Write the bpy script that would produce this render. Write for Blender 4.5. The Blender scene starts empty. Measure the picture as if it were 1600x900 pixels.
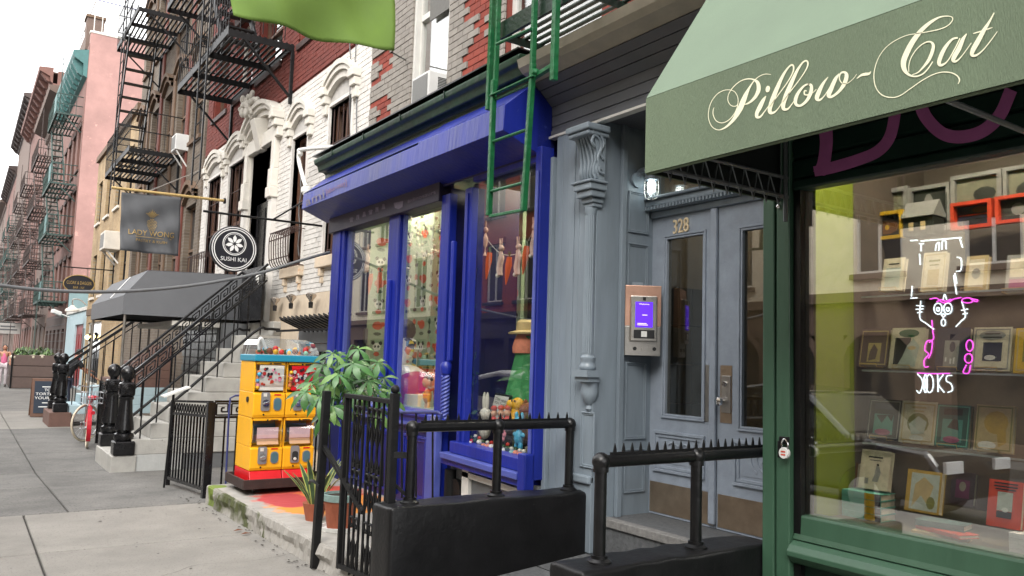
import bpy, math, random
import numpy as np
from mathutils import Vector
random.seed(7)
SC = bpy.context.scene
COL = SC.collection
# ------------------------------------------------------------------ camera
H = 1.6
FOC = 1250.0
VLX, VLY, ROLL = -62.0, 537.0, 0.0316
def _n(v): return v / np.linalg.norm(v)
_Y = _n(np.array([VLX - 800, VLY - 450, FOC]))
_U = _n(np.cross(np.array([1, ROLL, 0.0]), _Y))
if _U[1] > 0: _U = -_U
_X = _n(np.cross(_Y, _U))
if _X[0] < 0: _X = -_X
RM = np.stack([_X, _Y, _U])
cam_d = bpy.data.cameras.new('camera'); cam_d.sensor_width = 36; cam_d.lens = FOC / 1600 * 36
cam_d.clip_start = 0.05; cam_d.clip_end = 2000
cam = bpy.data.objects.new('camera', cam_d); COL.objects.link(cam)
from mathutils import Matrix
_m = Matrix.Identity(4)
for r in range(3):
    _m[r][0] = RM[r][0]; _m[r][1] = -RM[r][1]; _m[r][2] = -RM[r][2]
_m[2][3] = H
cam.matrix_world = _m
SC.camera = cam
def _ray(u, v): return RM @ np.array([u - 800, v - 450, FOC])
def ax(u, v, x): d = _ray(u, v); p = d * (x / d[0]); return Vector((p[0], p[1], p[2] + H))
def ay(u, v, y): d = _ray(u, v); p = d * (y / d[1]); return Vector((p[0], p[1], p[2] + H))
def az(u, v, z): d = _ray(u, v); p = d * ((z - H) / d[2]); return Vector((p[0], p[1], p[2] + H))
# ------------------------------------------------------------------ world, sun, exposure
W = bpy.data.worlds.new('World'); SC.world = W; W.use_nodes = True
nt = W.node_tree; bg = nt.nodes['Background']
sky = nt.nodes.new('ShaderNodeTexSky'); sky.sky_type = 'NISHITA'; sky.sun_disc = False
SUN_DIR = Vector((-.52, -.52, .68)).normalized()      # towards the sun: over the street, behind the camera
SUN_EL, SUN_AZ = math.asin(SUN_DIR.z), math.atan2(SUN_DIR.x, SUN_DIR.y)
sky.sun_elevation = SUN_EL; sky.sun_rotation = SUN_AZ
sky.dust_density = 4.0; sky.air_density = 1.0
mix = nt.nodes.new('ShaderNodeMixRGB'); mix.inputs[0].default_value = 0.82
mix.inputs[2].default_value = (15.6, 15.5, 15.4, 1)       # even cloud cover over the blue
nt.links.new(sky.outputs[0], mix.inputs[1]); nt.links.new(mix.outputs[0], bg.inputs[0])
bg.inputs[1].default_value = 0.14
sun_d = bpy.data.lights.new('sun', 'SUN'); sun_d.energy = 1.5; sun_d.angle = math.radians(28); sun_d.color = (1, .97, .92)
sun = bpy.data.objects.new('sun', sun_d); COL.objects.link(sun)
# light comes from over the street (from -X), slightly from behind the camera
sun.rotation_euler = SUN_DIR.to_track_quat('Z', 'Y').to_euler(); sun.location = (-8, -4, 20)
SC.view_settings.view_transform = 'Standard'; SC.view_settings.look = 'None'
SC.view_settings.gamma = 1; SC.view_settings.exposure = 0.84
SC.render.film_transparent = False
try:
    SC.cycles.use_denoising = True
    SC.cycles.max_bounces = 8; SC.cycles.transparent_max_bounces = 16
    SC.cycles.caustics_reflective = False; SC.cycles.caustics_refractive = False
except Exception: pass
# ------------------------------------------------------------------ materials
def lin(c):
    c /= 255.0
    return c / 12.92 if c <= .04045 else ((c + .055) / 1.055) ** 2.4
def C(r, g, b, k=1.0): return (lin(r) * k, lin(g) * k, lin(b) * k)
MC = {}
def M(name, col, rough=.6, var=.18, sc=5., bump=.08, bsc=60., metal=0., spec=.5, rnd=0., wear=None, wsc=9., wth=.62, streak=False):
    m = bpy.data.materials.new(name); m.use_nodes = True
    t = m.node_tree; b = t.nodes['Principled BSDF']; L = t.links.new
    b.inputs['Roughness'].default_value = rough; b.inputs['Metallic'].default_value = metal
    b.inputs['Specular IOR Level'].default_value = spec
    co = t.nodes.new('ShaderNodeTexCoord'); vec = co.outputs['Object']
    if streak:
        mp = t.nodes.new('ShaderNodeMapping'); mp.inputs['Scale'].default_value = (1, 1, .15); L(vec, mp.inputs[0]); svec = mp.outputs[0]
    else: svec = vec
    n = t.nodes.new('ShaderNodeTexNoise'); n.inputs['Scale'].default_value = sc; n.inputs['Detail'].default_value = 6; n.inputs['Roughness'].default_value = .65
    L(svec, n.inputs['Vector'])
    r = t.nodes.new('ShaderNodeValToRGB'); e = r.color_ramp.elements
    lo = [max(0, c * (1 - var * 1.4)) for c in col]; hi = [min(1, c * (1 + var)) for c in col]
    e[0].position = .3; e[1].position = .72
    e[0].color = (*lo, 1); e[1].color = (*hi, 1)
    L(n.outputs[0], r.inputs[0]); out = r.outputs[0]
    if wear:
        n2 = t.nodes.new('ShaderNodeTexNoise'); n2.inputs['Scale'].default_value = wsc; n2.inputs['Detail'].default_value = 9; n2.inputs['Roughness'].default_value = .75
        L(vec, n2.inputs['Vector'])
        r2 = t.nodes.new('ShaderNodeValToRGB'); r2.color_ramp.elements[0].position = wth; r2.color_ramp.elements[1].position = wth + .06
        r2.color_ramp.elements[0].color = (0, 0, 0, 1); r2.color_ramp.elements[1].color = (1, 1, 1, 1)
        L(n2.outputs[0], r2.inputs[0])
        mx = t.nodes.new('ShaderNodeMixRGB'); mx.inputs[2].default_value = (*wear, 1); L(r2.outputs[0], mx.inputs[0]); L(out, mx.inputs[1]); out = mx.outputs[0]
    if rnd:
        oi = t.nodes.new('ShaderNodeObjectInfo'); mr = t.nodes.new('ShaderNodeMapRange')
        mr.inputs[3].default_value = 1 - rnd; mr.inputs[4].default_value = 1 + rnd; L(oi.outputs['Random'], mr.inputs[0])
        hs = t.nodes.new('ShaderNodeHueSaturation'); L(mr.outputs[0], hs.inputs['Value']); L(out, hs.inputs['Color']); out = hs.outputs[0]
    L(out, b.inputs['Base Color'])
    if bump:
        n3 = t.nodes.new('ShaderNodeTexNoise'); n3.inputs['Scale'].default_value = bsc; n3.inputs['Detail'].default_value = 4; L(svec, n3.inputs['Vector'])
        bp = t.nodes.new('ShaderNodeBump'); bp.inputs['Strength'].default_value = bump * 2; bp.inputs['Distance'].default_value = .01
        L(n3.outputs[0], bp.inputs['Height']); L(bp.outputs[0], b.inputs['Normal'])
        rr = t.nodes.new('ShaderNodeMapRange'); rr.inputs[3].default_value = max(.02, rough - .12); rr.inputs[4].default_value = min(1, rough + .12)
        L(n.outputs[0], rr.inputs[0]); L(rr.outputs[0], b.inputs['Roughness'])
    MC[name] = m; return m
def MB_brick(name, c1, c2, mortar, axis='x', bw=.21, bh=.075, rough=.85):
    m = bpy.data.materials.new(name); m.use_nodes = True
    t = m.node_tree; b = t.nodes['Principled BSDF']; L = t.links.new; b.inputs['Roughness'].default_value = rough
    co = t.nodes.new('ShaderNodeTexCoord'); sp = t.nodes.new('ShaderNodeSeparateXYZ'); cb = t.nodes.new('ShaderNodeCombineXYZ')
    L(co.outputs['Object'], sp.inputs[0]); L(sp.outputs[1 if axis == 'x' else 0], cb.inputs[0]); L(sp.outputs[2], cb.inputs[1])
    k = t.nodes.new('ShaderNodeTexBrick'); L(cb.outputs[0], k.inputs['Vector'])
    k.inputs['Color1'].default_value = (*c1, 1); k.inputs['Color2'].default_value = (*c2, 1); k.inputs['Mortar'].default_value = (*mortar, 1)
    k.inputs['Scale'].default_value = 1; k.inputs['Brick Width'].default_value = bw; k.inputs['Row Height'].default_value = bh; k.inputs['Mortar Size'].default_value = .008
    n = t.nodes.new('ShaderNodeTexNoise'); n.inputs['Scale'].default_value = 1.3; n.inputs['Detail'].default_value = 8; L(co.outputs['Object'], n.inputs['Vector'])
    mr = t.nodes.new('ShaderNodeMapRange'); mr.inputs[1].default_value = .3; mr.inputs[2].default_value = .7; mr.inputs[3].default_value = .7; mr.inputs[4].default_value = 1.15; L(n.outputs[0], mr.inputs[0])
    hs = t.nodes.new('ShaderNodeHueSaturation'); L(mr.outputs[0], hs.inputs['Value']); L(k.outputs[0], hs.inputs['Color']); L(hs.outputs[0], b.inputs['Base Color'])
    bp = t.nodes.new('ShaderNodeBump'); bp.inputs['Strength'].default_value = .5; bp.inputs['Distance'].default_value = .01; bp.invert = True
    L(k.outputs['Fac'], bp.inputs['Height']); L(bp.outputs[0], b.inputs['Normal'])
    MC[name] = m; return m
def M_glass(name, tint=(.9, .93, .92), boost=1.0):
    m = bpy.data.materials.new(name); m.use_nodes = True
    t = m.node_tree; L = t.links.new
    for x in list(t.nodes): t.nodes.remove(x)
    o = t.nodes.new('ShaderNodeOutputMaterial'); mx = t.nodes.new('ShaderNodeMixShader')
    tr = t.nodes.new('ShaderNodeBsdfTransparent'); tr.inputs[0].default_value = (*tint, 1)
    g = t.nodes.new('ShaderNodeBsdfGlossy'); g.inputs['Roughness'].default_value = .0; g.inputs[0].default_value = (1, 1, 1, 1)
    lw = t.nodes.new('ShaderNodeLayerWeight'); lw.inputs[0].default_value = .5
    pw = t.nodes.new('ShaderNodeMath'); pw.operation = 'POWER'; pw.inputs[1].default_value = 4.2; L(lw.outputs['Facing'], pw.inputs[0])
    fr = t.nodes.new('ShaderNodeMath'); fr.operation = 'MULTIPLY_ADD'; fr.inputs[1].default_value = .95; fr.inputs[2].default_value = .045; L(pw.outputs[0], fr.inputs[0])
    ml = t.nodes.new('ShaderNodeMath'); ml.operation = 'MULTIPLY'; ml.inputs[1].default_value = boost; ml.use_clamp = True
    L(fr.outputs[0], ml.inputs[0]); L(ml.outputs[0], mx.inputs[0]); L(tr.outputs[0], mx.inputs[1]); L(g.outputs[0], mx.inputs[2]); L(mx.outputs[0], o.inputs[0])
    MC[name] = m; return m
def M_emit(name, col, s):
    m = bpy.data.materials.new(name); m.use_nodes = True
    b = m.node_tree.nodes['Principled BSDF']; b.inputs['Base Color'].default_value = (*col, 1)
    b.inputs['Emission Color'].default_value = (*col, 1); b.inputs['Emission Strength'].default_value = s
    MC[name] = m; return m
# ------------------------------------------------------------------ mesh builder
ORG = {}
class MBd:
    def __init__(s): s.v = []; s.f = []
    def add(s, vs, fs):
        o = len(s.v); s.v += [tuple(p) for p in vs]; s.f += [tuple(i + o for i in f) for f in fs]; return s
    def box(s, x0, x1, y0, y1, z0, z1):
        if x0 > x1: x0, x1 = x1, x0
        if y0 > y1: y0, y1 = y1, y0
        if z0 > z1: z0, z1 = z1, z0
        return s.add([(x0,y0,z0),(x1,y0,z0),(x1,y1,z0),(x0,y1,z0),(x0,y0,z1),(x1,y0,z1),(x1,y1,z1),(x0,y1,z1)],
            [(0,3,2,1),(4,5,6,7),(0,1,5,4),(1,2,6,5),(2,3,7,6),(3,0,4,7)])
    def ob(s, c, a, b, d):
        c, a, b, d = map(Vector, (c, a, b, d)); vs = []
        for k in (-1, 1):
            for i, j in ((-1,-1),(1,-1),(1,1),(-1,1)): vs.append(c + a*i + b*j + d*k)
        return s.add(vs, [(0,3,2,1),(4,5,6,7),(0,1,5,4),(1,2,6,5),(2,3,7,6),(3,0,4,7)])
    def bar(s, p, q, w, h=None, up=(0,0,1)):
        p, q = Vector(p), Vector(q); h = w if h is None else h
        d = q - p; t = d.normalized(); u = Vector(up)
        if abs(t.dot(u)) > .95: u = Vector((0,1,0)) if abs(t.y) < .9 else Vector((1,0,0))
        a = t.cross(u).normalized(); b = a.cross(t).normalized()
        return s.ob((p+q)/2, a*w/2, b*h/2, d/2)
    def tube(s, pts, r, n=8, cap=True, closed=False):
        pts = [Vector(p) for p in pts]; N = len(pts); rs = r if isinstance(r, (list, tuple)) else [r]*N
        rings = []; pa = None
        for i, p in enumerate(pts):
            if closed: t = pts[(i+1) % N] - pts[i-1]
            else: t = pts[min(i+1, N-1)] - pts[max(i-1, 0)]
            if t.length < 1e-9: t = Vector((0,0,1))
            t.normalize()
            if pa is None:
                u = Vector((0,0,1)) if abs(t.z) < .9 else Vector((0,1,0)); pa = t.cross(u).normalized()
            else:
                pa = pa - t*pa.dot(t)
                pa = pa.normalized() if pa.length > 1e-6 else t.cross(Vector((.3,.5,.8))).normalized()
            b = t.cross(pa)
            rings.append([p + (pa*math.cos(2*math.pi*k/n) + b*math.sin(2*math.pi*k/n))*rs[i] for k in range(n)])
        vs = [q for R in rings for q in R]; fs = []
        for i in range(N if closed else N-1):
            j = (i+1) % N
            for k in range(n): fs.append((i*n+k, i*n+(k+1) % n, j*n+(k+1) % n, j*n+k))
        if cap and not closed: fs += [tuple(range(n))[::-1], tuple((N-1)*n+k for k in range(n))]
        return s.add(vs, fs)
    def lathe(s, prof, c=(0,0,0), n=16, axis='z'):
        c = Vector(c); vs = []; fs = []
        for r, z in prof:
            for k in range(n):
                a = 2*math.pi*k/n; p = (r*math.cos(a), r*math.sin(a), z)
                if axis == 'x': p = (p[2], p[0], p[1])
                elif axis == 'y': p = (p[1], p[2], p[0])
                vs.append(c + Vector(p))
        for i in range(len(prof)-1):
            for k in range(n): fs.append((i*n+k, i*n+(k+1) % n, (i+1)*n+(k+1) % n, (i+1)*n+k))
        fs += [tuple(range(n))[::-1], tuple((len(prof)-1)*n+k for k in range(n))]
        return s.add(vs, fs)
    def sph(s, c, r, n=10, m=6):
        r = (r, r, r) if not isinstance(r, (tuple, list)) else r; c = Vector(c); vs = []; fs = []
        for i in range(m+1):
            th = math.pi*i/m
            for k in range(n):
                a = 2*math.pi*k/n; vs.append(c + Vector((r[0]*math.sin(th)*math.cos(a), r[1]*math.sin(th)*math.sin(a), r[2]*math.cos(th))))
        for i in range(m):
            for k in range(n): fs.append((i*n+k, (i+1)*n+k, (i+1)*n+(k+1) % n, i*n+(k+1) % n))
        return s.add(vs, fs)
    def prism(s, pts, ext):
        pts = [Vector(p) for p in pts]; e = Vector(ext); n = len(pts)
        return s.add(pts + [p+e for p in pts], [tuple(range(n))[::-1], tuple(range(n, 2*n))] + [(i, (i+1) % n, n+(i+1) % n, n+i) for i in range(n)])
    def quad(s, *p): return s.add(p, [tuple(range(len(p)))])
    def strip(s, A, B):
        n = len(A); return s.add(list(A) + list(B), [(i, i+1, n+i+1, n+i) for i in range(n-1)])
    def build(s, name, mat, parent=None, smooth=False, bevel=0., loc=None, kind=None, seg=2, solid=0.):
        me = bpy.data.meshes.new(name)
        if parent is not None: o3 = ORG[parent.name]
        elif loc is not None: o3 = Vector(loc)
        else:
            a = np.array([tuple(p) for p in s.v]); o3 = Vector(((a[:,0].min()+a[:,0].max())/2, (a[:,1].min()+a[:,1].max())/2, a[:,2].min()))
        me.from_pydata([(p[0]-o3[0], p[1]-o3[1], p[2]-o3[2]) for p in s.v], [], s.f); me.validate(); 
        import bmesh
        bm = bmesh.new(); bm.from_mesh(me); bmesh.ops.recalc_face_normals(bm, faces=bm.faces); bm.to_mesh(me); bm.free()
        if mat: me.materials.append(mat if not isinstance(mat, str) else MC[mat])
        if smooth:
            for p in me.polygons: p.use_smooth = True
            try: me.set_sharp_from_angle(angle=math.radians(40))
            except Exception: pass
        o = bpy.data.objects.new(name, me); COL.objects.link(o)
        if parent is not None: o.parent = parent
        else: o.location = o3
        ORG[o.name] = Vector(o3)
        if solid:
            md = o.modifiers.new('solid', 'SOLIDIFY'); md.thickness = solid; md.offset = 0
        if bevel:
            md = o.modifiers.new('bevel', 'BEVEL'); md.width = bevel; md.segments = seg; md.limit_method = 'ANGLE'
        if kind: o['kind'] = kind
        return o
def thing(name, label, cat, loc, group=None):
    o = bpy.data.objects.new(name, None); COL.objects.link(o); o.location = loc; o.empty_display_size = .2
    ORG[o.name] = Vector(loc); o['label'] = label; o['category'] = cat
    if group: o['group'] = group
    return o
def tag(o, label, cat, group=None, kind=None):
    o['label'] = label; o['category'] = cat
    if group: o['group'] = group
    if kind: o['kind'] = kind
    return o
def dup(o, d, label, group=None, parent=None):
    c = o.copy(); COL.objects.link(c)
    if parent is None:
        c.location = Vector(o.location) + Vector(d); c['label'] = label
        if group: c['group'] = group
        ORG[c.name] = ORG[o.name] + Vector(d)
    else: c.parent = parent
    for ch in list(o.children):
        if ch.name != c.name: dup(ch, d, None, None, c)
    return c
def clone(o, d, parent):
    "another copy of a piece, same mesh, moved by d inside its thing"
    c = o.copy(); COL.objects.link(c); c.parent = parent; c.location = Vector(o.location) + Vector(d); ORG[c.name] = ORG[o.name]; return c
def pieces(name, meshsrc, mat, parent, places, scale=None):
    "alike pieces sharing one mesh: places = list of local offsets in world space"
    me = None; out = []
    for p in places:
        if me is None:
            o = meshsrc.build(name, mat, parent); me = o.data
        else:
            o = bpy.data.objects.new(name, me); COL.objects.link(o); o.parent = parent; ORG[o.name] = ORG[parent.name]
        o.location = p; out.append(o)
    return out
def cr(pts, n=8):
    "smooth curve through points of any dimension"
    P = np.array(pts, float); P = np.vstack([2*P[0]-P[1], P, 2*P[-1]-P[-2]]); out = []
    for i in range(1, len(P)-2):
        for k in range(n):
            t = k/n; a, b, c, d = P[i-1], P[i], P[i+1], P[i+2]
            out.append(.5*((2*b)+(-a+c)*t+(2*a-5*b+4*c-d)*t*t+(-a+3*b-3*c+d)*t**3))
    out.append(P[-2]); return np.array(out)
def ribbon(mb, pts, tf, n=8):
    "a pen stroke: points (u,v,width) smoothed, mapped to a plane by tf(u,v)"
    q = cr(pts, n); t = np.gradient(q[:, :2], axis=0); t /= (np.linalg.norm(t, axis=1)[:, None] + 1e-9)
    nn = np.stack([-t[:,1], t[:,0]], 1); w = np.maximum(q[:, 2:3], .5)/2
    mb.strip([tf(*p) for p in q[:, :2]+nn*w], [tf(*p) for p in q[:, :2]-nn*w])
def text(name, s, mat, parent, P0, P1, P2, depth=0., fn=None):
    "lettering: P0 lower left, P1 lower right, P2 upper left (text body fitted to that parallelogram)"
    cu = bpy.data.curves.new(name, 'FONT'); cu.body = s; cu.resolution_u = 3
    t = bpy.data.objects.new('tmp', cu); me = bpy.data.meshes.new_from_object(t)
    bpy.data.objects.remove(t); bpy.data.curves.remove(cu)
    vs = np.array([tuple(v.co) for v in me.vertices]); fs = [tuple(p.vertices) for p in me.polygons]
    bpy.data.meshes.remove(me)
    lo = vs.min(0); sz = vs.max(0) - lo
    if fn:
        mb = MBd(); mb.add([fn(P0[0]+(P1[0]-P0[0])*(v[0]-lo[0])/sz[0], P0[1]+(P2[1]-P0[1])*(v[1]-lo[1])/sz[1]) for v in vs], fs); return mb.build(name, mat, parent)
    P0, P1, P2 = Vector(P0), Vector(P1), Vector(P2); a = P1-P0; b = P2-P0
    mb = MBd(); mb.add([P0 + a*((v[0]-lo[0])/sz[0]) + b*((v[1]-lo[1])/sz[1]) for v in vs], fs)
    return mb.build(name, mat, parent, solid=depth)
def wall_holes(mb, x0, x1, y0, y1, z0, z1, holes, axis='x'):
    ys = sorted({y0, y1} | {min(max(h[i], y0), y1) for h in holes for i in (0, 1)})
    zs = sorted({z0, z1} | {min(max(h[i], z0), z1) for h in holes for i in (2, 3)})
    for a, b in zip(ys, ys[1:]):
        if b-a < 1e-5: continue
        st = None
        for c, d in zip(zs, zs[1:]):
            m = ((a+b)/2, (c+d)/2); hole = any(h[0] < m[0] < h[1] and h[2] < m[1] < h[3] for h in holes)
            if hole:
                if st is not None: mb.box(x0, x1, a, b, st, c) if axis == 'x' else mb.box(a, b, x0, x1, st, c)
                st = None
            elif st is None: st = c
        if st is not None: mb.box(x0, x1, a, b, st, z1) if axis == 'x' else mb.box(a, b, x0, x1, st, z1)
    return mb
def window(parent, x, y0, y1, z0, z1, fm, gm, rec=.1, fw=.05, rail=True, sill=None, lintel=None, mull=False, blind=None):
    f = MBd(); xa, xb = x+rec, x+rec+.06
    f.box(xa, xb, y0, y0+fw, z0, z1); f.box(xa, xb, y1-fw, y1, z0, z1)
    f.box(xa, xb, y0+fw, y1-fw, z0, z0+fw); f.box(xa, xb, y0+fw, y1-fw, z1-fw, z1)
    zm = (z0+z1)/2
    if rail: f.box(xa-.01, xb, y0+fw, y1-fw, zm-fw/2, zm+fw/2)
    if mull: f.box(xa-.005, xb, (y0+y1)/2-fw/2, (y0+y1)/2+fw/2, z0+fw, zm-fw/2); f.box(xa-.005, xb, (y0+y1)/2-fw/2, (y0+y1)/2+fw/2, zm+fw/2, z1-fw)
    w = f.build('window', fm, parent)
    MBd().box(xa+.03, xa+.036, y0+fw, y1-fw, z0+fw, z1-fw).build('pane', 'shop_glass' if blind else gm, w)
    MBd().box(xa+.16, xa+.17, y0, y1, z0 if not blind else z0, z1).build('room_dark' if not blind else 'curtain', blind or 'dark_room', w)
    if sill: MBd().box(x-.07, x+rec, y0-.08, y1+.08, z0-.1, z0-.003).build('sill', sill, w)
    if lintel: MBd().box(x-.05, x+.02, y0-.12, y1+.12, z1+.003, z1+.22).build('lintel', lintel, w)
    return w
def brick_field(parent, x, y0, y1, z0, z1, holes, mat, bw=.205, bh=.066, gap=.009, proud=.012, nind=0, name='brick', poly=None):
    "real bricks on a wall facing the street: nearest ones single pieces, the rest one mesh"
    full = []; rest = MBd(); z = z0; r = 0
    while z < z1-.02:
        h = min(bh, z1-z); y = y0 - (bw+gap)*(.5 if r % 2 else 0); 
        while y < y1:
            a, b = max(y, y0), min(y+bw, y1)
            if b-a > .03:
                spans = [(a, b)]
                for hh in holes:
                    if hh[2] < z+h and hh[3] > z:
                        ns = []
                        for p, q in spans:
                            if hh[1] <= p or hh[0] >= q: ns.append((p, q))
                            else:
                                if hh[0]-p > .03: ns.append((p, hh[0]))
                                if q-hh[1] > .03: ns.append((hh[1], q))
                        spans = ns
                for p, q in spans:
                    if poly and not poly((p+q)/2, z+h/2): continue
                    pr = proud*random.uniform(.75, 1.25)
                    if nind and abs(q-p-bw) < 1e-6 and abs(h-bh) < 1e-6: full.append((p, z, pr))
                    else: rest.box(x-pr, x+.01, p, q, z, z+h)
            y += bw+gap
        z += bh+gap; r += 1
    full.sort(key=lambda t: t[0]**2+(t[1]-H)**2*.5)
    o0 = ORG[parent.name]
    if full[:nind]:
        b0 = MBd().box(x-proud, x+.01, 0, bw, 0, bh)
        pieces(name, b0, mat, parent, [(-(pr-proud)*-1 if False else (proud-pr), p, zz) for p, zz, pr in full[:nind]])
    for p, zz, pr in full[nind:]: rest.box(x-pr, x+.01, p, p+bw, zz, zz+bh)
    if rest.v: rest.build(name+'_courses', mat, parent, kind='stuff')
# ------------------------------------------------------------------ materials list
M('asphalt', (.05,.05,.052), .9, .2, 3, .3, 120)
M('concrete', C(134,132,128,.62), .9, .3, 1.3, .14, 110, rnd=.10, wear=C(92,91,89,.6), wsc=48, wth=.53)
M('concrete_new', C(160,156,149,.62), .92, .17, 1.4, .16, 160, rnd=.05, wear=C(128,124,118,.6), wsc=55, wth=.56)
M('kerbstone', C(130,130,128), .85, .2, 4)
M('granite', C(112,114,116,.62), .75, .25, 30, .1, 160, wear=C(70,72,74), wsc=26, wth=.55)
M('granite_edge', C(150,148,145,.62), .75, .25, 30, .1, 160)
M('black_paint', (.006,.006,.0065), .33, .3, 8, .10, 24, spec=.4, wear=(.07,.07,.07), wsc=22, wth=.73)
M('black_stone', (.0055,.0055,.006), .42, .3, 6, .12, 34, spec=.28, wear=(.13,.135,.14), wsc=17, wth=.69)
M('black_iron', (.007,.007,.0075), .5, .3, 14, .1, 60, spec=.25)
M('black_gloss', (.006,.006,.007), .25, .2, 9, .05, 40)
M('grey_paint', C(138,150,160,.8), .42, .12, 7, .12, 22, streak=True)
M('grey_door', C(154,164,177,.9), .40, .1, 7, .12, 30)
M('grey_dark_board', C(104,106,112,.7), .5, .12, 4, .1, 30)
M('tan_trim', C(190,182,164,.85), .6, .12, 5)
M('white_trim', C(225,222,215,.8), .5, .1, 8)
M('steel', C(190,186,180), .34, .08, 20, .05, 90, metal=1.)
M('brass_plate', C(178,158,136), .36, .12, 9, .05, 60, metal=.85)
M('copper', C(222,176,154), .36, .1, 6, .05, 60, metal=.8)
M('chrome', C(215,215,215), .14, .05, 20, 0, metal=1.)
M('green_post', C(72,110,86,.62), .45, .1, 5, .12, 26, streak=True)
M('green_dark', C(24,60,48,.55), .45, .2, 6, .1, 30)
M('awning_green', C(128,146,118,.62), .85, .10, 2.2, .28, 300, streak=True, wear=C(160,170,146,.66), wsc=30, wth=.74)
M('awning_top', C(144,166,142,.56), .85, .06, 3, .2, 420)
M('awning_frame', C(120,124,124), .45, .1, 8, .05, metal=.6)
M('cream_print', C(248,246,214,.88), .7, .04, 6, 0)
M('pink_paint', C(196,110,172,.95), .7, .12, 5, .05)
M('lime_wall', C(140,156,24,.62), .8, .1, 3, .05, streak=True)
M('shelf_dark', C(88,78,68), .6, .2, 6)
M('gold', C(205,170,100), .35, .1, 8, 0, metal=.9)
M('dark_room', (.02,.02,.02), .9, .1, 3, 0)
M_glass('shop_glass', (.96,.97,.96), 1.7)
M_glass('book_glass', (.97,.98,.97), 5.4)
M_glass('door_glass', (.7,.68,.62), 2.4)
M_glass('clear_plastic', (.90,.93,.95), 2.0)
M('far_glass', (.03,.035,.04), .08, .1, 2, 0, spec=1.)
M('rubber', (.015,.015,.015), .7, .1, 10)
M('white_plastic', C(232,232,228,.85), .4, .05, 6, .02)
M('black_plastic', (.014,.014,.015), .3, .1, 8, .02)
# ------------------------------------------------------------------ ground, road, sidewalk
GZ = lambda y: 0.0 if y < 9 else (-.15*min(1, (y-9)/4))     # the pavement dips gently beyond the slab
g = MBd(); R_ = 900
g.quad((-R_, -R_, -.34), (R_, -R_, -.34), (R_, R_, -.34), (-R_, R_, -.34)); g.build('ground', 'asphalt', kind='structure')
rd = MBd(); rd.quad((-9, -60, -.30), (-1.75, -60, -.30), (-1.75, 300, -.30), (-9, 300, -.30)); rd.build('road', 'asphalt', kind='structure')
kb = MBd(); kb.box(-1.75, -1.6, -60, 300, -.34, -.13); kb.build('kerb', 'kerbstone', kind='structure', bevel=.01)
sw = MBd()
for a, b in ((-60, 9), (9, 13), (13, 300)):
    sw.add([(-1.6, a, GZ(a)-.03), (4.4, a, GZ(a)-.03), (4.4, b, GZ(b)-.03), (-1.6, b, GZ(b)-.03)], [(0,1,2,3)])
M('joint_dirt', C(66,62,56,.6), .95, .25, 12)
SWK = sw.build('sidewalk', 'joint_dirt', kind='structure', loc=(0,0,0))
def slab(x0, x1, y0, y1, mat):
    d = random.uniform(0, .006); b = MBd(); zs = [GZ(y0)-d, GZ(y1)-d]; g_ = .008
    vs = []
    for z_ in (-.05, 0):
        for (x, y, q) in ((x0+g_, y0+g_, 0), (x1-g_, y0+g_, 0), (x1-g_, y1-g_, 1), (x0+g_, y1-g_, 1)): vs.append((x, y, zs[q]+z_))
    b.add(vs, [(0,3,2,1),(4,5,6,7),(0,1,5,4),(1,2,6,5),(2,3,7,6),(3,0,4,7)]); b.build('paving_slab', mat, SWK, bevel=.008, seg=1)
ys = [1.0, 3.2, 5.3, 7.3, 9.0, 11.2, 13.0, 15.4, 17.7, 20, 22.6, 25.4, 28.4, 32, 36, 41, 48, 58]
for i, (a, b) in enumerate(zip(ys, ys[1:])):
    m_ = 'concrete_new' if b <= 9.01 or 19 < a < 23 else 'concrete'
    if b <= 9.01: cols = (-1.6, .62, 4.3)
    else: cols = (-1.6, -.3, 1.0, 4.3)
    for c, d in zip(cols, cols[1:]): slab(c, d, a, b, m_)
M('gum', C(92,90,86,.6), .9, .2, 20, 0); m = MBd(); random.seed(77)
for i in range(170):
    y = 6+random.random()**1.3*24; x = random.uniform(-1.4, 2.2 if y < 11 else 1.8); r = random.uniform(.006,.016); m.quad(*[(x+r*random.uniform(.75,1.1)*math.cos(k*.785), y+r*random.uniform(.75,1.1)*math.sin(k*.785), GZ(y)+.0025) for k in range(8)])
m.build('gum_spots', 'gum', kind='stuff')
m = MBd(); random.seed(12)
for x, y, a, n in ((1.3, 6.2, .5, 14), (-.4, 7.6, 1.2, 12), (1.9, 10.2, 2.6, 12), (.2, 12.4, .2, 16), (1.5, 14.6, 1.9, 12), (-.9, 9.9, .9, 10)):
    P_ = []
    for i in range(n): P_.append((x, y)); a += random.uniform(-.5,.5); x += .09*math.cos(a); y += .09*math.sin(a)
    q = cr(P_, 2); m.strip([(p[0]+random.uniform(.0008,.0028), p[1], GZ(p[1])+.0022) for p in q], [(p[0]-random.uniform(.0008,.0028), p[1]+.002, GZ(p[1])+.0022) for p in q])
m.build('pavement_cracks', 'joint_dirt', kind='stuff')
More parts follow.
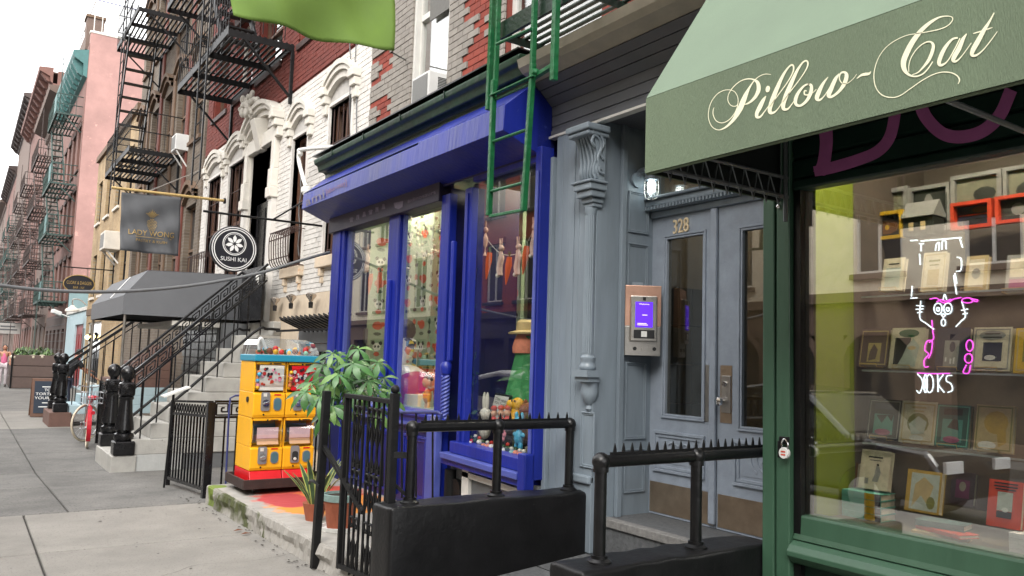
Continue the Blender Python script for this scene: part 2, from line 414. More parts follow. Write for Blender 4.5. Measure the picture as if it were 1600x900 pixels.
# ------------------------------------------------------------------ bookshop
XB = 3.80; YB0 = -1.6
def py(u, v, x): return ax(u, v, x).y
def pz(u, v, x): return ax(u, v, x).z
zs_sill = pz(1246, 803, XB); zs_shut = pz(1255, 297, XB)
yP0, yP1, yP2 = py(1202, 600, XB), py(1221, 600, XB), py(1243, 600, XB)
bk = thing('bookshop_front', 'dark green bookshop storefront with wide display window under the lettered awning', 'shopfront', (XB, yP2, 0))
MBd().box(XB-.06, XB+.12, yP1+.006, yP0, -.02, 3.9).build('post', 'green_post', bk, bevel=.006)
MBd().box(XB-.055, XB+.12, yP2, yP1-.006, -.02, 3.9).build('post', 'green_post', bk, bevel=.006)
MBd().box(XB-.03, XB+.1, yP1-.006, yP1+.006, 0, 3.9).build('groove', 'green_dark', bk)
yW0 = py(1254, 600, XB)
MBd().box(XB-.02, XB+.1, yW0, yP2-.003, 0, zs_shut).build('window_frame', 'black_paint', bk)
gl = MBd().box(XB+.02, XB+.028, YB0, yW0, zs_sill, zs_shut).build('pane', 'book_glass', bk)
# sill mouldings
s1 = MBd(); prof = [(XB+.12, zs_sill), (XB-.01, zs_sill), (XB-.015, zs_sill-.012), (XB-.02, zs_sill-.10), (XB-.03, zs_sill-.13), (XB+.12, zs_sill-.13)]
s1.prism([(x, YB0, z) for x, z in prof], (0, yP2-YB0-.003, 0)); s1.build('sill', 'green_post', bk, bevel=.004)
s2 = MBd(); z_ = zs_sill-.135; prof = [(XB+.1, z_), (XB-.03, z_), (XB-.06, z_-.02), (XB-.085, z_-.05), (XB-.085, z_-.075), (XB-.06, z_-.10), (XB-.03, z_-.12), (XB+.1, z_-.12)]
s2.prism([(x, YB0, z) for x, z in prof], (0, yP2-YB0-.003, 0)); s2.build('moulding', 'green_post', bk, bevel=.004)
MBd().box(XB+.02, XB+.1, YB0, yP2-.003, -.05, zs_sill-.26).build('bulkhead', 'green_dark', bk)
MBd().box(XB-.02, XB+.02, .9, 2.2, .12, zs_sill-.36).build('bulkhead_panel', 'green_post', bk, bevel=.01)
MBd().box(XB-.03, XB+.02, 2.28, 2.74, .0, .30).build('base_block', 'green_post', bk, bevel=.02)
# rolled shutter slats with paint
shl = .118; zt = zs_shut+.06
MBd().box(XB-.035, XB+.06, YB0, yP2-.003, zs_shut, zs_shut+.058).build('shutter_rail', 'green_dark', bk, bevel=.012)
slat = MBd(); slat.prism([(XB-.005, YB0, 0), (XB-.028, YB0, .012), (XB-.03, YB0, .10), (XB-.012, YB0, .116), (XB+.02, YB0, .116), (XB+.02, YB0, 0)], (0, yP2-YB0-.006, 0))
pieces('shutter_slat', slat, 'green_dark', bk, [(0, 0, zt+i*shl) for i in range(9)])
gr = MBd()
for k_, st in enumerate(([(1290,200,22),(1291,225,20),(1287,255,20),(1280,272,20)], [(1272,268,16),(1300,262,18),(1340,250,18),(1372,236,18),(1391,212,18),(1400,170,18)],
           [(1434,155,20),(1448,185,20),(1472,208,20),(1500,214,20),(1535,205,20),(1562,180,20),(1580,140,20)])): ribbon(gr, st, lambda u, v: ax(u, v, XB-.034-.0012*k_))
gr.build('graffiti', 'pink_paint', bk)
# display interior
MBd().box(XB+.1, XB+.46, yW0-.015, yW0+.035, .3, 3.4).build('side_wall', 'lime_wall', bk)
MBd().box(XB+.10, XB+1.3, YB0, yW0+.04, 3.45, 3.5).build('display_ceiling', 'lime_wall', bk); MBd().box(XB+.465, XB+1.25, yW0-.015, yW0+.035, .3, 3.4).build('side_panel', 'shelf_dark', bk)
MBd().box(XB+1.25, XB+1.3, YB0, yW0, .3, 3.4).build('back_wall', 'shelf_dark', bk)
zfl = pz(1330, 808, XB+.3)
M('display_floor', C(88,82,66), .5, .2, 5)
MBd().box(XB+.04, XB+1.25, YB0, yW0-.02, zfl-.05, zfl).build('display_floor', 'display_floor', bk)
XS = XB+.42
zsh = [pz(1460, 458, XS), pz(1460, 581, XS), pz(1460, 702, XS)]
M_glass('shelf_glass', (.80,.84,.82), 1.0)
M('shelf_edge', C(150,160,160), .3, .1, 8)
for z in zsh:
    sh = MBd().box(XS-.02, XS+.24, YB0, py(1350, 500, XS), z-.008, z).build('shelf', 'shelf_glass', bk)
    MBd().box(XS-.026, XS-.021, YB0, py(1350, 500, XS), z-.009, z+.001).build('shelf_edge', 'shelf_edge', sh)
MBd().box(XS-.03, XS+.0, py(1318,500,XS)-.012, py(1318,500,XS)+.012, zfl, 3.4).build('shelf_upright', 'black_paint', bk)
M_emit('added_spot_glow', (1,.88,.7), 700)
for yy in (2.3, 1.6, .9, .2):  # unseen spots added overhead to brighten the book fronts
    l = MBd().lathe([(.05, 0), (.06, .03), (.04, .06)], (XB+.17, yy, 3.385), 12).build('added_spot', 'black_paint', bk)
    MBd().lathe([(.045, 0), (.045, .004)], (XB+.17, yy, 3.378), 12).build('added_spot_lens', 'added_spot_glow', l)
# ---- books and prints
bcol = {}
def bm_(name, rgb, k=.8): 
    if name not in MC: M(name, C(*rgb, k), .5, .12, 30, .02)
    return name
bm_('page_edge', (215,205,180))
def book(u0, u1, v0, v1, x, cover, art, label, thick=.03, stand=False, hollow=None, group=None):
    a = ax(u0, v1, x); b = ax(u1, v1, x); y1, y0 = a.y, b.y; z0 = (a.z+b.z)/2; h = abs(ax((u0+u1)/2, v0, x).z - ax((u0+u1)/2, v1, x).z)
    t = thing('book', label, 'book', (x, (y0+y1)/2, z0), group)
    tl = .22; n = Vector((-math.cos(tl), 0, math.sin(tl))); up = Vector((math.sin(tl), 0, math.cos(tl))); yv = Vector((0, 1, 0))
    ctr = Vector((x, (y0+y1)/2, z0)) + up*h/2 + up*.004; w2 = (y1-y0)/2
    MBd().ob(ctr - n*0, n*.0015, yv*w2, up*h/2).build('cover', cover, t)
    MBd().ob(ctr - n*thick, n*.0015, yv*w2, up*h/2).build('cover', cover, t)
    MBd().ob(ctr - n*thick/2 - yv*0, n*(thick/2-.0016), yv*(w2-.004), up*(h/2-.004)).build('pages', 'page_edge', t)
    MBd().ob(ctr - n*thick/2 + yv*w2, n*(thick/2+.001), yv*.0015, up*h/2).build('spine', cover, t)
    P = lambda s, q: ctr + n*.0022 + yv*(-s)*w2 + up*q*h/2
    for kind, mat, prm in art:
        m = MBd(); off = n*(.0004*(1+art.index((kind, mat, prm))))
        if kind == 'rect': s0, s1, q0, q1 = prm; m.quad(*[P(s, q)+off for s, q in ((s0,q0),(s1,q0),(s1,q1),(s0,q1))])
        elif kind == 'ell': cx, cy, rx, ry = prm; m.quad(*[P(cx+rx*math.cos(k*.5236), cy+ry*math.sin(k*.5236))+off for k in range(12)])
        elif kind == 'poly': m.quad(*[P(s, q)+off for s, q in prm])
        elif kind == 'frame':
            d = prm
            for s0, s1, q0, q1 in ((-d, d, d-.06, d), (-d, d, -d, -d+.06), (-d, -d+.07, -d, d), (d-.07, d, -d, d)): m.quad(*[P(s, q)+off for s, q in ((s0,q0),(s1,q0),(s1,q1),(s0,q1))])
        elif kind == 'lines':
            for s0, s1, q0, q1 in prm: m.quad(*[P(s, q)+off for s, q in ((s0,q0),(s1,q0),(s1,q1),(s0,q1))])
        m.build('cover_print', mat, t)
    if stand:
        e = thing('book_easel', ' '.join(('gilt wire easel propping the ' + label.split(',')[0]).split()[:16]), 'easel', (x, (y0+y1)/2, z0))
        q = MBd(); yc = (y0+y1)/2; f = x-.035
        q.tube([(x+.05, yc-.05, z0), (f, yc-.05, z0+.003), (f-.006, yc-.05, z0+.022), (f-.006, yc+.05, z0+.022), (f, yc+.05, z0+.003), (x+.05, yc+.05, z0)], .0022, 5)
        q.build('lip', 'gold', e); MBd().tube([(x+.055, yc, z0), (x+.075, yc, z0+h*.6)], .0022, 5).build('back_strut', 'gold', e)
    return t
for n_, c_ in (('bk_plum',(120,100,104)),('bk_cream',(222,212,188)),('bk_leaf',(60,110,80)),('bk_navy',(44,48,70)),('bk_grey',(150,150,146)),('bk_tan',(200,178,130)),('bk_yellow',(222,180,40)),
               ('bk_teal',(90,160,150)),('bk_deepteal',(50,96,90)),('bk_rose',(170,90,130)),('bk_red',(216,72,40)),('bk_white',(230,230,225)),('bk_black',(28,30,34)),('bk_pale',(190,200,190)),('bk_mint',(110,190,170)),('bk_brown',(120,80,50)),('bk_gold',(196,160,70)),('bk_olive',(130,130,70))): bm_(n_, c_)
book(1376,1409,402,456,XS+.08,'bk_cream',[('rect','bk_pale',(-.7,.7,-.8,.4)),('lines','bk_black',[(-.5,.5,.6,.68)])],'pale cream book on the top shelf, left of the neon frame',stand=True)
book(1438,1474,392,456,XS+.08,'bk_cream',[('frame','bk_tan',.9),('lines','bk_olive',[(-.5,.5,.5,.6),(-.4,.4,.3,.36)]),('rect','bk_tan',(-.5,.5,-.7,.1))],'tall cream book on the top shelf inside the neon frame',stand=True)
book(1506,1540,398,457,XS+.08,'bk_tan',[('rect','bk_cream',(-.7,.7,-.8,.8)),('ell','bk_grey',(0,0,.4,.3))],'tan bordered book on the top shelf, right of the neon frame',stand=True)
book(1570,1606,396,458,XS+.08,'bk_grey',[('rect','bk_cream',(-.7,.7,-.2,.8)),('rect','bk_rose',(-.7,.7,-.8,-.3))],'grey and rose book at the right end of the top shelf',stand=True)
book(1316,1336,722,768,XS+.02,'bk_brown',[('rect','bk_tan',(-.6,.6,-.7,.7))],'small brown book half hidden behind the mint stack')
book(1484,1520,738,790,XS+.1,'bk_plum',[('rect','bk_rose',(-.6,.6,-.6,.5)),('ell','bk_cream',(0,.1,.3,.3))],'plum book with a rose cover standing behind the loose pile')
book(1340,1385,513,574,XS+.06,'bk_plum',[('frame','bk_tan',.9),('rect','bk_tan',(-.4,.5,-.75,.25)),('poly','bk_plum',((-.3,-.7),(.2,-.6),(.3,-.1),(0,.2),(-.25,-.2)))],'faded plum book with a tan cover picture, first on the middle shelf',stand=True)
book(1388,1440,511,577,XS+.05,'bk_cream',[('rect','bk_black',(-.75,.2,-.8,.5)),('ell','bk_leaf',(.05,.72,.62,.2)),('poly','bk_pale',((-.5,-.9),(.6,-.9),(.75,.1),(.35,.45),(0,.1),(-.2,-.4))),('ell','bk_tan',(.3,.0,.25,.1))],'cream and green book with a pale figure sweeping up its cover',stand=True)
book(1460,1511,511,580,XS+.05,'bk_navy',[('rect','bk_grey',(-.5,.4,-.85,.4)),('ell','bk_navy',(0,.1,.18,.25)),('lines','bk_white',[(-.4,-.3,-.6,-.4),(.1,.2,-.7,-.4),(-.1,0,-.7,-.45)])],'dark navy book with a grey cover scene between pink neon loops',stand=True)
book(1517,1577,510,581,XS+.05,'bk_cream',[('frame','bk_grey',.92),('rect','bk_navy',(-.45,.55,-.55,.3)),('ell','bk_grey',(0,.62,.7,.22)),('lines','bk_black',[(-.4,.4,.66,.72),(-.5,.5,.5,.56)]),('ell','bk_white',(-.05,-.4,.3,.12))],'cream book with arched grey title and a night scene on its cover',stand=True)
book(1583,1650,511,585,XS+.05,'bk_yellow',[('frame','bk_tan',.9),('rect','bk_olive',(-.6,.6,-.5,.5))],'yellow book at the right end of the middle shelf, cut by the frame',stand=True)
book(1353,1403,624,687,XS+.05,'bk_black',[('frame','bk_grey',.94),('rect','bk_teal',(-.6,.6,-.75,.25)),('poly','bk_black',((-.5,.2),(-.1,-.2),(.2,.2),(.5,-.1),(.6,.25))),('ell','bk_rose',(0,-.65,.5,.16)),('rect','bk_navy',(-.6,.5,.5,.8))],'black and teal book with a rose patch, leftmost on the lower shelf',stand=True)
book(1404,1459,627,694,XS+.05,'bk_cream',[('frame','bk_tan',.9),('ell','bk_olive',(0,-.05,.62,.5)),('poly','bk_pale',((-.5,-.1),(0,.3),(.5,.05),(.4,-.5),(-.3,-.6))),('ell','bk_white',(0,-.75,.4,.15)),('lines','bk_tan',[(-.4,.4,.66,.75),(-.3,.3,.5,.56)])],'cream book with an oval pale green landscape on its cover',stand=True)
book(1459,1512,632,700,XS+.05,'bk_deepteal',[('frame','bk_mint',.94),('rect','bk_teal',(-.6,.6,-.75,.3)),('poly','bk_black',((-.3,-.1),(0,.3),(.3,.3),(.4,-.2))),('ell','bk_rose',(0,-.65,.5,.16)),('rect','bk_black',(-.55,.55,.5,.8))],'deep teal book with black title box and rose patch',stand=True)
book(1521,1580,633,707,XS+.05,'bk_tan',[('frame','bk_olive',.94),('ell','bk_gold',(.1,.25,.65,.5)),('poly','bk_gold',((.1,.2),(.6,.4),(.7,-.6),(.3,-.8))),('ell','bk_white',(-.3,-.75,.5,.18))],'tan book with a golden creature on its cover, right of the deep teal one',stand=True)
book(1341,1386,704,766,XS-.06,'bk_cream',[('lines','bk_black',[(-.5,.5,.6,.68),(-.4,.4,.46,.5)]),('poly','bk_grey',((-.1,-.6),(.3,-.6),(.45,-.1),(.3,.2),(.1,.2),(.05,-.2))),('ell','bk_black',(.2,.26,.1,.06)),('rect','bk_grey',(-.6,-.35,-.75,-.45))],'cream book with a small ink sketch, standing on the mint book stack',thick=.035)
book(1413,1466,736,802,XS-.08,'bk_gold',[('rect','bk_pale',(-.75,.9,-.9,.85)),('poly','bk_tan',((-.6,-.8),(-.1,-.2),(.3,-.6),(.6,.3),(0,.7),(-.5,.3))),('ell','bk_olive',(.5,-.5,.25,.3))],'gilt book with a silvery swirling cover on the window floor',thick=.04)
book(1541,1594,752,826,XS-.2,'bk_red',[('rect','bk_pale',(-.45,.45,-.3,.5)),('rect','bk_black',(-.45,.45,-.6,-.32)),('ell','bk_white',(.05,-.25,.2,.1)),('lines','bk_black',[(-.7,.7,.84,.9),(-.7,.7,.7,.76),(-.6,.6,.58,.64)])],'bright red book with a grey picture panel on the window floor',thick=.03)
def flat_book(c, sx, sy, h, rot, cover, label, group=None, spine2=None):
    t = thing('book', label, 'book', c, group); cx, cy, cz = c; ca, sa = math.cos(rot), math.sin(rot)
    A = Vector((ca, sa, 0)); B = Vector((-sa, ca, 0)); Z = Vector((0,0,1)); o = Vector(c)
    MBd().ob(o+Z*.0015, A*sx/2, B*sy/2, Z*.0014).build('cover', cover, t); MBd().ob(o+Z*(h-.0015), A*sx/2, B*sy/2, Z*.0014).build('cover', cover, t)
    MBd().ob(o+Z*h/2+A*.003, A*(sx/2-.006), B*(sy/2-.004), Z*(h/2-.003)).build('pages', 'page_edge', t)
    MBd().ob(o+Z*h/2-A*(sx/2), A*.0015, B*sy/2, Z*(h/2-.0005)).build('spine', cover, t)
    if spine2:
        MBd().ob(o+Z*h/2-A*(sx/2+.002)-B*sy*.22, A*.0008, B*sy*.13, Z*(h/2-.001)).build('spine_label', spine2, t)
        MBd().ob(o+Z*h/2-A*(sx/2+.002)-B*sy*.42, A*.0008, B*sy*.07, Z*(h/2-.001)).build('spine_label', 'bk_black', t)
xq = XS-.10; ya, yb = py(1319,805,xq), py(1380,805,xq); zq = zfl+.001
hh = (pz(1350,768,xq)-zq)/4
for i, w_ in enumerate(('bottom', 'second', 'third', 'topmost')):
    flat_book((xq+.05, (ya+yb)/2, zq+i*hh), .14, ya-yb, hh-.0015, 0, 'bk_mint', ('mint spined book with yellow band, %s of the stack under the cream book' % w_) if i != 0 else 'mint spined book with yellow band, lowest of the stack under the cream book', 'mint books stacked in the window', 'bk_yellow')
xq = XS-.24; p = ax(1466, 822, xq)
flat_book((xq+.03, p.y, zfl+.001), .12, .24, .028, .25, 'bk_tan', 'worn tan book lying at the bottom of the loose pile')
flat_book((xq+.02, p.y-.03, zfl+.031), .12, .26, .018, -.3, 'bk_red', 'thin reddish book lying in the middle of the loose pile')
flat_book((xq+.05, p.y, zfl+.051), .12, .22, .03, .15, 'bk_deepteal', 'teal covered book lying on top of the loose pile')
xq = XS-.22; p = ax(1600, 842, xq)
for i in range(4): flat_book((xq+.03, p.y-.06, zfl+.001+i*.024), .12, .22, .022, 0, 'bk_white', 'white book in the pile beside the red book, %s' % ('lowest', 'second from bottom', 'third from bottom', 'topmost')[i], 'white books piled by the red book')
# prints hung at the back, high up
XR = XB+.9
def picture(u0, u1, v0, v1, frame, inner, label, art, x=XR, d=.03, cat='print', name='framed_print'):
    a = ax(u0, v1, x); b = ax(u1, v0, x); 
    t = thing(name, label, cat, (x, (a.y+b.y)/2, a.z)); y0, y1, z0, z1 = b.y, a.y, a.z, b.z; w = (y1-y0)*.09
    f = MBd(); f.box(x-d, x, y0, y0+w, z0, z1); f.box(x-d, x, y1-w, y1, z0, z1); f.box(x-d, x, y0+w, y1-w, z0, z0+w); f.box(x-d, x, y0+w, y1-w, z1-w, z1); f.build('frame', frame, t)
    MBd().box(x-.008, x-.002, y0+w, y1-w, z0+w, z1-w).build('picture', inner, t)
    for mat, (s0, s1, q0, q1) in art:
        m = MBd(); cx, cy = (s0+s1)/2, (q0+q1)/2
        m.quad(*[(x-.0095-.001*art.index((mat, (s0,s1,q0,q1))), y1-w+(y0-y1+2*w)*(cx+(s1-s0)/2*math.cos(k*.628)), z0+w+(z1-z0-2*w)*(cy+(q1-q0)/2*math.sin(k*.628))) for k in range(10)]); m.build('picture_print', mat, t)
M('print_sky', C(120,120,100), .7, .2, 12); M('print_dark', C(36,40,34), .7, .2, 12)
picture(1347,1422,291,372,'bk_grey','print_sky','pale bordered print of low dark shapes under open sky, leftmost high print',[('print_dark',(.1,.9,.05,.4)),('bk_olive',(.1,.7,.35,.55))])
picture(1424,1487,285,365,'bk_grey','print_dark','pale bordered dark print, second from the left high in the window',[('bk_grey',(.3,.6,.2,.9))])
picture(1490,1568,264,352,'bk_grey','print_sky','pale bordered print with a big dark animal over a yellow field',[('bk_yellow',(.2,.9,.2,.4)),('print_dark',(.4,.95,.4,.75))])
picture(1572,1640,252,340,'bk_grey','print_sky','pale bordered print cut off by the right frame edge',[('print_dark',(.2,.8,.3,.7))])
picture(1361,1415,328,378,'bk_yellow','print_dark','orange yellow framed toy theatre picture below the leftmost print',[('bk_brown',(.1,.9,.1,.8)),('bk_yellow',(.42,.58,.3,.55))],XR-.12,.04)
picture(1492,1555,311,362,'bk_red','bk_navy','red and blue toy theatre box below the animal print',[('bk_red',(.0,1,.5,.58)),('bk_brown',(.45,.9,.62,.92)),('bk_black',(.2,.8,.1,.4))],XR-.12,.05)
picture(1560,1625,300,352,'bk_red','print_dark','red striped frame at the right end below the high prints',[('bk_grey',(.3,.7,.2,.8))],XR-.12,.04)
t = thing('toy_house', 'dark little toy house with a pale pitched roof among the frames', 'toy house', ax(1442, 372, XR-.1)); a = ax(1420, 372, XR-.1); b = ax(1466, 335, XR-.1)
MBd().box(XR-.16, XR-.04, b.y, a.y, a.z, b.z).build('wall', 'print_dark', t)
rf = MBd(); rf.prism([(XR-.18, b.y-.01, b.z-.01), (XR-.1, b.y-.01, b.z+.09), (XR-.02, b.y-.01, b.z-.01)], (0, a.y-b.y+.02, 0)); rf.build('roof', 'bk_grey', t)
for k in (.25, .65): MBd().box(XR-.165, XR-.158, b.y+(a.y-b.y)*k, b.y+(a.y-b.y)*(k+.15), a.z+.03, a.z+.08).build('window', 'bk_tan', t)
# ---- neon cat sign
M_emit('neon_white', (.82,.93,1.), 1.5); M_emit('neon_pink', (1.,.10,.80), 1.3)
nz = thing('neon_sign', 'white and pink neon cat sign hanging inside the bookshop window', 'neon sign', ax(1480, 610, XB+.12))
XN = XB+.12
def neon(name, lines, mat, r=.0030):
    m = MBd()
    for ln in lines:
        q = cr(ln, 6) if len(ln) > 2 else np.array(ln, float); m.tube([ax(a, b, XN) for a, b in q], r, 6)
    m.build(name, mat, nz)
def A5(l): return [(1200+x/3, 230+y/3) for x, y in l]
def A6(l): return [(1200+x/3, 450+y/3) for x, y in l]
def ell(cx, cy, rx, ry, n=14): return [(cx+rx*math.cos(2*math.pi*k/n), cy+ry*math.sin(2*math.pi*k/n)) for k in range(n+1)]
neon('face_tube', [A5(x) for x in ([(716,720),(712,800),(740,825),(778,854)],[(908,722),(925,790),(905,815),(880,842)],[(695,742),(730,745)],[(693,760),(728,758)],[(700,776),(722,772)],[(905,765),(938,758)],[(912,782),(935,778)],
   ell(797,757,19,26),ell(843,756,19,26),ell(797,760,7,9,8),ell(843,760,7,9,8),[(822,796),(812,785),(822,782),(832,786),(822,797),(822,806)],ell(822,822,10,16,10),[(820,715),(828,690),(838,715)])], 'neon_white')
neon('bow_tube', [A5(x) for x in ([(758,712),(790,708),(812,725),(838,730),(870,712),(905,705)],[(790,725),(812,715),(835,722),(858,712)],ell(935,718,26,12,10),[(960,712),(982,716),(975,724),(950,712)])], 'neon_pink')
neon('body_tube', [A6(x) for x in ([(768,150),(772,200),(775,240),(745,250),(735,290),(752,310),(732,340),(735,370),(752,368)],[(755,255),(770,250),(765,300),(752,330)],ell(945,270,16,26,10),ell(940,330,18,22,10),[(930,360),(915,395),(940,398),(950,360)],[(700,398),(780,402),(850,400)])], 'neon_pink')
neon('letter_tube', [A6(x) for x in ([(700,402),(722,430),(724,460),(710,492),(696,480)],ell(757,448,18,42),ell(738,448,8,42),[(795,405),(797,488)],[(822,405),(798,448),(826,490)],[(862,410),(840,412),(836,435),(858,450),(864,478),(842,490)])], 'neon_white')
neon('frame_tube', [A5(x) for x in ([(708,452),(730,452)],[(716,440),(890,425),(902,425)],[(718,452),(716,488)],[(710,500),(714,552)],[(784,485),(790,455),(803,448),(800,485)],[(815,480),(818,440),(832,440),(835,478)],[(897,424),(912,470)],[(885,515),(905,525),(904,575),(882,582)],[(876,590),(885,640)],[(668,438),(700,436)],[(676,650),(672,700)],[(668,708),(700,706)],[(870,600),(884,690)])], 'neon_white')
MBd().tube([ax(1479,300,XN),ax(1479,372,XN)], .002, 5).build('hanging_cord', 'black_plastic', nz)
# ---- padlock
pl = ax(1226, 708, XB-.10); pd = thing('padlock', 'white padlock with a steel shackle hung on the green bookshop post', 'padlock', (pl.x, pl.y, pl.z))
MBd().lathe([(.028,-.013),(.031,-.008),(.031,.008),(.028,.013)], (pl.x, pl.y, pl.z), 18, 'x').build('lock_body', 'white_plastic', pd, smooth=True)
MBd().tube(cr([(pl.x,pl.y-.018,pl.z+.02),(pl.x,pl.y-.018,pl.z+.055),(pl.x,pl.y,pl.z+.075),(pl.x,pl.y+.018,pl.z+.055),(pl.x,pl.y+.018,pl.z+.02)],5), .0045, 8).build('shackle', 'chrome', pd, smooth=True)
for zz in (.008, -.008): MBd().box(pl.x-.0145, pl.x-.0138, pl.y-.014, pl.y+.014, pl.z+zz-.004, pl.z+zz+.004).build('lock_print', 'bk_red', pd)
hp = MBd(); hp.box(XB-.085, XB-.062, pl.y-.005, pl.y+.05, pl.z+.045, pl.z+.085); hp.box(XB-.085,XB-.075,pl.y+.03,pl.y+.06,pl.z-.03,pl.z+.06); hp.build('hasp', 'black_iron', bk, bevel=.004)
MBd().sph(ax(1216,322,XB-.065), (.006,.014,.014)).build('bolt', 'chrome', bk, smooth=True)
# ------------------------------------------------------------------ lettered awning
M('awning_side_shade', C(22,34,28,.5), .95, .1, 4, 0)  # dark green for the painted shade inside the awning
XA = 2.70; yA = ax(1009, 215, XA).y; zA0 = ax(1007.5, 271, XA).z; zA1 = ax(1011, 154, XA).z; YA1 = -1.8
zAt = ay(1104, 0, yA); slope = (zAt.z-zA1)/(zAt.x-XA); XAw = XB-.06; zAw = zA1 + slope*(XAw-XA)
aw = thing('awning', 'sage green awning with cream script lettering over the bookshop', 'awning', (XAw, yA, zA0))
v_ = MBd(); n_ = 24
for i in range(n_):
    y0, y1 = yA+(YA1-yA)*i/n_, yA+(YA1-yA)*(i+1)/n_; v_.quad((XA,y0,zA0),(XA,y1,zA0),(XA,y1,zA1),(XA,y0,zA1))
v_.build('valance', 'awning_green', aw, solid=.004)
MBd().quad((XA+.001,yA,zA1+.002),(XA+.001,YA1,zA1+.002),(XAw,YA1,zAw),(XAw,yA,zAw)).build('canopy_top', 'awning_top', aw, solid=.004)
MBd().quad((XA+.003,yA,zA0),(XA+.003,yA,zA1-.003),(XAw,yA,zAw-.004),(XAw,yA,zA0)).build('side_panel', 'awning_green', aw, solid=.004)
MBd().quad((XA+.012,yA-.006,zA0+.004),(XA+.012,yA-.006,zA1-.03),(XAw,yA-.006,zAw-.04),(XAw,yA-.006,zA0+.004)).build('side_shade_sheet', 'awning_side_shade', aw)  # dark sheet on the inner side, standing in for shade under the awning
MBd().tube([(XA+.012,yA-.003,zA0-.002),(XA+.012,YA1,zA0-.002)], .008, 6).build('hem', 'awning_green', aw)
tr = MBd(); yt = yA-.05
for zz in (.025, .13): tr.tube([(XA+.03,yt,zA0+zz),(XAw,yt,zA0+zz)], .010, 6)
k = 9
for i in range(k):
    x0 = XA+.05+(XAw-XA-.1)*i/k; x1 = XA+.05+(XAw-XA-.1)*(i+1)/k; tr.tube([(x0,yt,zA0+.13),((x0*.4+x1*.6),yt-.01,zA0-.035),(x1,yt,zA0+.13)], .004, 5)
tr.build('frame_truss', 'awning_frame', aw)
for yy in (yA-.05, 1.4, 0.2, -1.4):
    MBd().tube([(XA+.03,yy,zA0+.02),(XAw,yy,zA0+.02)], .011, 6).build('frame_bar', 'awning_frame', aw); MBd().tube([(XA+.03,yy,zA1-.02),(XAw,yy,zAw-.03)], .011, 6).build('frame_bar', 'awning_frame', aw); MBd().tube([(XA+.02,yy,zA0+.02),(XA+.02,yy,zA1-.02)], .010, 6).build('frame_bar', 'awning_frame', aw)
MBd().tube([(XAw-.03,yA-.06,zA0-.12),(XAw-.03,yA-.06,zA0+.6)], .012, 6).build('frame_bar', 'awning_frame', aw)
MBd().box(XAw-.02, XAw+.06, YA1, yA, zs_shut+1.12, zAw+.06).build('wall_board', 'green_dark', aw)
lt = MBd(); kd = [0]; tfA = lambda u, v: ax(1090+u/5.714, 80+v/5.714, XA-.0032-.0002*kd[0]); tfB = lambda u, v: ax(1340+u/5.623, 10+v/5.623, XA-.0032-.0002*kd[0])
for st in (
 [(655,207,4),(600,205,6),(545,228,6),(500,270,8),(460,330,18),(430,390,36),(405,450,46),(375,520,46),(335,590,32),(290,645,22),(240,685,14),(185,703,7),(130,675,6),(100,610,6),(98,540,6),(115,470,6),(150,410,6),(200,365,6),(260,345,6),(320,355,6),(350,390,6),(362,440,6),(350,510,7),(320,570,7),(270,620,7),(215,640,7),(165,620,7),(140,570,7),(138,530,7),(147,503,4)],
 [(362,470,5),(340,490,6),(300,485,6),(272,445,6),(275,390,6),(310,330,7),(370,275,7),(430,250,9),(490,250,12),(535,280,30),(545,340,36),(520,400,28),(480,445,20),(440,470,12),(410,475,6)],
 [(610,400,8),(585,440,30),(555,500,38),(530,550,32),(530,585,28),(560,585,16),(600,535,8),(640,480,6),(665,440,5)], [(638,312,8),(632,322,34),(622,352,34),(615,365,8)],
 [(640,500,5),(720,390,8),(800,280,8),(845,200,10),(858,150,14),(845,122,14),(810,145,14),(760,220,24),(710,330,36),(670,430,40),(645,510,36),(650,548,30),(685,545,16),(720,510,8),(760,450,6)],
 [(760,455,6),(840,345,8),(920,240,8),(970,160,10),(985,110,14),(970,85,14),(935,105,14),(885,180,24),(830,300,36),(790,395,40),(765,475,36),(770,515,30),(805,515,16),(840,475,8),(880,415,6)],
 [(1000,290,14),(950,310,16),(900,370,26),(875,430,32),(880,475,26),(920,485,20),(975,440,26),(1010,370,32),(1015,310,26),(985,290,16)], [(1010,375,10),(985,390,12),(955,385,12),(955,355,12),(975,355,8)], [(1000,390,6),(1030,370,6),(1060,340,6)],
 [(1165,230,6),(1120,290,24),(1080,370,38),(1065,420,36),(1090,435,20),(1130,400,8),(1190,310,8)], [(1265,200,8),(1230,250,30),(1190,340,38),(1170,395,36),(1200,405,20),(1260,360,24),(1310,290,34),(1330,220,34),(1315,190,22),(1280,195,14),(1265,240,10),(1290,285,8),(1340,285,6),(1390,245,5),(1420,205,4)],
 [(1420,245,4),(1460,215,18),(1500,205,26),(1530,200,20),(1548,180,4)]): kd[0] = (kd[0]+1) % 9; ribbon(lt, st, tfA)
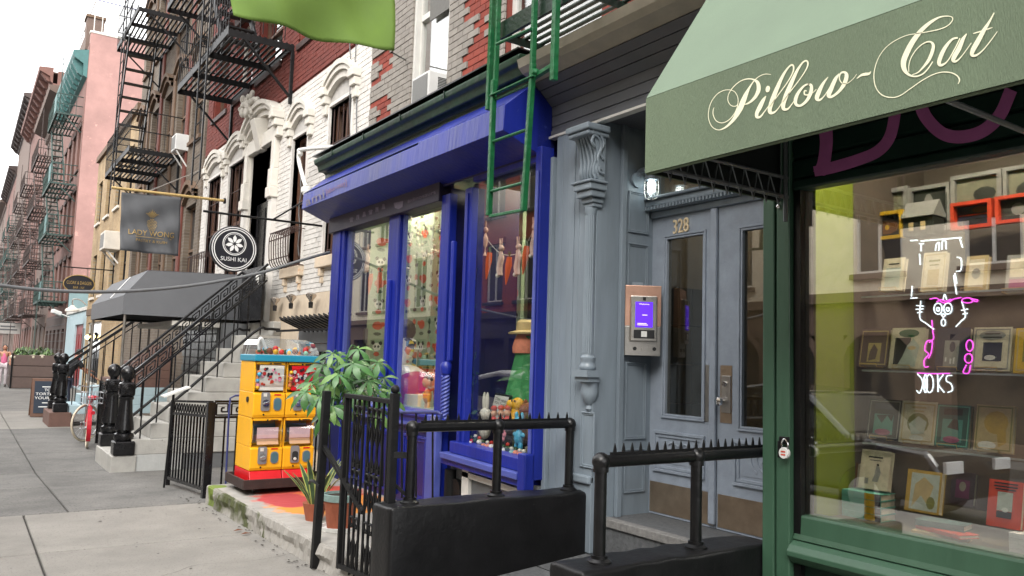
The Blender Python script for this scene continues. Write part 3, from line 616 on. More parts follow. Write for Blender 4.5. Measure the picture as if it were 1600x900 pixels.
for st in (
 [(660,485,10),(620,545,10),(570,595,12),(510,615,14),(450,600,20),(410,550,40),(405,480,48),(440,390,48),(490,300,44),(560,210,36),(640,140,26),(720,95,14),(790,85,8),(830,95,8),(832,125,8),(790,170,8),(720,200,8),(620,222,8),(530,237,7),(430,255,6),(330,300,6),(250,360,6),(190,440,6),(155,530,7),(143,620,8),(160,710,8),(210,775,9),(290,800,9),(370,785,8),(460,725,8),(560,655,8),(660,600,8),(750,577,9),(830,585,10),(880,615,12),(895,650,12),(882,682,6)],
 [(450,575,6),(450,520,8),(470,450,8),(520,375,8),(580,325,10),(635,310,14),(665,340,26),(655,400,30),(625,470,28),(580,530,18),(530,580,10),(480,600,6)],
 [(880,275,14),(830,290,18),(770,360,30),(730,440,36),(715,500,32),(740,515,22),(790,480,10),(850,380,10),(900,280,10)], [(958,240,8),(925,290,30),(890,370,40),(850,440,40),(840,475,30),(870,480,16),(920,430,8),(1000,320,6)],
 [(1200,55,8),(1160,130,18),(1110,210,34),(1060,300,42),(1015,380,40),(1005,425,30),(1040,430,18),(1100,385,10),(1170,300,8),(1228,220,6)], [(1015,238,8),(1080,220,12),(1140,200,12),(1185,185,6)]): kd[0] = (kd[0]+1) % 9; ribbon(lt, st, tfB)
lt.build('lettering', 'cream_print', aw)
# ------------------------------------------------------------------ grey doorway with cheek walls
XF, XD = 3.80, 4.35
zb = ax(1005, 799, XD).z; zl = .262; XNO = 3.90; YL, YMID, YR = 4.45, 3.80, 3.02
dw = thing('doorway', 'blue grey double door entrance with carved brackets between toy shop and bookshop', 'doorway', (XD, YMID, zb))
# floor pieces
MBd().box(XNO, XD+.08, YR-.3, YL+.02, zl-.4, zb).build('threshold_step', 'granite', dw, bevel=.008)
MBd().box(XNO-.018, XNO+.06, YR-.3, YL+.018, zb-.055, zb+.003).build('nosing', 'granite_edge', dw, bevel=.006)
ld = MBd(); ld.add([(2.0,2.98,.10),(XNO,2.98,zl),(XNO,4.5,zl),(2.0,4.5,.10),(2.0,2.98,-.1),(XNO,2.98,-.1),(XNO,4.5,-.1),(2.0,4.5,-.1)], [(0,1,2,3),(7,6,5,4),(0,4,5,1),(1,5,6,2),(2,6,7,3),(3,7,4,0)])
LD = ld.build('landing', 'granite', kind='structure', bevel=.006)
for xx in (2.75, 3.35):
    zz = .10+(xx-2.0)/(XNO-2.0)*(zl-.10)
    MBd().box(xx-.003, xx+.003, 2.95, 4.49, zz-.02, zz+.0025).build('joint', 'black_stone', LD)
# wall behind everything
MBd().box(XF+.06, XF+.30, YL+.10, 5.02, -.1, 3.45).build('pier', 'grey_paint', dw)
MBd().box(XD+.0, XD+.1, YL-.0, YL+.3, zb, 3.45).build('pier_return', 'grey_paint', dw)
# left flat boards
zbot = .60
bd = [(5.0, 4.955, .035), (4.952, 4.87, .0), (4.868, 4.79, .0), (4.788, 4.71, .006), (4.708, 4.655, .0)]
for a, b, p in bd: MBd().box(XF-.02-p, XF+.06, b, a, zbot, 3.22 if p > .02 else 3.40).build('board', 'grey_paint', dw, bevel=.004)
MBd().box(XF-.07, XF+.05, 4.68, 5.0, zbot-.06, zbot+.035).build('base_block', 'grey_paint', dw, bevel=.006)
# pilaster
MBd().box(XF-.02, XF+.2, YL, 4.652, zbot-.34, 3.42).build('pilaster', 'grey_paint', dw, bevel=.004)
yc = ax(920, 450, XF-.05).y; zc0 = ax(918, 578, XF-.05).z; zc1 = ax(922, 325, XF-.05).z
sh = MBd()
prof = [(.052,zc0),(.060,zc0+.01),(.060,zc0+.03),(.052,zc0+.04),(.050,zc0+.06),(.056,zc0+.075),(.056,zc0+.09),(.044,zc0+.10)]
sh.lathe(prof+[(.042,zc0+.11),(.038,zc1-.05),(.046,zc1-.03),(.046,zc1)], (XF-.045, yc, 0), 20); sh.build('colonnette', 'grey_paint', dw, smooth=True)
fl = MBd()
for k in range(9):
    a = math.pi*.55+k*math.pi*.9/8; fl.tube([(XF-.045+.042*math.cos(a), yc+.042*math.sin(a), zc0+.12), (XF-.045+.038*math.cos(a), yc+.038*math.sin(a), zc1-.06)], .0045, 5)
fl.build('fluting', 'grey_paint', dw, smooth=True)
cap = MBd(); cz = zc1
for i, (w, p, h) in enumerate(((.055,.055,.03),(.065,.07,.04),(.085,.10,.05),(.10,.12,.05),(.115,.135,.02))):
    cap.box(XF-.02-p, XF+.02, yc-w, yc+w, cz, cz+h); cz += h
cap.build('capital', 'grey_paint', dw, bevel=.008)
# console bracket: scroll profile swept across its width
zt = ax(868, 216, XF-.1).z-.05
pr = [(XF, cz)] + [tuple(p) for p in cr([(XF-.06,cz),(XF-.085,cz+.07),(XF-.075,cz+.15),(XF-.095,cz+.26),(XF-.14,cz+.34),(XF-.175,cz+.37)],5)] + [(XF-.18, zt), (XF, zt)]
cs = MBd(); cs.prism([(x, yc-.10, z) for x, z in pr], (0, .21, 0)); cs.build('console', 'grey_paint', dw, bevel=.006)
cv = MBd()
for sy in (-.105,):
    for q in ([(-.05,.08),(-.08,.16),(-.05,.24),(-.07,.30),(-.12,.32),(-.14,.27),(-.11,.24)],[(-.03,.16),(-.06,.2),(-.03,.28),(-.08,.36)],[(-.09,.36),(-.13,.36),(-.15,.33)],[(-.02,.05),(-.06,.06),(-.07,.1)]):
        cv.tube([(XF+a, yc+sy, cz+b) for a, b in cr(q, 4)], .011, 6)
for j in range(5):
    y_ = yc-.075+j*.037
    cv.tube([(p[0]-.004, y_+.01*math.sin(i*1.2+j), p[1]) for i, p in enumerate(pr[2:-2:3])], .012, 6)
cv.build('carving', 'grey_paint', dw, smooth=True)
ab = MBd(); ab.box(XF-.20, XF+.02, yc-.13, yc+.14, zt, zt+.05); ab.box(XF-.185, XF+.02, yc-.115, yc+.125, zt-.035, zt-.002); ab.build('abacus', 'grey_paint', dw, bevel=.012)
# corbel under colonnette
cb_ = MBd(); cb_.box(XF-.12, XF, yc-.09, yc+.09, zc0-.05, zc0-.002); cb_.box(XF-.10, XF, yc-.075, yc+.075, zc0-.085, zc0-.052)
cb_.lathe([(.012,zc0-.30),(.028,zc0-.28),(.022,zc0-.255),(.05,zc0-.22),(.07,zc0-.16),(.06,zc0-.12),(.07,zc0-.087)], (XF-.02, yc, 0), 14); cb_.build('corbel', 'grey_paint', dw, smooth=True)
for k in range(5):
    a = math.pi*.6+k*.55; pass
def panel(parent, plane, a0, a1, z0, z1, w=.022, d=.012, mat='grey_paint', name='panel', fixed=0.):
    m = MBd()
    for s, dd in ((0, d), (w*.55, d*.5)):
        for (p0, p1, q0, q1) in ((a0+s, a1-s, z0+s, z0+w*.5+s), (a0+s, a1-s, z1-w*.5-s, z1-s), (a0+s, a0+w*.5+s, z0+w*.5+s, z1-w*.5-s), (a1-w*.5-s, a1-s, z0+w*.5+s, z1-w*.5-s)):
            if plane == 'x': m.box(fixed-dd, fixed+.004, p0, p1, q0, q1)
            else: m.box(p0, p1, fixed-dd, fixed+.004, q0, q1)
    return m.build(name, mat, parent, bevel=.003)
panel(dw, 'x', yc-.07, yc+.085, ax(918,730,XF).z, ax(918,643,XF).z, fixed=XF-.02)
MBd().box(XF-.045, XF+.01, YL, 4.652, .74, .80).build('base_moulding', 'grey_paint', dw, bevel=.012)
# reveal (left inner wall of the recess)
MBd().box(XF+.2, XD-.003, YL, YL+.16, zb, 3.45).build('reveal', 'grey_paint', dw)
MBd().box(XF+.20, XF+.245, YL-.035, YL-.002, zb, 3.42).build('reveal_casing', 'grey_paint', dw, bevel=.004)
for z0, z1 in ((.66,.98),(1.05,1.62),(1.70,2.52),(2.60,2.92)): panel(dw, 'y', XF+.29, XD-.05, z0, z1, fixed=YL)
# right reveal behind bookshop post
MBd().box(XF+.05, XD+.1, YR-.12, YR-.003, zb, 3.45).build('reveal', 'grey_paint', dw)
# soffit and beam
zsof = 3.40
MBd().box(XF-.02, XD+.1, YR-.2, 5.04, zsof+.007, zsof+.05).build('soffit', 'grey_dark_board', dw)
bp_ = [(3.81,3.408),(3.808,3.49),(3.805,3.575),(3.80,3.656),(3.735,3.712),(3.675,3.765),(3.616,3.8165)]
for i, (p, q) in enumerate(zip(bp_, bp_[1:])):
    d = Vector((q[0]-p[0], 0, q[1]-p[1])); n_ = Vector((-d.z, 0, d.x)).normalized(); L_ = d.length
    c_ = Vector(((p[0]+q[0])/2, 3.6, (p[1]+q[1])/2)) - n_*(.008 - .002*(i % 2)) + Vector((.0,0,0))
    MBd().ob(c_, n_*.012, Vector((0,1.46,0)), d.normalized()*(L_/2-.0025)).build('clapboard', 'grey_dark_board', dw, bevel=.003)
MBd().box(3.83, 3.95, YR-.9, 5.05, 3.42, 3.9).build('beam_core', 'black_paint', dw)
MBd().prism([(3.616,YR-.9,3.822),(3.50,YR-.9,3.862),(3.46,YR-.9,3.90),(3.44,YR-.9,3.965),(4.2,YR-.9,4.02),(4.2,YR-.9,3.88),(3.66,YR-.9,3.822)], (0, 5.06-YR+.9, 0)).build('cornice_trim', 'tan_trim', dw)
MBd().box(3.77, 3.835, YR-.9, 5.06, 3.385, 3.407).build('white_trim', 'white_trim', dw, bevel=.004)
# door leaves
def leaf(y0, y1, left):
    t = thing('door', 'x', 'door', (XD, y0, zb)); 
    return t
gy = lambda u, v: ax(u, v, XD)
ztop = ax(1012, 345, XD).z
def door_leaf(y0, y1, gu, pu, ku):
    g0, g1, gz0, gz1 = gu
    m = MBd(); wall_holes(m, XD, XD+.05, y0, y1, zb+.004, ztop, [(g0, g1, gz0, gz1)]); lf = m.build('door', 'grey_door', dw)
    MBd().box(XD+.02, XD+.026, g0, g1, gz0, gz1).build('pane', 'door_glass', lf)
    panel(lf, 'x', g0-.03, g1+.03, gz0-.03, gz1+.03, .03, .014, 'grey_door', 'glazing_bead', XD)
    panel(lf, 'x', pu[0], pu[1], pu[2], pu[3], .045, .018, 'grey_door', 'panel_moulding', XD)
    cvm = MBd(); a, b, c, d = pu; cy, czz = (a+b)/2, (c+d)/2
    for s in (-1, 1):
        cvm.tube([(XD-.006, cy+s*x, czz+z) for x, z in cr([(0,-.05),(.05,-.04),(.09,-.0),(.10,.05),(.06,.07),(.04,.04),(.06,.02)],4)], .007, 6)
        cvm.tube([(XD-.006, cy+s*x, czz+z) for x, z in cr([(.02,.0),(.05,.02),(.03,.06),(.0,.05)],4)], .006, 6)
        cvm.tube([(XD-.006, cy+s*x, czz+z) for x, z in cr([(.10,-.05),(.13,-.02),(.15,.04),(.13,.07)],4)], .006, 6)
    cvm.box(XD-.004, XD+.002, a+.07, b-.07, c+.07, d-.07); cvm.build('carved_panel', 'grey_door', lf, smooth=True)
    MBd().box(XD-.004, XD-.0005, y0+.012, y1-.012, zb+.02, zb+.24).build('kick_plate', 'brass_plate', lf)
    return lf
lf1 = door_leaf(YMID+.006, YL, (gy(1098,500).y, gy(1041,500).y, gy(1065,649).z, gy(1070,370).z), (gy(1102,720).y, gy(1022,720).y, .82, 1.12), 0)
lf2 = door_leaf(YR, YMID-.006, (3.10, gy(1160,500).y, gy(1157,666).z, gy(1162,360).z), (3.06, gy(1147,720).y, .82, 1.12), 0)
MBd().box(XD-.03, XD-.002, YMID-.006, YMID+.05, zb+.03, ztop).build('astragal', 'grey_door', lf1, bevel=.008)
MBd().box(XD-.004, XD-.0005, gy(1114,600).y, gy(1099,600).y, gy(1106,659).z, gy(1106,570).z).build('push_plate', 'steel', lf1)
MBd().box(XD-.004, XD-.0005, gy(1144,600).y, gy(1126,600).y, gy(1135,661).z, gy(1135,571).z).build('push_plate', 'brass_plate', lf2)
MBd().box(XD-.014, XD-.0042, gy(1143,600).y, gy(1129,600).y, gy(1135,645).z, gy(1135,587).z).build('escutcheon', 'steel', lf2, bevel=.003)
kn = gy(1131, 627); MBd().lathe([(.014,-.055),(.026,-.05),(.032,-.035),(.026,-.02),(.012,-.012),(.012,0)], (XD-.015, kn.y, kn.z), 16, 'x').build('knob', 'chrome', lf2, smooth=True)
lk = gy(1135, 600); MBd().lathe([(.016,-.012),(.018,-.006),(.018,0)], (XD-.014, lk.y, lk.z), 14, 'x').build('lock_cylinder', 'chrome', lf2)
M('number_gold', C(250,228,190), .5, .05, 10, 0, metal=.35)
text('house_number', '328', 'number_gold', lf1, ax(1052,366,XD-.012), ax(1076,361,XD-.012), ax(1052,344,XD-.012), .012)
# head moulding, transom
hm = MBd(); z_ = ztop+.004
for p, h in ((.03,.05),(.05,.03),(.085,.05),(.11,.025)): hm.box(XD-p, XD+.06, YR, YL-.003, z_, z_+h-.002); z_ += h
hm.build('door_head', 'grey_paint', dw, bevel=.008)
de = MBd()
for k in range(44): de.box(XD-.10, XD-.05, YR+.02+k*.0322, YR+.036+k*.0322, z_-.075-.028, z_-.077)
de.build('dentils', 'grey_paint', dw)
MBd().box(XD-.01, XD+.06, YL-.06, YL-.003, z_, 3.40).build('transom_frame', 'grey_paint', dw); MBd().box(XD-.01, XD+.06, YR, YL-.062, 3.33, 3.40).build('transom_frame', 'grey_paint', dw)
MBd().box(XD+.02, XD+.026, YR, YL-.062, z_+.0, 3.33).build('transom_pane', 'door_glass', dw)
# lobby behind the glass: walls, floor, mailboxes
M('lobby_wall', C(160,150,132), .8, .1, 4); M('mailbox', C(92,88,80), .45, .1, 9, .02)
lb = MBd(); lb.box(XD+2.2, XD+2.25, 2.6, 5.2, zb, 3.4); lb.build('lobby_wall', 'lobby_wall', dw)
MBd().box(XD+.06, XD+2.2, YL+.16, YL+.2, zb, 3.4).build('lobby_wall', 'lobby_wall', dw); MBd().box(XD+.06, XD+2.2, YR-.3, YR-.25, zb, 3.4).build('lobby_wall', 'lobby_wall', dw)
MBd().box(XD+.06, XD+2.25, YR-.3, YL+.2, 3.4, 3.45).build('lobby_ceiling', 'lobby_wall', dw); MBd().box(XD+.085, XD+2.25, YR-.3, YL+.2, zb-.05, zb-.004).build('lobby_floor', 'lobby_wall', dw)
mbx = thing('mailbox_bank', 'grey steel mailboxes on the lobby wall behind the left door glass', 'mailboxes', (XD+.7, YL+.1, zb+.5))
mb0 = MBd().box(0, .155, YL+.06, YL+.15, 0, .30)
pl_ = [(XD+.35+i*.165, 0, zb+.5+j*.31) for i in range(4) for j in range(4)]
ms = pieces('mailbox_door', mb0, 'mailbox', mbx, [(p[0], 0, p[2]) for p in pl_])
M_emit('lobby_fill_glow', (1,.95,.86), 11.)
MBd().lathe([(.0,-.12),(.10,-.10),(.13,0),(.10,.10),(.04,.12)], (XD+1.1, 3.9, 3.2), 16).build('lobby_fill_lamp', 'lobby_fill_glow', dw, smooth=True)  # globe added to brighten the dark lobby behind the doors
# wall lamp: caged jar
lc = ax(1018, 292, 4.22); LP = thing('wall_lamp', 'caged glass jar lamp glowing beside the transom of the grey doorway', 'lamp', lc)
M_emit('lamp_glow', (.9,1.,.97), 6.)
MBd().lathe([(.02,-.085),(.042,-.07),(.048,-.02),(.048,.05),(.04,.06)], lc, 16).build('jar', 'clear_plastic', LP, smooth=True)
MBd().lathe([(.012,-.05),(.03,-.03),(.032,.03),(.02,.045)], lc, 12).build('bulb', 'lamp_glow', LP, smooth=True)
MBd().lathe([(.05,.052),(.055,.06),(.05,.09),(.03,.11)], lc, 16).build('lamp_cap', 'grey_paint', LP, smooth=True)
cg = MBd()
for k in range(6):
    a = k*math.pi/3; ca, sa = math.cos(a), math.sin(a)
    cg.tube([(lc.x+r*ca, lc.y+r*sa, lc.z+z) for r, z in ((.052,.06),(.056,.02),(.056,-.04),(.045,-.085),(.01,-.10))], .0028, 5)
for zz in (.02,-.03): cg.tube([(lc.x+.057*math.cos(k*.5236), lc.y+.057*math.sin(k*.5236), lc.z+zz) for k in range(12)], .0028, 5, closed=True)
cg.build('cage', 'steel', LP)
ar = MBd(); ar.tube(cr([(lc.x, lc.y, lc.z+.10),(lc.x-.01, lc.y+.03, lc.z+.14),(lc.x-.03, lc.y+.10, lc.z+.13),(lc.x-.05, YL-.012, lc.z+.08)],5), .022, 8); ar.lathe([(.06,0),(.06,.02)], (lc.x-.05, YL-.022, lc.z+.06), 14, 'y'); ar.build('arm', 'grey_paint', LP, smooth=True)
# intercom
yi = 4.345; i0, i1 = 4.16-.135, 4.16+.135; IZ0, IZ1 = ay(1005, 556, yi).z, ay(1005, 446, yi).z
ic = thing('intercom', 'copper and steel intercom panel with a purple screen beside the grey doors', 'intercom', ((i0+i1)/2, yi, IZ0))
zm_ = IZ0+(IZ1-IZ0)*.42
MBd().box(i0, i1, yi, yi+.05, zm_, IZ1).build('back_plate', 'copper', ic, bevel=.004); MBd().box(i0+.001, i1-.001, yi+.001, yi+.05, IZ0, zm_-.001).build('lower_plate', 'steel', ic, bevel=.004)
c0, c1 = i0+.038, i1-.034; H_ = IZ1-IZ0
MBd().box(c0, c1, yi-.03, yi-.001, IZ0+.2*H_, IZ0+.85*H_).build('reader_body', 'steel', ic, bevel=.008)
M_emit('screen_purple', (.10,.02,.80), .55)
MBd().box(c0+.035, c1-.035, yi-.034, yi-.0305, IZ0+.40*H_, IZ0+.76*H_).build('screen', 'screen_purple', ic)
M_emit('screen_text', (.9,.8,1.), .6)
text('screen_text', 'Welcome,', 'screen_text', ic, (c0+.06, yi-.0348, IZ0+.715*H_), (c1-.06, yi-.0348, IZ0+.715*H_), (c0+.06, yi-.0348, IZ0+.74*H_))
for a_, b_, q_ in ((.085,.075,.57),(.05,.08,.45),(.05,.07,.43)): MBd().box(c0+a_, c1-b_, yi-.0348, yi-.0342, IZ0+q_*H_, IZ0+(q_+.008)*H_).build('screen_line', 'screen_text', ic)
MBd().box(c0+.025, c1-.02, yi-.036, yi-.0305, IZ0+.245*H_, IZ0+.365*H_).build('key_bar', 'black_plastic', ic, bevel=.003)
MBd().box((c0+c1)/2-.02, (c0+c1)/2+.022, yi-.039, yi-.0362, IZ0+.265*H_, IZ0+.345*H_).build('call_button', 'white_plastic', ic)
MBd().box((c0+c1)/2-.01, (c0+c1)/2+.012, yi-.034, yi-.0302, IZ0+.78*H_, IZ0+.83*H_).build('camera_eye', 'black_plastic', ic)
for dx in (-.06, 0.0, .085): MBd().lathe([(.014,0),(.014,.006)], ((c0+c1)/2+dx, yi-.007, IZ0+.10*H_), 12, 'y').build('button', 'black_plastic' if dx else 'steel', ic)
MBd().bar((i0+.1, yi+.05, IZ0+.4), (i0+.1, yi+.22, IZ0+.4), .08, .3).build('mount', 'grey_paint', ic)
ic.rotation_euler = (0, 0, math.radians(-34))
# cheek walls
def cheek(name, label, x0, x1, y0, y1, z0, z1, g='cheek walls of the entrance'):
    m = MBd(); nx, ny = 14, 4; 
    def P(i, j, top): 
        x = x0+(x1-x0)*i/nx; y = y0+(y1-y0)*j/ny; return (x+random.uniform(-.006,.006)*(0 < i < nx), y+random.uniform(-.006,.006)*(0 < j < ny), z1+random.uniform(-.008,.006) if top else z0)
    top = [[P(i, j, True) for j in range(ny+1)] for i in range(nx+1)]
    vs = [p for r in top for p in r]; m.add(vs, [(i*(ny+1)+j, (i+1)*(ny+1)+j, (i+1)*(ny+1)+j+1, i*(ny+1)+j+1) for i in range(nx) for j in range(ny)])
    for path in ([top[i][0] for i in range(nx+1)], [top[i][ny] for i in range(nx+1)], [top[0][j] for j in range(ny+1)], [top[nx][j] for j in range(ny+1)]):
        A = path; B = [(p[0], p[1], z1*.5+z0*.5) for p in path]; D = [(p[0], p[1], z0) for p in path]; m.strip(A, B); m.strip(B, D)
    import bmesh
    o = m.build(name, 'black_stone', None)
    bm = bmesh.new(); bm.from_mesh(o.data); bmesh.ops.remove_doubles(bm, verts=bm.verts, dist=.0005); bmesh.ops.recalc_face_normals(bm, faces=bm.faces); bm.to_mesh(o.data); bm.free()
    md = o.modifiers.new('bevel', 'BEVEL'); md.width = .022; md.segments = 3; md.limit_method = 'ANGLE'; md.angle_limit = math.radians(50)
    for p in o.data.polygons: p.use_smooth = True
    tag(o, label, 'low wall', g); return o
YN = 4.5; ZW = .682
cheek('cheek_wall', 'black painted low wall between the toy shop gate and the entrance landing', 2.24, 3.90, YN, YN+.27, -.1, ZW)
cheek('cheek_wall', 'black painted low wall below the spiked rail beside the bookshop', 2.46, 3.846, 2.945, 3.205, -.1, .632)
def railing(name, label, y, xs, z0, zr, xend, nsp):
    t = thing(name, label, 'railing', (xs[0], y, z0)); r = .031
    for x in xs:
        p = MBd(); p.lathe([(r,z0+.01),(r,zr-.05),(r+.008,zr-.05),(r+.008,zr-.02)], (x, y, 0), 14); po = p.build('post', 'black_paint', t, smooth=True)
        MBd().lathe([(.062,z0-.004),(.062,z0+.008),(.042,z0+.02),(.042,z0+.035)], (x, y, 0), 14).build('flange', 'black_paint', po, smooth=True)
        MBd().sph((x, y, zr), .046, 14, 9).build('ball_joint', 'black_paint', po, smooth=True)
    xe = xend
    MBd().tube([(xs[0]+.02, y, zr), (xe, y, zr)], r, 14).build('top_rail', 'black_paint', t, smooth=True)
    s = MBd().box(xs[0]+.06, xe, y-.004, y+.004, zr+r-.004, zr+r+.012); s.build('spike_strip', 'black_iron', t)
    sp = MBd(); sp.prism([(-.011,-.003,0),(-.008,-.003,.018),(.0,-.003,.045),(.008,-.003,.018),(.011,-.003,0)], (0,.006,0))
    pieces('spike', sp, 'black_iron', t, [(xs[0]+.09+i*(xe-xs[0]-.12)/(nsp-1), y, zr+r+.011) for i in range(nsp)])
    return t
zr = 1.152
railing('pipe_railing', 'black pipe railing with fine spikes on the low wall by the toy shop', YN+.13, [2.43, 3.09, 3.72], ZW, zr+.004, 3.72, 15)
railing('pipe_railing', 'black pipe railing with tall spikes on the low wall by the bookshop', 3.06, [2.662, 3.345], .632, 1.118, 3.96, 21)
# ------------------------------------------------------------------ toy shop front
M('blue_paint', C(28,47,162,.68), .40, .2, 4, .2, 22, streak=True, wear=C(84,100,190,.7), wsc=11, wth=.64)
M('blue_faded_lit', C(88,100,186,.66), .5, .14, 5, .1, 30, wear=C(140,140,200,.7), wsc=14, wth=.66)  # faded blue paint, also the painted light on the shutter box top
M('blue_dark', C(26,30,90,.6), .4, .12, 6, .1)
M('purple_board', C(44,36,62,.7), .5, .15, 6)
M('green_cornice', C(40,78,56,.6), .45, .3, 9, .25, 16, wear=C(84,110,96,.6), wsc=12, wth=.66)
M('green_gloss', C(30,112,66,.64), .32, .25, 12, .35, 30, wear=C(110,160,130,.7), wsc=34, wth=.69)
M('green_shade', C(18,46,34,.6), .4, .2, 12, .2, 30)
XT = 3.70
ts = thing('toy_shop_front', 'bright blue toy shop front with bay windows and a boxed roller shutter', 'shopfront', (XT, 7.2, 0))
yT = lambda u: ax(u, 450, XT).y
YTL, YTR = 9.35, 4.985
zg0 = pz(655, 640, XT); ztop_ = pz(605, 335, XT); zb2L, zb2R = pz(714, 690, XT), pz(822, 716, XT)
ZT2 = pz(790, 274, XT)+.02
def post(y0, y1, z0, z1, x0=XT-.02, x1=XT+.055, mat='blue_paint', n='post'): return MBd().box(x0, x1, y1, y0, z0, z1).build(n, mat, ts, bevel=.008)
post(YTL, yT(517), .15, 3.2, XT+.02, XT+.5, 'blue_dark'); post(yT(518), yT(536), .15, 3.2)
MBd().box(XT-.035, XT-.021, yT(532), yT(524), .2, 3.2).build('post_bead', 'blue_paint', ts, bevel=.004)
post(yT(606), yT(622), zg0, 3.3); post(yT(689), yT(702), .2, 3.15, XT-.03); post(yT(724), yT(735), zb2L-.05, 3.15, XT-.02); post(yT(839), YTR, .70, 3.3, XT-.05, XT+.08)
MBd().box(XT-.035, XT-.021, yT(731), yT(727), zb2L, 3.1).build('post_bead', 'blue_paint', ts, bevel=.004)
MBd().box(XT-.066, XT-.052, yT(846), yT(842), .9, 3.1).build('post_bead', 'blue_faded_lit', ts, bevel=.004)
# recessed door
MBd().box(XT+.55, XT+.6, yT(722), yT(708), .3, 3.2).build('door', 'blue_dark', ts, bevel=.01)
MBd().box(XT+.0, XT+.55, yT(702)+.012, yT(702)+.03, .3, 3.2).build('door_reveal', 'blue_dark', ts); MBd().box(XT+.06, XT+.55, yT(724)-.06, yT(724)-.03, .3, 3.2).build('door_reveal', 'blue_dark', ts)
# panes
def pane(u0, u1, z0, z1): return MBd().box(XT+.05, XT+.057, yT(u1), yT(u0), z0, z1).build('pane', 'shop_glass', ts)
pane(536, 606, zg0, ztop_+.3); pane(622, 689, zg0, ztop_+.4); pane(735, 839, min(zb2L, zb2R)-.05, ZT2+.1)
for u0, u1, z1 in ((537,539,3.2),(602,605,3.2),(623,625,3.2)): MBd().box(XT+.02, XT+.06, yT(u1), yT(u0), zg0, z1).build('glazing_bead', 'blue_faded_lit', ts)
# barley-twist columns
def twist(u, v0, v1, r=.042):
    y = yT(u); z0, z1 = pz(u, v1, XT), pz(u, v0, XT); x = XT-.075; m = MBd()
    m.lathe([(r*.9,z0),(r*1.15,z0+.02),(r*1.15,z0+.06),(r*.75,z0+.07),(r*.75,z1-.12),(r*1.1,z1-.11),(r*1.25,z1-.07),(r*1.25,z1-.03),(r*.9,z1-.01),(r*.9,z1)], (x, y, 0), 14)
    c = m.build('twisted_column', 'blue_paint', ts, smooth=True); h = z1-z0-.2
    s = MBd()
    for k in range(3): s.tube([(x+r*.72*math.cos(a*.6+k*2.094), y+r*.72*math.sin(a*.6+k*2.094), z0+.07+h*a/40) for a in range(41)], r*.34, 6)
    s.build('twist', 'blue_faded_lit', c, smooth=True)
    MBd().box(x+.01, x+.06, y-.02, y+.02, z1, z1+1.1 if u > 650 else z1+.9).build('shaft', 'blue_paint', c, bevel=.012)
twist(614, 572, 655); twist(713, 565, 668)
# left bay sill and apron
M('apron_blue', C(30,38,130,.6), .4, .12, 6, .1)
pr = [(XT+.1, zg0), (XT-.10, zg0), (XT-.12, zg0-.02), (XT-.12, zg0-.05), (XT-.09, zg0-.07), (XT-.09, zg0-.16), (XT+.1, zg0-.16)]
MBd().prism([(x, yT(690), z) for x, z in pr], (0, YTL-yT(690), 0)).build('sill', 'blue_paint', ts, bevel=.006)
MBd().box(XT-.10, XT-.092, yT(686), yT(560), zg0-.145, zg0-.115).build('sill_stripe', 'blue_faded_lit', ts)
MBd().box(XT-.04, XT+.1, yT(690), YTL, .15, zg0-.165).build('apron', 'apron_blue', ts)
for u0, u1 in ((548,590),(596,640),(648,684)): panel(ts, 'x', yT(u1), yT(u0), .26, zg0-.24, .05, .02, 'blue_paint', 'apron_panel', XT-.04)
MBd().box(XT-.11, XT-.04, yT(706), yT(691), .2, zg0-.02).build('post', 'blue_faded_lit', ts, bevel=.008)
# right bay sill, tilted the way the old front has sunk
yl_, yr_ = yT(692)-.2, YTR+.02
def tilt(m, x0, x1, ya, za, yb, zb_, h): m.add([(x0,ya,za-h),(x1,ya,za-h),(x1,ya,za),(x0,ya,za),(x0,yb,zb_-h),(x1,yb,zb_-h),(x1,yb,zb_),(x0,yb,zb_)], [(0,1,2,3),(7,6,5,4),(0,4,5,1),(1,5,6,2),(2,6,7,3),(3,7,4,0)]); return m
tilt(MBd(), XT-.07, XT+.1, yT(722), zb2L+.01, yT(832), zb2R, .10).build('sill', 'blue_paint', ts, bevel=.006)
tilt(MBd(), XT-.13, XT+.1, yT(716), zb2L-.092, yT(836), zb2R-.103, .05).build('sill', 'blue_faded_lit', ts, bevel=.006)
tilt(MBd(), XT-.10, XT+.1, yT(714), zb2L-.145, yT(838), zb2R-.156, .05).build('sill', 'blue_paint', ts, bevel=.006)
MBd().box(XT-.12, XT-.03, YTR, yT(836), zb2R-.23, zb2R+.05).build('post_base', 'blue_paint', ts, bevel=.008)
M('basement_grey', C(120,122,124,.7), .7, .12, 5)
MBd().box(XT+.02, XT+.06, YTR+.02, yT(712), -.1, zb2R-.20).build('basement_board', 'basement_grey', ts)
MBd().box(XT-.02, XT+.02, yT(745), yT(735), -.1, zb2R-.18).build('basement_trim', 'white_trim', ts, bevel=.004); tilt(MBd(), XT-.02, XT+.02, yT(735), zb2L-.235, YTR+.04, zb2R-.245, .05).build('basement_trim', 'white_trim', ts, bevel=.004)
MBd().tube([(XT+.0, yT(716), .0),(XT+.0, yT(716), zb2L-.25)], .06, 12).build('drain_pipe', 'black_iron', ts, smooth=True)
MBd().lathe([(.10,0),(.10,.16)], (XT-.02, yT(724), zb2L-.42), 16, 'x').build('vent_pipe', 'black_iron', ts, smooth=True)
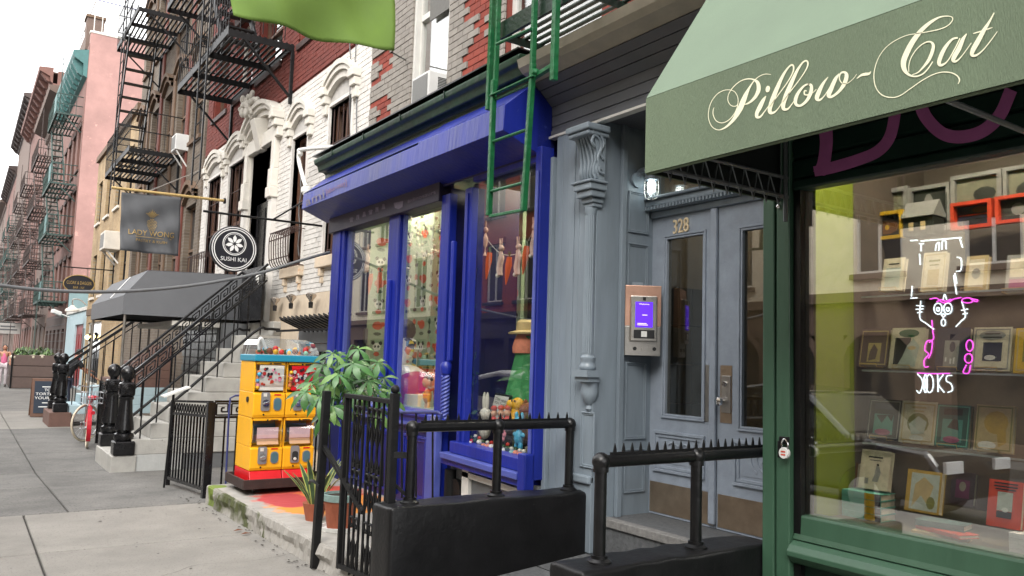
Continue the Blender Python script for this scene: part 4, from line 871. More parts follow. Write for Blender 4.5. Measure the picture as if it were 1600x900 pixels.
# fascia with faded decals
zfa, zfb = pz(560, 352, XT-.06), pz(560, 327, XT-.06)+.02
MBd().box(XT-.07, XT+.1, yT(690), YTL, zfa, zfb+.25).build('fascia', 'purple_board', ts, bevel=.006)
M('decal', C(150,140,160,.6), .7, .2, 9, 0)
F_ = lambda u, v: ax(u, v, XT-.0735)
for i_, (u_, v_) in enumerate(((549,343),(559,339),(569,335),(579,331),(589,327),(599,323))):
    dc = MBd(); sh_ = [((-3,-4),(3,-5),(5,-2),(3,-1),(3,5),(-3,6),(-3,0),(-5,1)), ((-3,-4),(3,-5),(3,5),(1,5),(0,-1),(-1,6),(-3,6)), ((-2,-5),(2,-6),(4,4),(-4,6))][i_ % 3]
    dc.quad(*[F_(u_+a*.75, v_+b*.75) for a, b in sh_]); dc.build('fascia_decal', 'decal', ts)
text('fascia_lettering', '#dinosaurs', 'decal', ts, F_(637,318), F_(681,303), F_(636,312))
dc = MBd(); dc.quad(*[F_(a, b) for a, b in ((615,317),(630,314),(629,323),(623,327),(617,325))]); dc.build('fascia_decal', 'decal', ts)
# shutter housing
YE = 5.055
cp = [ay(u, v, YE) for u, v in ((833,133),(792,166),(789,202),(843,240),(861,240),(863,168))]
cp = [(p.x, p.z) for p in cp]
yend = ax(471, 335, cp[2][0]).y; ysm = ax(652, 272, cp[2][0]).y
def housing(y0, y1, gr, n): 
    q = [(x-gr*(i in (1,2)), z+gr*.5*(i in (0,1))-gr*.5*(i in (2,3))) for i, (x, z) in enumerate(cp)]
    return MBd().prism([(x, y0, z) for x, z in q], (0, y1-y0, 0)).build(n, 'blue_paint', ts, bevel=.004)
housing(ysm+.004, yend, 0, 'shutter_box'); housing(YE, ysm, .018, 'shutter_box')
topl = [cp[0], cp[1]]
MBd().add([(cp[0][0]+.1, YE+.02, cp[0][1]+.022), (cp[1][0]-.004, YE+.02, cp[1][1]+.022), (cp[1][0]-.004, yend-.02, cp[1][1]+.012), (cp[0][0]+.1, yend-.02, cp[0][1]+.012)], [(0,1,2,3)]).build('shutter_box_lit_top', 'blue_faded_lit', ts, solid=.004)  # paler sheet over the box top, skylight put into its colour
MBd().box(cp[0][0]+.06, 4.2, YE, yend-.1, cp[0][1]-.5, cp[0][1]+.02).build('housing_back', 'blue_dark', ts)
B_ = lambda u, v: ax(u, v, min(cp[1][0], cp[2][0])-.006)
M('decal_pink', C(170,120,140,.6), .7, .2, 9, 0)
text('shutter_lettering', '[abor-may]', 'decal_pink', ts, B_(510,306), B_(542,291), B_(509,296)); text('shutter_lettering', 'ami', 'decal', ts, B_(478,322), B_(507,309), B_(477,310))
cm = MBd(); cq = [(x-.003, z) for x, z in cp]
# soffit panel between housing and window heads
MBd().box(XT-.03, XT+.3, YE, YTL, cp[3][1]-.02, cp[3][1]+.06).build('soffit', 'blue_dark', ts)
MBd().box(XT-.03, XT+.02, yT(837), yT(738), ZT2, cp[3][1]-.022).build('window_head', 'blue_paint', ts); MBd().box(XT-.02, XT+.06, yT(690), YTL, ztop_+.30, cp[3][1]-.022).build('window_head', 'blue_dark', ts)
# green cornice
gx0, gx1 = 3.46, 3.62
pL = ax(490, 247, gx0); pLb = ax(514, 278, gx1); zc_ = ax(808, 92, gx0).z; zcb = ay(812, 122, YE).z
zc_ = (zc_+pL.z)/2; zcb = pLb.z
pf = [(4.2, zc_+.06), (gx0+.02, zc_+.02), (gx0, zc_), (gx0+.01, zc_-.05), (gx0+.05, zc_-.07), (gx0+.07, zc_-.14), (gx1-.03, zcb+.08), (gx1, zcb+.06), (gx1, zcb), (4.2, zcb-.05)]
gc = MBd().prism([(x, YE+.02, z) for x, z in pf], (0, pL.y-YE-.02, 0)).build('cornice', 'green_cornice', ts, bevel=.01)
MBd().box(gx0-.012, gx0+.3, YE+.01, pL.y+.02, zc_+.045, zc_+.058).build('flashing', 'black_paint', ts)
for yy in np.linspace(YE+1.2, pL.y-.6, 4): MBd().box(gx0-.004, gx0+.02, yy-.004, yy+.004, zc_-.05, zc_+.02).build('cornice_joint', 'green_shade', ts)
# ------------------------------------------------------------------ toy shop inside
M('wallpaper', C(176,196,160,.75), .85, .05, 3, 0); M('motif_orange', C(214,90,50,.8), .8, .1, 9, 0); M('motif_black', C(30,34,30), .8, .1, 9, 0); M('motif_white', C(235,232,220,.85), .8, .05, 9, 0); M('motif_green', C(50,80,50), .8, .1, 9, 0)
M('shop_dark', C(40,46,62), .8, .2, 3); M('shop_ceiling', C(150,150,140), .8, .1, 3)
XW1 = XT+.75
wp = thing('wallpaper_screen', 'pale green screen papered with rows of little animals in the toy shop', 'screen', (XW1, 8, zg0))
MBd().box(XW1, XW1+.04, 6.35, 8.9, zg0-.05, 3.3).build('board', 'wallpaper', wp)
def motifs(parent, P, a0, a1):
    "rows of small printed animals; P(a, z, d) puts a point on the papered board"
    mo = {k: MBd() for k in ('motif_orange', 'motif_black', 'motif_white', 'motif_green')}
    def disc(k, y, z, ry, rz, d=.002, n=9): mo[k].quad(*[P(y+ry*math.cos(2*math.pi*q/n), z+rz*math.sin(2*math.pi*q/n), d) for q in range(n)])
    r_ = 0; z = zg0+.08
    while z < 3.2:
        y = a0+.08; c_ = 0
        while y < a1-.05:
            k = (c_+r_*2) % 4
            if k == 0: disc('motif_orange', y, z, .075, .055); disc('motif_orange', y+.07, z+.02, .032, .03, .003); disc('motif_green', y, z-.105, .055, .022)
            elif k == 2:
                disc('motif_white', y, z, .06, .055); [disc('motif_black', y+q*.052, z+.05, .025, .025, .003) for q in (-1, 1)]; [disc('motif_black', y+q*.022, z+.005, .015, .018, .004) for q in (-1, 1)]; disc('motif_orange', y, z-.09, .042, .03)
            elif k == 1: disc('motif_orange', y, z+.03, .042, .042); disc('motif_white', y-.015, z-.03, .042, .035, .003); disc('motif_black', y+.02, z-.09, .018, .032)
            else: disc('motif_green', y, z+.035, .03, .038); disc('motif_black', y, z-.03, .009, .045, .003); disc('motif_black', y, z-.09, .045, .022)
            y += .19; c_ += 1
        z += .27; r_ += 1
    for k, m in mo.items():
        if m.v: m.build('wallpaper_print', k, parent, kind='stuff')
motifs(wp, lambda a, z, d: (XW1-d, a, z), 6.38, 8.9)
sh = thing('shop_interior', 'dim toy shop room behind the blue bay windows', 'shop interior', (XT+2.6, 7, 0))
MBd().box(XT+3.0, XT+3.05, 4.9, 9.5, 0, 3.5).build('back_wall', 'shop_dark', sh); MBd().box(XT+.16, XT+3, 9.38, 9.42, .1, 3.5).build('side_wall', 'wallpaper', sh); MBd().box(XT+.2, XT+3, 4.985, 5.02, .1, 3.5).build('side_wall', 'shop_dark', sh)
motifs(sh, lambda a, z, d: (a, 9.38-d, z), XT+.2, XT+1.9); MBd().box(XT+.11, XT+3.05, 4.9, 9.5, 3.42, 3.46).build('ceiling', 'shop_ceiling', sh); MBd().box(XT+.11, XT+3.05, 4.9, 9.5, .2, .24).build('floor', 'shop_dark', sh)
MBd().box(XT+.10, XT+.9, yT(690), YTL, zg0-.05, zg0+.0).build('display_deck', 'wallpaper', sh); zd2 = min(zb2L, zb2R)-.04
MBd().box(XT+.10, XT+.9, YTR+.05, yT(724)-.02, zd2-.04, zd2).build('display_deck', 'shop_ceiling', sh)
MBd().box(XT+1.1, XT+1.14, 5.25, 5.95, zd2, 2.9).build('shelf_unit', 'shop_ceiling', sh)
M('shelf_stock', C(110,90,100), .7, .5, 12, 0)
for i in range(5): MBd().box(XT+.95, XT+1.09, 5.28, 5.9, zd2+.15+i*.36, zd2+.17+i*.36).build('stock_shelf', 'shop_dark', sh)
M_emit('ceiling_glow', (1,.92,.70), 20.)
def ceil_light(y, x, lab):
    t = thing('ceiling_light', lab, 'ceiling light', (x, y, 3.35)); MBd().box(x-.32, x+.32, y-.32, y+.32, 3.385, 3.419).build('frame', 'white_trim', t); MBd().box(x-.29, x+.29, y-.29, y+.29, 3.378, 3.384).build('diffuser', 'ceiling_glow', t)
ceil_light(5.55, XT+1.0, 'square yellow ceiling light seen in the right toy shop window'); ceil_light(8.5, XT+.5, 'square yellow ceiling light near the far end of the wallpapered bay'); ceil_light(7.35, XT+.55, 'square yellow ceiling light over the wallpapered bay')
def gpt(u, v, d=.25): return ax(u, v, XT+d)
# beach ball
bc = gpt(634, 612, .3); rb = abs(ax(655,612,XT+.3).y-ax(613,612,XT+.3).y)/2*.93
bb = thing('beach_ball', 'beach ball with white, yellow and magenta panels in the window', 'ball', (bc.x, bc.y, bc.z-rb))
M('ball_white', C(232,230,228,.85), .3, .04, 5, 0); M('ball_yellow', C(214,206,40,.85), .3, .04, 5, 0); M('ball_magenta', C(190,60,130,.85), .3, .04, 5, 0)
def gore(m, k, n=6):
    vs = []; fs = []; U, V = 4, 10
    for i in range(V+1):
        th = math.pi*i/V
        for j in range(U+1):
            a = 2*math.pi*(k+j/U)/n+.5; v = Vector((rb*math.sin(th)*math.cos(a), rb*math.sin(th)*math.sin(a), rb*math.cos(th))); 
            q = v.copy(); q.rotate(__import__('mathutils').Euler((.5, .9, .2))); vs.append(bc+q)
    for i in range(V):
        for j in range(U): fs.append((i*(U+1)+j, i*(U+1)+j+1, (i+1)*(U+1)+j+1, (i+1)*(U+1)+j))
    m.add(vs, fs)
for k, mt in enumerate(('ball_white','ball_yellow','ball_white','ball_magenta','ball_white','ball_yellow')):
    m = MBd(); gore(m, k); m.build('ball_panel', mt, bb, smooth=True)
bx = gpt(635, 650, .3); MBd_ = MBd().box(XT+.16, XT+.34, ax(652,640,XT+.16).y, ax(629,640,XT+.16).y, zg0, zg0+.12).build('carton', 'white_plastic', loc=(XT+.25, bx.y, zg0), bevel=.004); tag(MBd_, 'white carton under the beach ball in the window', 'box')
# figures helper: soft toys of stacked rounded bodies as one mesh
def toy(name, label, cat, u, v, d, h, parts_, group=None):
    p = gpt(u, v, d); t = thing(name, label, cat, p, group)
    for nm, mat, lst in parts_:
        m = MBd()
        for c, r in lst: m.sph((p.x+c[0]*h, p.y+c[1]*h, p.z+c[2]*h), tuple(q*h for q in r), 10, 7)
        m.build(nm, mat, t, smooth=True)
    return t
M('toy_orange', C(232,140,84,.85), .5, .1, 9, 0); M('skin_toy', C(232,180,150,.85), .5, .05, 9, 0); M('toy_hair', C(40,26,30), .5, .1, 9, 0); M('toy_mint', C(150,200,176,.85), .5, .06, 9, 0); M('toy_blue', C(80,180,220,.85), .5, .06, 9, 0); M('toy_white', C(230,226,214,.85), .6, .06, 9, 0); M('toy_yellow', C(240,180,30,.85), .5, .06, 9, 0); M('toy_brown', C(120,66,40), .8, .2, 30, .2); M('toy_red', C(210,50,40,.85), .5, .06, 9, 0); M('toy_pink', C(236,150,170,.85), .5, .06, 9, 0); M('toy_purple', C(120,70,120), .4, .06, 9, 0)
toy('toy_doll', 'orange suited doll with a ring around its face beside the beach ball', 'doll', 667, 640, .2, .38, [('body','toy_orange',[((0,0,.35),(.12,.13,.2))]), ('legs','skin_toy',[((0,-.06,.1),(.05,.05,.12)),((0,.06,.1),(.05,.05,.12))]), ('head','skin_toy',[((0,0,.72),(.14,.2,.16))]), ('hair','toy_hair',[((.03,0,.8),(.14,.21,.13))]), ('hood','toy_orange',[((.1,0,.74),(.1,.27,.26))])])
gg = toy('toy_goggles', 'purple toy goggles resting on the window deck by the carton', 'goggles', 667, 650, .16, .3, [('frame','toy_purple',[((0,-.14,.02),(.05,.14,.1)),((0,.14,.02),(.05,.14,.1)),((.03,0,.02),(.04,.1,.03))])])
toy('toy_alien', 'round pale mint toy head on a mint body at the window left', 'toy', 736, 686, .2, .36, [('head','toy_mint',[((0,0,.72),(.25,.28,.26))]), ('body','toy_mint',[((0,0,.25),(.2,.22,.28))]), ('eyes','toy_hair',[((-.24,-.1,.75),(.03,.04,.04)),((-.24,.1,.75),(.03,.04,.04))])])
toy('toy_rabbit', 'white rabbit figure with two tall ears next to the mint toy', 'toy', 757, 686, .16, .42, [('body','toy_white',[((0,0,.22),(.13,.14,.22))]), ('head','toy_white',[((0,0,.52),(.12,.15,.13))]), ('ear','toy_white',[((0,-.06,.78),(.04,.045,.2))]), ('ear','toy_white',[((0,.06,.78),(.04,.045,.2))])])
for i, (u, lab) in enumerate(((771,'leftmost'),(782,'middle'),(792,'rightmost'))):
    toy('toy_figure', 'small red hatted peg figure, %s of three before the letter board' % lab, 'toy', u, 640 if False else 672, .14, .24, [('body','toy_red',[((0,0,.25),(.14,.15,.25))]), ('head','skin_toy',[((0,0,.6),(.12,.13,.12))]), ('hat','toy_red',[((0,0,.78),(.12,.13,.1))])], 'peg figures in the window')
toy('toy_dog', 'yellow long bodied toy leaning in front of the green dress', 'toy', 806, 672, .2, .36, [('body','toy_yellow',[((0,0,.3),(.14,.16,.3)),((0,-.04,.6),(.14,.16,.16))]), ('muzzle','toy_yellow',[((-.1,.1,.6),(.1,.12,.1))]), ('eyes','toy_hair',[((-.13,-.1,.68),(.02,.03,.03)),((-.13,.02,.68),(.02,.03,.03))])])
toy('toy_bear', 'brown plush bear at the right end of the window deck', 'toy', 826, 690, .25, .36, [('body','toy_brown',[((0,0,.3),(.25,.28,.3))]), ('head','toy_brown',[((-.05,0,.7),(.2,.22,.2))]), ('ears','toy_brown',[((0,-.17,.88),(.06,.08,.08)),((0,.17,.88),(.06,.08,.08))])])
toy('toy_bear', 'brown plush bear lying left of the yellow toy', 'toy', 797, 668, .32, .3, [('body','toy_brown',[((0,0,.25),(.25,.3,.25))]), ('head','toy_brown',[((-.05,.2,.5),(.18,.2,.18))])])
toy('toy_blue_rabbit', 'bright blue standing rabbit toy low in the right window', 'toy', 810, 700, .10, .28, [('body','toy_blue',[((0,0,.3),(.14,.16,.24))]), ('head','toy_blue',[((0,0,.72),(.18,.22,.18))]), ('leg','toy_blue',[((0,-.1,.06),(.07,.08,.12))]), ('leg','toy_blue',[((0,.1,.06),(.07,.08,.12))]), ('ear','toy_blue',[((0,-.14,.92),(.06,.06,.12))]), ('ear','toy_blue',[((0,.14,.92),(.06,.06,.12))]), ('arm','toy_blue',[((0,-.2,.38),(.05,.1,.07))]), ('arm','toy_blue',[((0,.2,.38),(.05,.1,.07))])])
toy('toy_flower', 'coral flower shaped toy beside the blue rabbit', 'toy', 783, 697, .10, .2, [('petals','toy_pink',[((0,.2*math.cos(k*1.047),.5+.2*math.sin(k*1.047)),(.08,.13,.13)) for k in range(6)]), ('centre','toy_yellow',[((-.05,0,.5),(.1,.12,.12))])])
random.seed(3); seen_ = {}
ORD = ['first','second','third','fourth','fifth','sixth','seventh','eighth']
for i in range(16):
    u = 724+i*6.3; v = 690+i*1.72+random.uniform(-3, 3); mt = random.choice(['toy_red','toy_white','toy_mint','toy_orange','motif_green','toy_yellow','motif_green'])
    nm_ = {'toy_red':'red','toy_white':'white','toy_mint':'mint','toy_orange':'orange','motif_green':'leaf green','toy_yellow':'yellow'}[mt]
    tm_ = random.choice(['toy_red','toy_white','motif_green']); tn_ = {'toy_red':'red','toy_white':'white','motif_green':'green'}[tm_]; k_ = (nm_, tn_); seen_[k_] = seen_.get(k_, -1)+1
    toy('toy_trinket', '%s trinket with a %s top on the window deck, %s such from the left' % (nm_, tn_, ORD[seen_[k_]]), 'toy', u, v, .075, .085, [('body',mt,[((0,0,.3),(.3,.35,.3))]), ('top',tm_,[((0,.05,.7),(.2,.22,.2))])], 'trinkets along the right window deck')
# letter board
lb_ = gpt(776, 640, .26); LBt = thing('letter_board', 'white letter board with opening hours leaning in the right window', 'letter board', lb_)
q_ = [ax(a, b, XT+.24) for a, b in ((762,658),(785,668),(798,618),(774,614))]
fm_ = MBd(); fm_.prism(q_, (.025, 0, 0)); fm_.build('frame', 'black_plastic', LBt)
cq_ = sum(q_, Vector())/4; MBd().prism([cq_+(p-cq_)*.88+Vector((-.004,0,0)) for p in q_], (.003,0,0)).build('board', 'white_plastic', LBt)
def on_q(a, b): return q_[0]+(q_[1]-q_[0])*a+(q_[3]-q_[0])*b+Vector((-.006,0,0))
for i, s in enumerate(('STORE HOURS','MON-THURS','10-6','FRI & SAT','10-7','SUN')): 
    b_ = .80-i*.125; a0 = .14 if i in (0,1,3,5) else .5; a1 = .86 if i in (0,1) else a0+(.6 if i == 3 else .34); text('lettering', s, 'motif_black', LBt, on_q(a0,b_), on_q(a1,b_), on_q(a0,b_+.085))
# dress on a stand with hat
M('dress_green', C(70,160,96,.8), .9, .1, 60, .3, 200); M('scarf', C(240,150,120,.85), .9, .15, 40, .1); M('straw', C(222,196,140,.85), .9, .12, 60, .3, 120)
dp = gpt(820, 590, .42); dr = thing('dress_form', 'dress form in a green towelling dress, coral scarf and straw hat', 'dress form', (dp.x, dp.y, zd2))
def zq(v): return ax(820, v, XT+.42).z
rng = []
for z, r in ((zq(640),.31),(zq(605),.26),(zq(575),.20),(zq(556),.165),(zq(540),.185),(zq(526),.15),(zq(518),.06)): rng.append((r, z))
m = MBd(); n_ = 28; vs = []; fs = []
for i, (r, z) in enumerate(rng):
    for k in range(n_):
        a = 2*math.pi*k/n_; f = 1+.09*math.sin(k*2.7)*max(0, 1-i/4); vs.append((dp.x+r*.55*f*math.cos(a), dp.y+r*.62*f*math.sin(a), z+.02*math.sin(k*1.7)*(i == 0)))
for i in range(len(rng)-1):
    for k in range(n_): fs.append((i*n_+k, i*n_+(k+1) % n_, (i+1)*n_+(k+1) % n_, (i+1)*n_+k))
m.add(vs, fs); m.build('dress', 'dress_green', dr, smooth=True)
m = MBd(); m.lathe([(.115,zq(552)),(.12,zq(543)),(.105,zq(532)),(.08,zq(523)),(.05,zq(517))], (dp.x,dp.y,0), 14); m.build('scarf', 'scarf', dr, smooth=True)
m = MBd(); zz = zq(520); m.lathe([(.155,zz-.015),(.16,zz),(.09,zz+.02),(.085,zz+.09),(.06,zz+.115),(.0,zz+.115)], (dp.x,dp.y,0), 20); ht = m.build('straw_hat', 'straw', dr, smooth=True)
MBd().lathe([(.0895,zz+.022),(.087,zz+.05)], (dp.x,dp.y,0), 20).build('hat_band', 'toy_red', ht); MBd().tube([(dp.x,dp.y,zd2),(dp.x,dp.y,zq(620))], .02, 8).build('stand', 'black_plastic', dr)
# mannequin bust in patterned jacket and dark hood
mp = gpt(631, 560, .45); mn = thing('mannequin', 'child mannequin in a splashed pattern jacket and dark hood behind the ball', 'mannequin', (mp.x, mp.y, zg0))
def patt():
    m = bpy.data.materials.new('splash_fabric'); m.use_nodes = True; t = m.node_tree; b = t.nodes['Principled BSDF']; b.inputs['Roughness'].default_value = .8
    co = t.nodes.new('ShaderNodeTexCoord'); v = t.nodes.new('ShaderNodeTexVoronoi'); v.inputs['Scale'].default_value = 16; t.links.new(co.outputs['Object'], v.inputs['Vector'])
    r = t.nodes.new('ShaderNodeValToRGB'); r.color_ramp.interpolation = 'CONSTANT'; e = r.color_ramp.elements
    e[0].color = (.75,.72,.68,1); e[1].position = .45; e[1].color = (.03,.05,.12,1)
    for p_, c_ in ((.58,(.75,.55,.1,1)),(.68,(.75,.72,.7,1)),(.8,(.1,.25,.5,1)),(.9,(.7,.2,.12,1))): x = e.new(p_); x.color = c_
    sx = t.nodes.new('ShaderNodeSeparateColor'); t.links.new(v.outputs['Color'], sx.inputs[0]); t.links.new(sx.outputs[0], r.inputs[0]); t.links.new(r.outputs[0], b.inputs['Base Color']); MC['splash_fabric'] = m
patt()
zu = lambda v: ax(631, v, XT+.45).z
m = MBd(); vs = []; fs = []; n_ = 16
for i, (v, rx, ry, oy) in enumerate(((588,.13,.17,0),(570,.14,.19,0),(545,.14,.19,0),(532,.12,.17,-.01),(526,.06,.08,-.02))):
    for k in range(n_): a = 2*math.pi*k/n_; vs.append((mp.x+rx*math.cos(a), mp.y+oy+ry*math.sin(a), zu(v)))
for i in range(4):
    for k in range(n_): fs.append((i*n_+k, i*n_+(k+1) % n_, (i+1)*n_+(k+1) % n_, (i+1)*n_+k))
m.add(vs, fs); m.tube(cr([(mp.x, mp.y-.16, zu(535)),(mp.x-.06, mp.y-.2, zu(560)),(mp.x-.12, mp.y-.16, zu(588))],5), [.06]*10+[.045], 10); m.tube(cr([(mp.x, mp.y+.16, zu(535)),(mp.x-.05, mp.y+.2, zu(560)),(mp.x-.1, mp.y+.18, zu(588))],5), [.06]*10+[.045], 10)
m.build('jacket', 'splash_fabric', mn, smooth=True)
M('hood_dark', C(46,40,38), .7, .2, 9, .1)
m = MBd(); m.sph((mp.x-.01, mp.y-.02, zu(516)), (.12,.14,.13), 14, 9); m.sph((mp.x-.05, mp.y-.12, zu(512)), (.06,.06,.05), 10, 6); m.build('hood', 'hood_dark', mn, smooth=True)
MBd().tube([(mp.x-.13,mp.y+.14,zu(545)),(mp.x-.16,mp.y,zu(552)),(mp.x-.13,mp.y-.12,zu(535))], .014, 6).build('strap', 'toy_blue', mn); MBd().lathe([(.10,zg0+.25),(.12,zu(588)-.0)], (mp.x,mp.y,0), 12).build('trousers', 'hood_dark', mn)
MBd().tube([(mp.x,mp.y,zg0),(mp.x,mp.y,zg0+.3)], .02, 8).build('stand', 'black_plastic', mn)
# string lights, hanging bunting of carrots and rabbits, vines
random.seed(11)
sl = thing('string_lights', 'tangle of white ball string lights at the top of the wallpapered bay', 'string lights', gpt(645, 370, .3)); m = MBd(); bl = MBd()
for k in range(12):
    a, b = random.uniform(628, 682), random.uniform(350, 395); pts = [gpt(a+random.uniform(-28,28), b+random.uniform(-26,30), .3+random.uniform(-.05,.1)) for _ in range(5)]; m.tube(cr(pts,4), .003, 4); [bl.sph(p, .018, 8, 5) for p in pts[::2]]
m.build('wire', 'toy_white', sl); M('lamp_ball', C(240,232,205,.9), .3, .05, 5, 0); bl.build('bulbs', 'lamp_ball', sl, smooth=True, kind='stuff')
M('carrot', C(230,96,40,.85), .7, .1, 10, 0); M('plush_pink', C(230,196,184,.85), .9, .08, 20, .1)
def hang(u, v, d, what, lab):
    p = gpt(u, v, d); t = thing('hanging_'+what, lab, what, p, 'plush charms hanging in the right window' if 738 < u < 840 else None)
    if what == 'carrot':
        m = MBd(); m.tube([(p.x,p.y,p.z+.02),(p.x,p.y+.01,p.z-.05),(p.x,p.y+.03,p.z-.14),(p.x,p.y+.045,p.z-.22)], [.022,.03,.02,.004], 8); m.build('root', 'carrot', t, smooth=True)
        m = MBd(); [m.tube([(p.x,p.y,p.z+.02),(p.x,p.y+s*.02,p.z+.07)], [.008,.003], 5) for s in (-1,0,1)]; m.build('leaf_top', 'motif_green', t)
    else:
        m = MBd(); m.tube(cr([(p.x,p.y,p.z+.06),(p.x,p.y-.01,p.z),(p.x,p.y+.01,p.z-.08),(p.x,p.y,p.z-.15)],4), [.02]*3+[.028]*7+[.026]*3, 8); m.sph((p.x,p.y-.01,p.z+.09), (.026,.03,.028)); m.build('body', 'plush_pink', t, smooth=True)
        m = MBd(); [m.tube([(p.x,p.y+s*.01,p.z+.11),(p.x,p.y+s*.018,p.z+.18)], [.009,.006], 6) for s in (-1,1)]; m.build('ears', 'plush_pink', t, smooth=True); MBd().sph((p.x-.01,p.y+.02,p.z-.15), .02).build('tail', 'toy_white', t)
for u, v, w_, lab in ((757,375,'rabbit','pink plush rabbit hanging highest at the left of the garland'),(765,398,'carrot','plush carrot hanging just below the highest rabbit'),(782,404,'rabbit','pink plush rabbit hanging in the dip of the garland'),(796,405,'carrot','plush carrot beside the low plush rabbits'),(809,402,'rabbit','pink plush rabbit with a white tail right of the middle'),(823,388,'carrot','plush carrot hanging on the rising end of the garland'),(834,372,'rabbit','pink plush rabbit hanging at the right window edge')): hang(u, v, .18, w_, lab)
for u, v, w_, lab in ((574,405,'rabbit','plush rabbit hanging high in the left bay'),(580,430,'carrot','plush carrot hanging left of the pair in the left bay'),(594,428,'carrot','plush carrot hanging right of the pair in the left bay')): hang(u, v, .16, w_, lab)
gd = MBd(); gd.tube([gpt(a,b,.18) for a,b in cr([(745,345),(757,368),(782,396),(809,396),(823,380),(838,350)],5)], .0035, 4); tag(gd.build('garland_string', 'toy_white'), 'thin white garland string dipping across the right window', 'garland')
M('vine_leaf', C(56,92,44,.8), .6, .25, 8, 0)
def vine(u0, v0, u1, v1, d, n, lab, sp=5):
    t = thing('vine', lab, 'vine', gpt(u1, v1, d)); st = MBd(); pts = [gpt(u0+(u1-u0)*i/12+random.uniform(-1.5,1.5), v0+(v1-v0)*i/12, d) for i in range(13)]; st.tube(pts, .004, 4); st.build('stem', 'vine_leaf', t); lf = MBd()
    for i in range(n):
        f = random.random(); p = gpt(u0+(u1-u0)*f+random.uniform(-sp,sp), v0+(v1-v0)*f, d+random.uniform(-.03,.05)); s = random.uniform(.02,.04); a = random.uniform(0,6.28); e = Vector((random.uniform(-.5,.5),math.cos(a),math.sin(a)))*s; g_ = Vector((.3,-math.sin(a),math.cos(a)))*s*.6
        lf.quad(p-e, p+g_*.9, p+e, p-g_*.9)
    lf.build('leaves', 'vine_leaf', t, kind='stuff')
vine(742,330,738,680,.10,90,'leafy vine trailing down the left edge of the right window'); vine(548,400,537,560,.12,50,'leafy vine trailing down the left edge of the left bay',3)
MBd().box(XT-.062, XT-.05, yT(722)-.02, yT(714), 1.9, 2.5)
tg = MBd().box(XT+.045, XT+.049, ax(729,698,XT).y, ax(721,692,XT).y, pz(725,699,XT), pz(725,689,XT)).build('sticker', 'white_plastic', ts)
# keys on the gate hook
ky = thing('key_bunch', 'bunch of keys and padlock hanging by the blue post', 'keys', ax(678, 660, 2.9)); kp = ax(676, 655, 3.3)
ky.location = kp; ORG[ky.name] = kp.copy()
for i in range(5):
    m = MBd(); a = random.uniform(-.4,.4); m.lathe([(.012,-.002),(.012,.002)], (kp.x,kp.y+i*.012-.03,kp.z-.03-random.random()*.03), 8, 'x'); m.bar((kp.x,kp.y+i*.012-.03,kp.z-.04),(kp.x,kp.y+i*.012-.03+a*.04,kp.z-.10), .006, .002); m.build('key', 'gold' if i % 2 else 'steel', ky)
MBd().tube([(kp.x,kp.y+.03*math.cos(k*.785),kp.z+.0+.03*math.sin(k*.785)) for k in range(8)], .003, 5, closed=True).build('ring', 'steel', ky)
# ------------------------------------------------------------------ red brick building over the shops
M('red_brick', C(164,72,56,.68), .85, .16, 9, .2, 70, rnd=.16, wear=C(200,150,130,.7), wsc=12, wth=.74); M('red_mortar', C(150,70,58,.6), .9, .2, 9); M('grey_brick', C(164,157,149,.72), .85, .14, 9, .2, 70, rnd=.12, wear=C(100,94,90,.7), wsc=7, wth=.62)
M('white_paint', C(226,224,218,.84), .5, .06, 6, .04); M('curtain', C(176,172,164,.55), .9, .25, 9, streak=True)
XW_ = 4.20
rb_ = thing('brick_building', 'red brick tenement with toothed grey stone trim above the toy shop', 'building', (XW_, 6, 4))
yW = lambda u, v=100: ax(u, v, XW_).y
w1 = (yW(702), yW(645), 4.55, 6.75); w2 = (4.95, yW(790, 60), 4.3, 6.5)
wh = MBd(); wall_holes(wh, XW_+.01, XW_+.35, -3, yW(583), 3.9, 12, [w1, w2, (2.2,3.1,4.3,6.5)]); wh.build('wall', 'red_mortar', rb_)
yq1, yq2, yq3, yq4 = yW(583), yW(613), yW(640), yW(703)
def grey(y, z):
    b = int((z-4.0)/.30); r = ((z-4.0) % .30)
    if y > yq1-.30-.10*(b % 2) and y < yq1: return r < .225
    if yq3-.06 <= y <= yq2+(.16 if b % 2 else 0): return True
    if yq4-.32-(.22 if b % 2 else 0) <= y <= yq4+.04: return True
    if w2[1]-.04 <= y <= w2[1]+.18+(.16 if b % 2 else 0): return True
    return False
holes = [(w1[0], w1[1], w1[2]-.02, w1[3]), w2]
brick_field(rb_, XW_, w2[1]-.05, yq1-.002, 4.0, 7.0, holes, 'red_brick', nind=220, poly=lambda y, z: not grey(y, z))
brick_field(rb_, XW_-.012, w2[1]-.05, yq1-.002, 4.0, 7.0, holes, 'grey_brick', proud=.014, nind=150, name='trim_brick', poly=grey)
M('screen_mesh', C(120,118,112,.6), .6, .1, 20, 0)
W1 = window(rb_, XW_+.03, *w1, 'white_paint', 'far_glass', rec=.04, fw=.07, blind='curtain'); W2 = window(rb_, XW_+.03, *w2, 'white_paint', 'far_glass', rec=.04, fw=.07, blind='curtain')
MBd().box(XW_+.055, XW_+.062, w1[0]+.07, w1[1]-.28, 5.55, 6.7).build('insect_screen', 'screen_mesh', W1)
for s in (0, 1): MBd().box(XW_-.0, XW_+.10, w1[s]-.0 if s == 0 else w1[1]-.05, w1[s]+.05 if s == 0 else w1[1], w1[2], w1[3]).build('jamb', 'white_paint', W1)
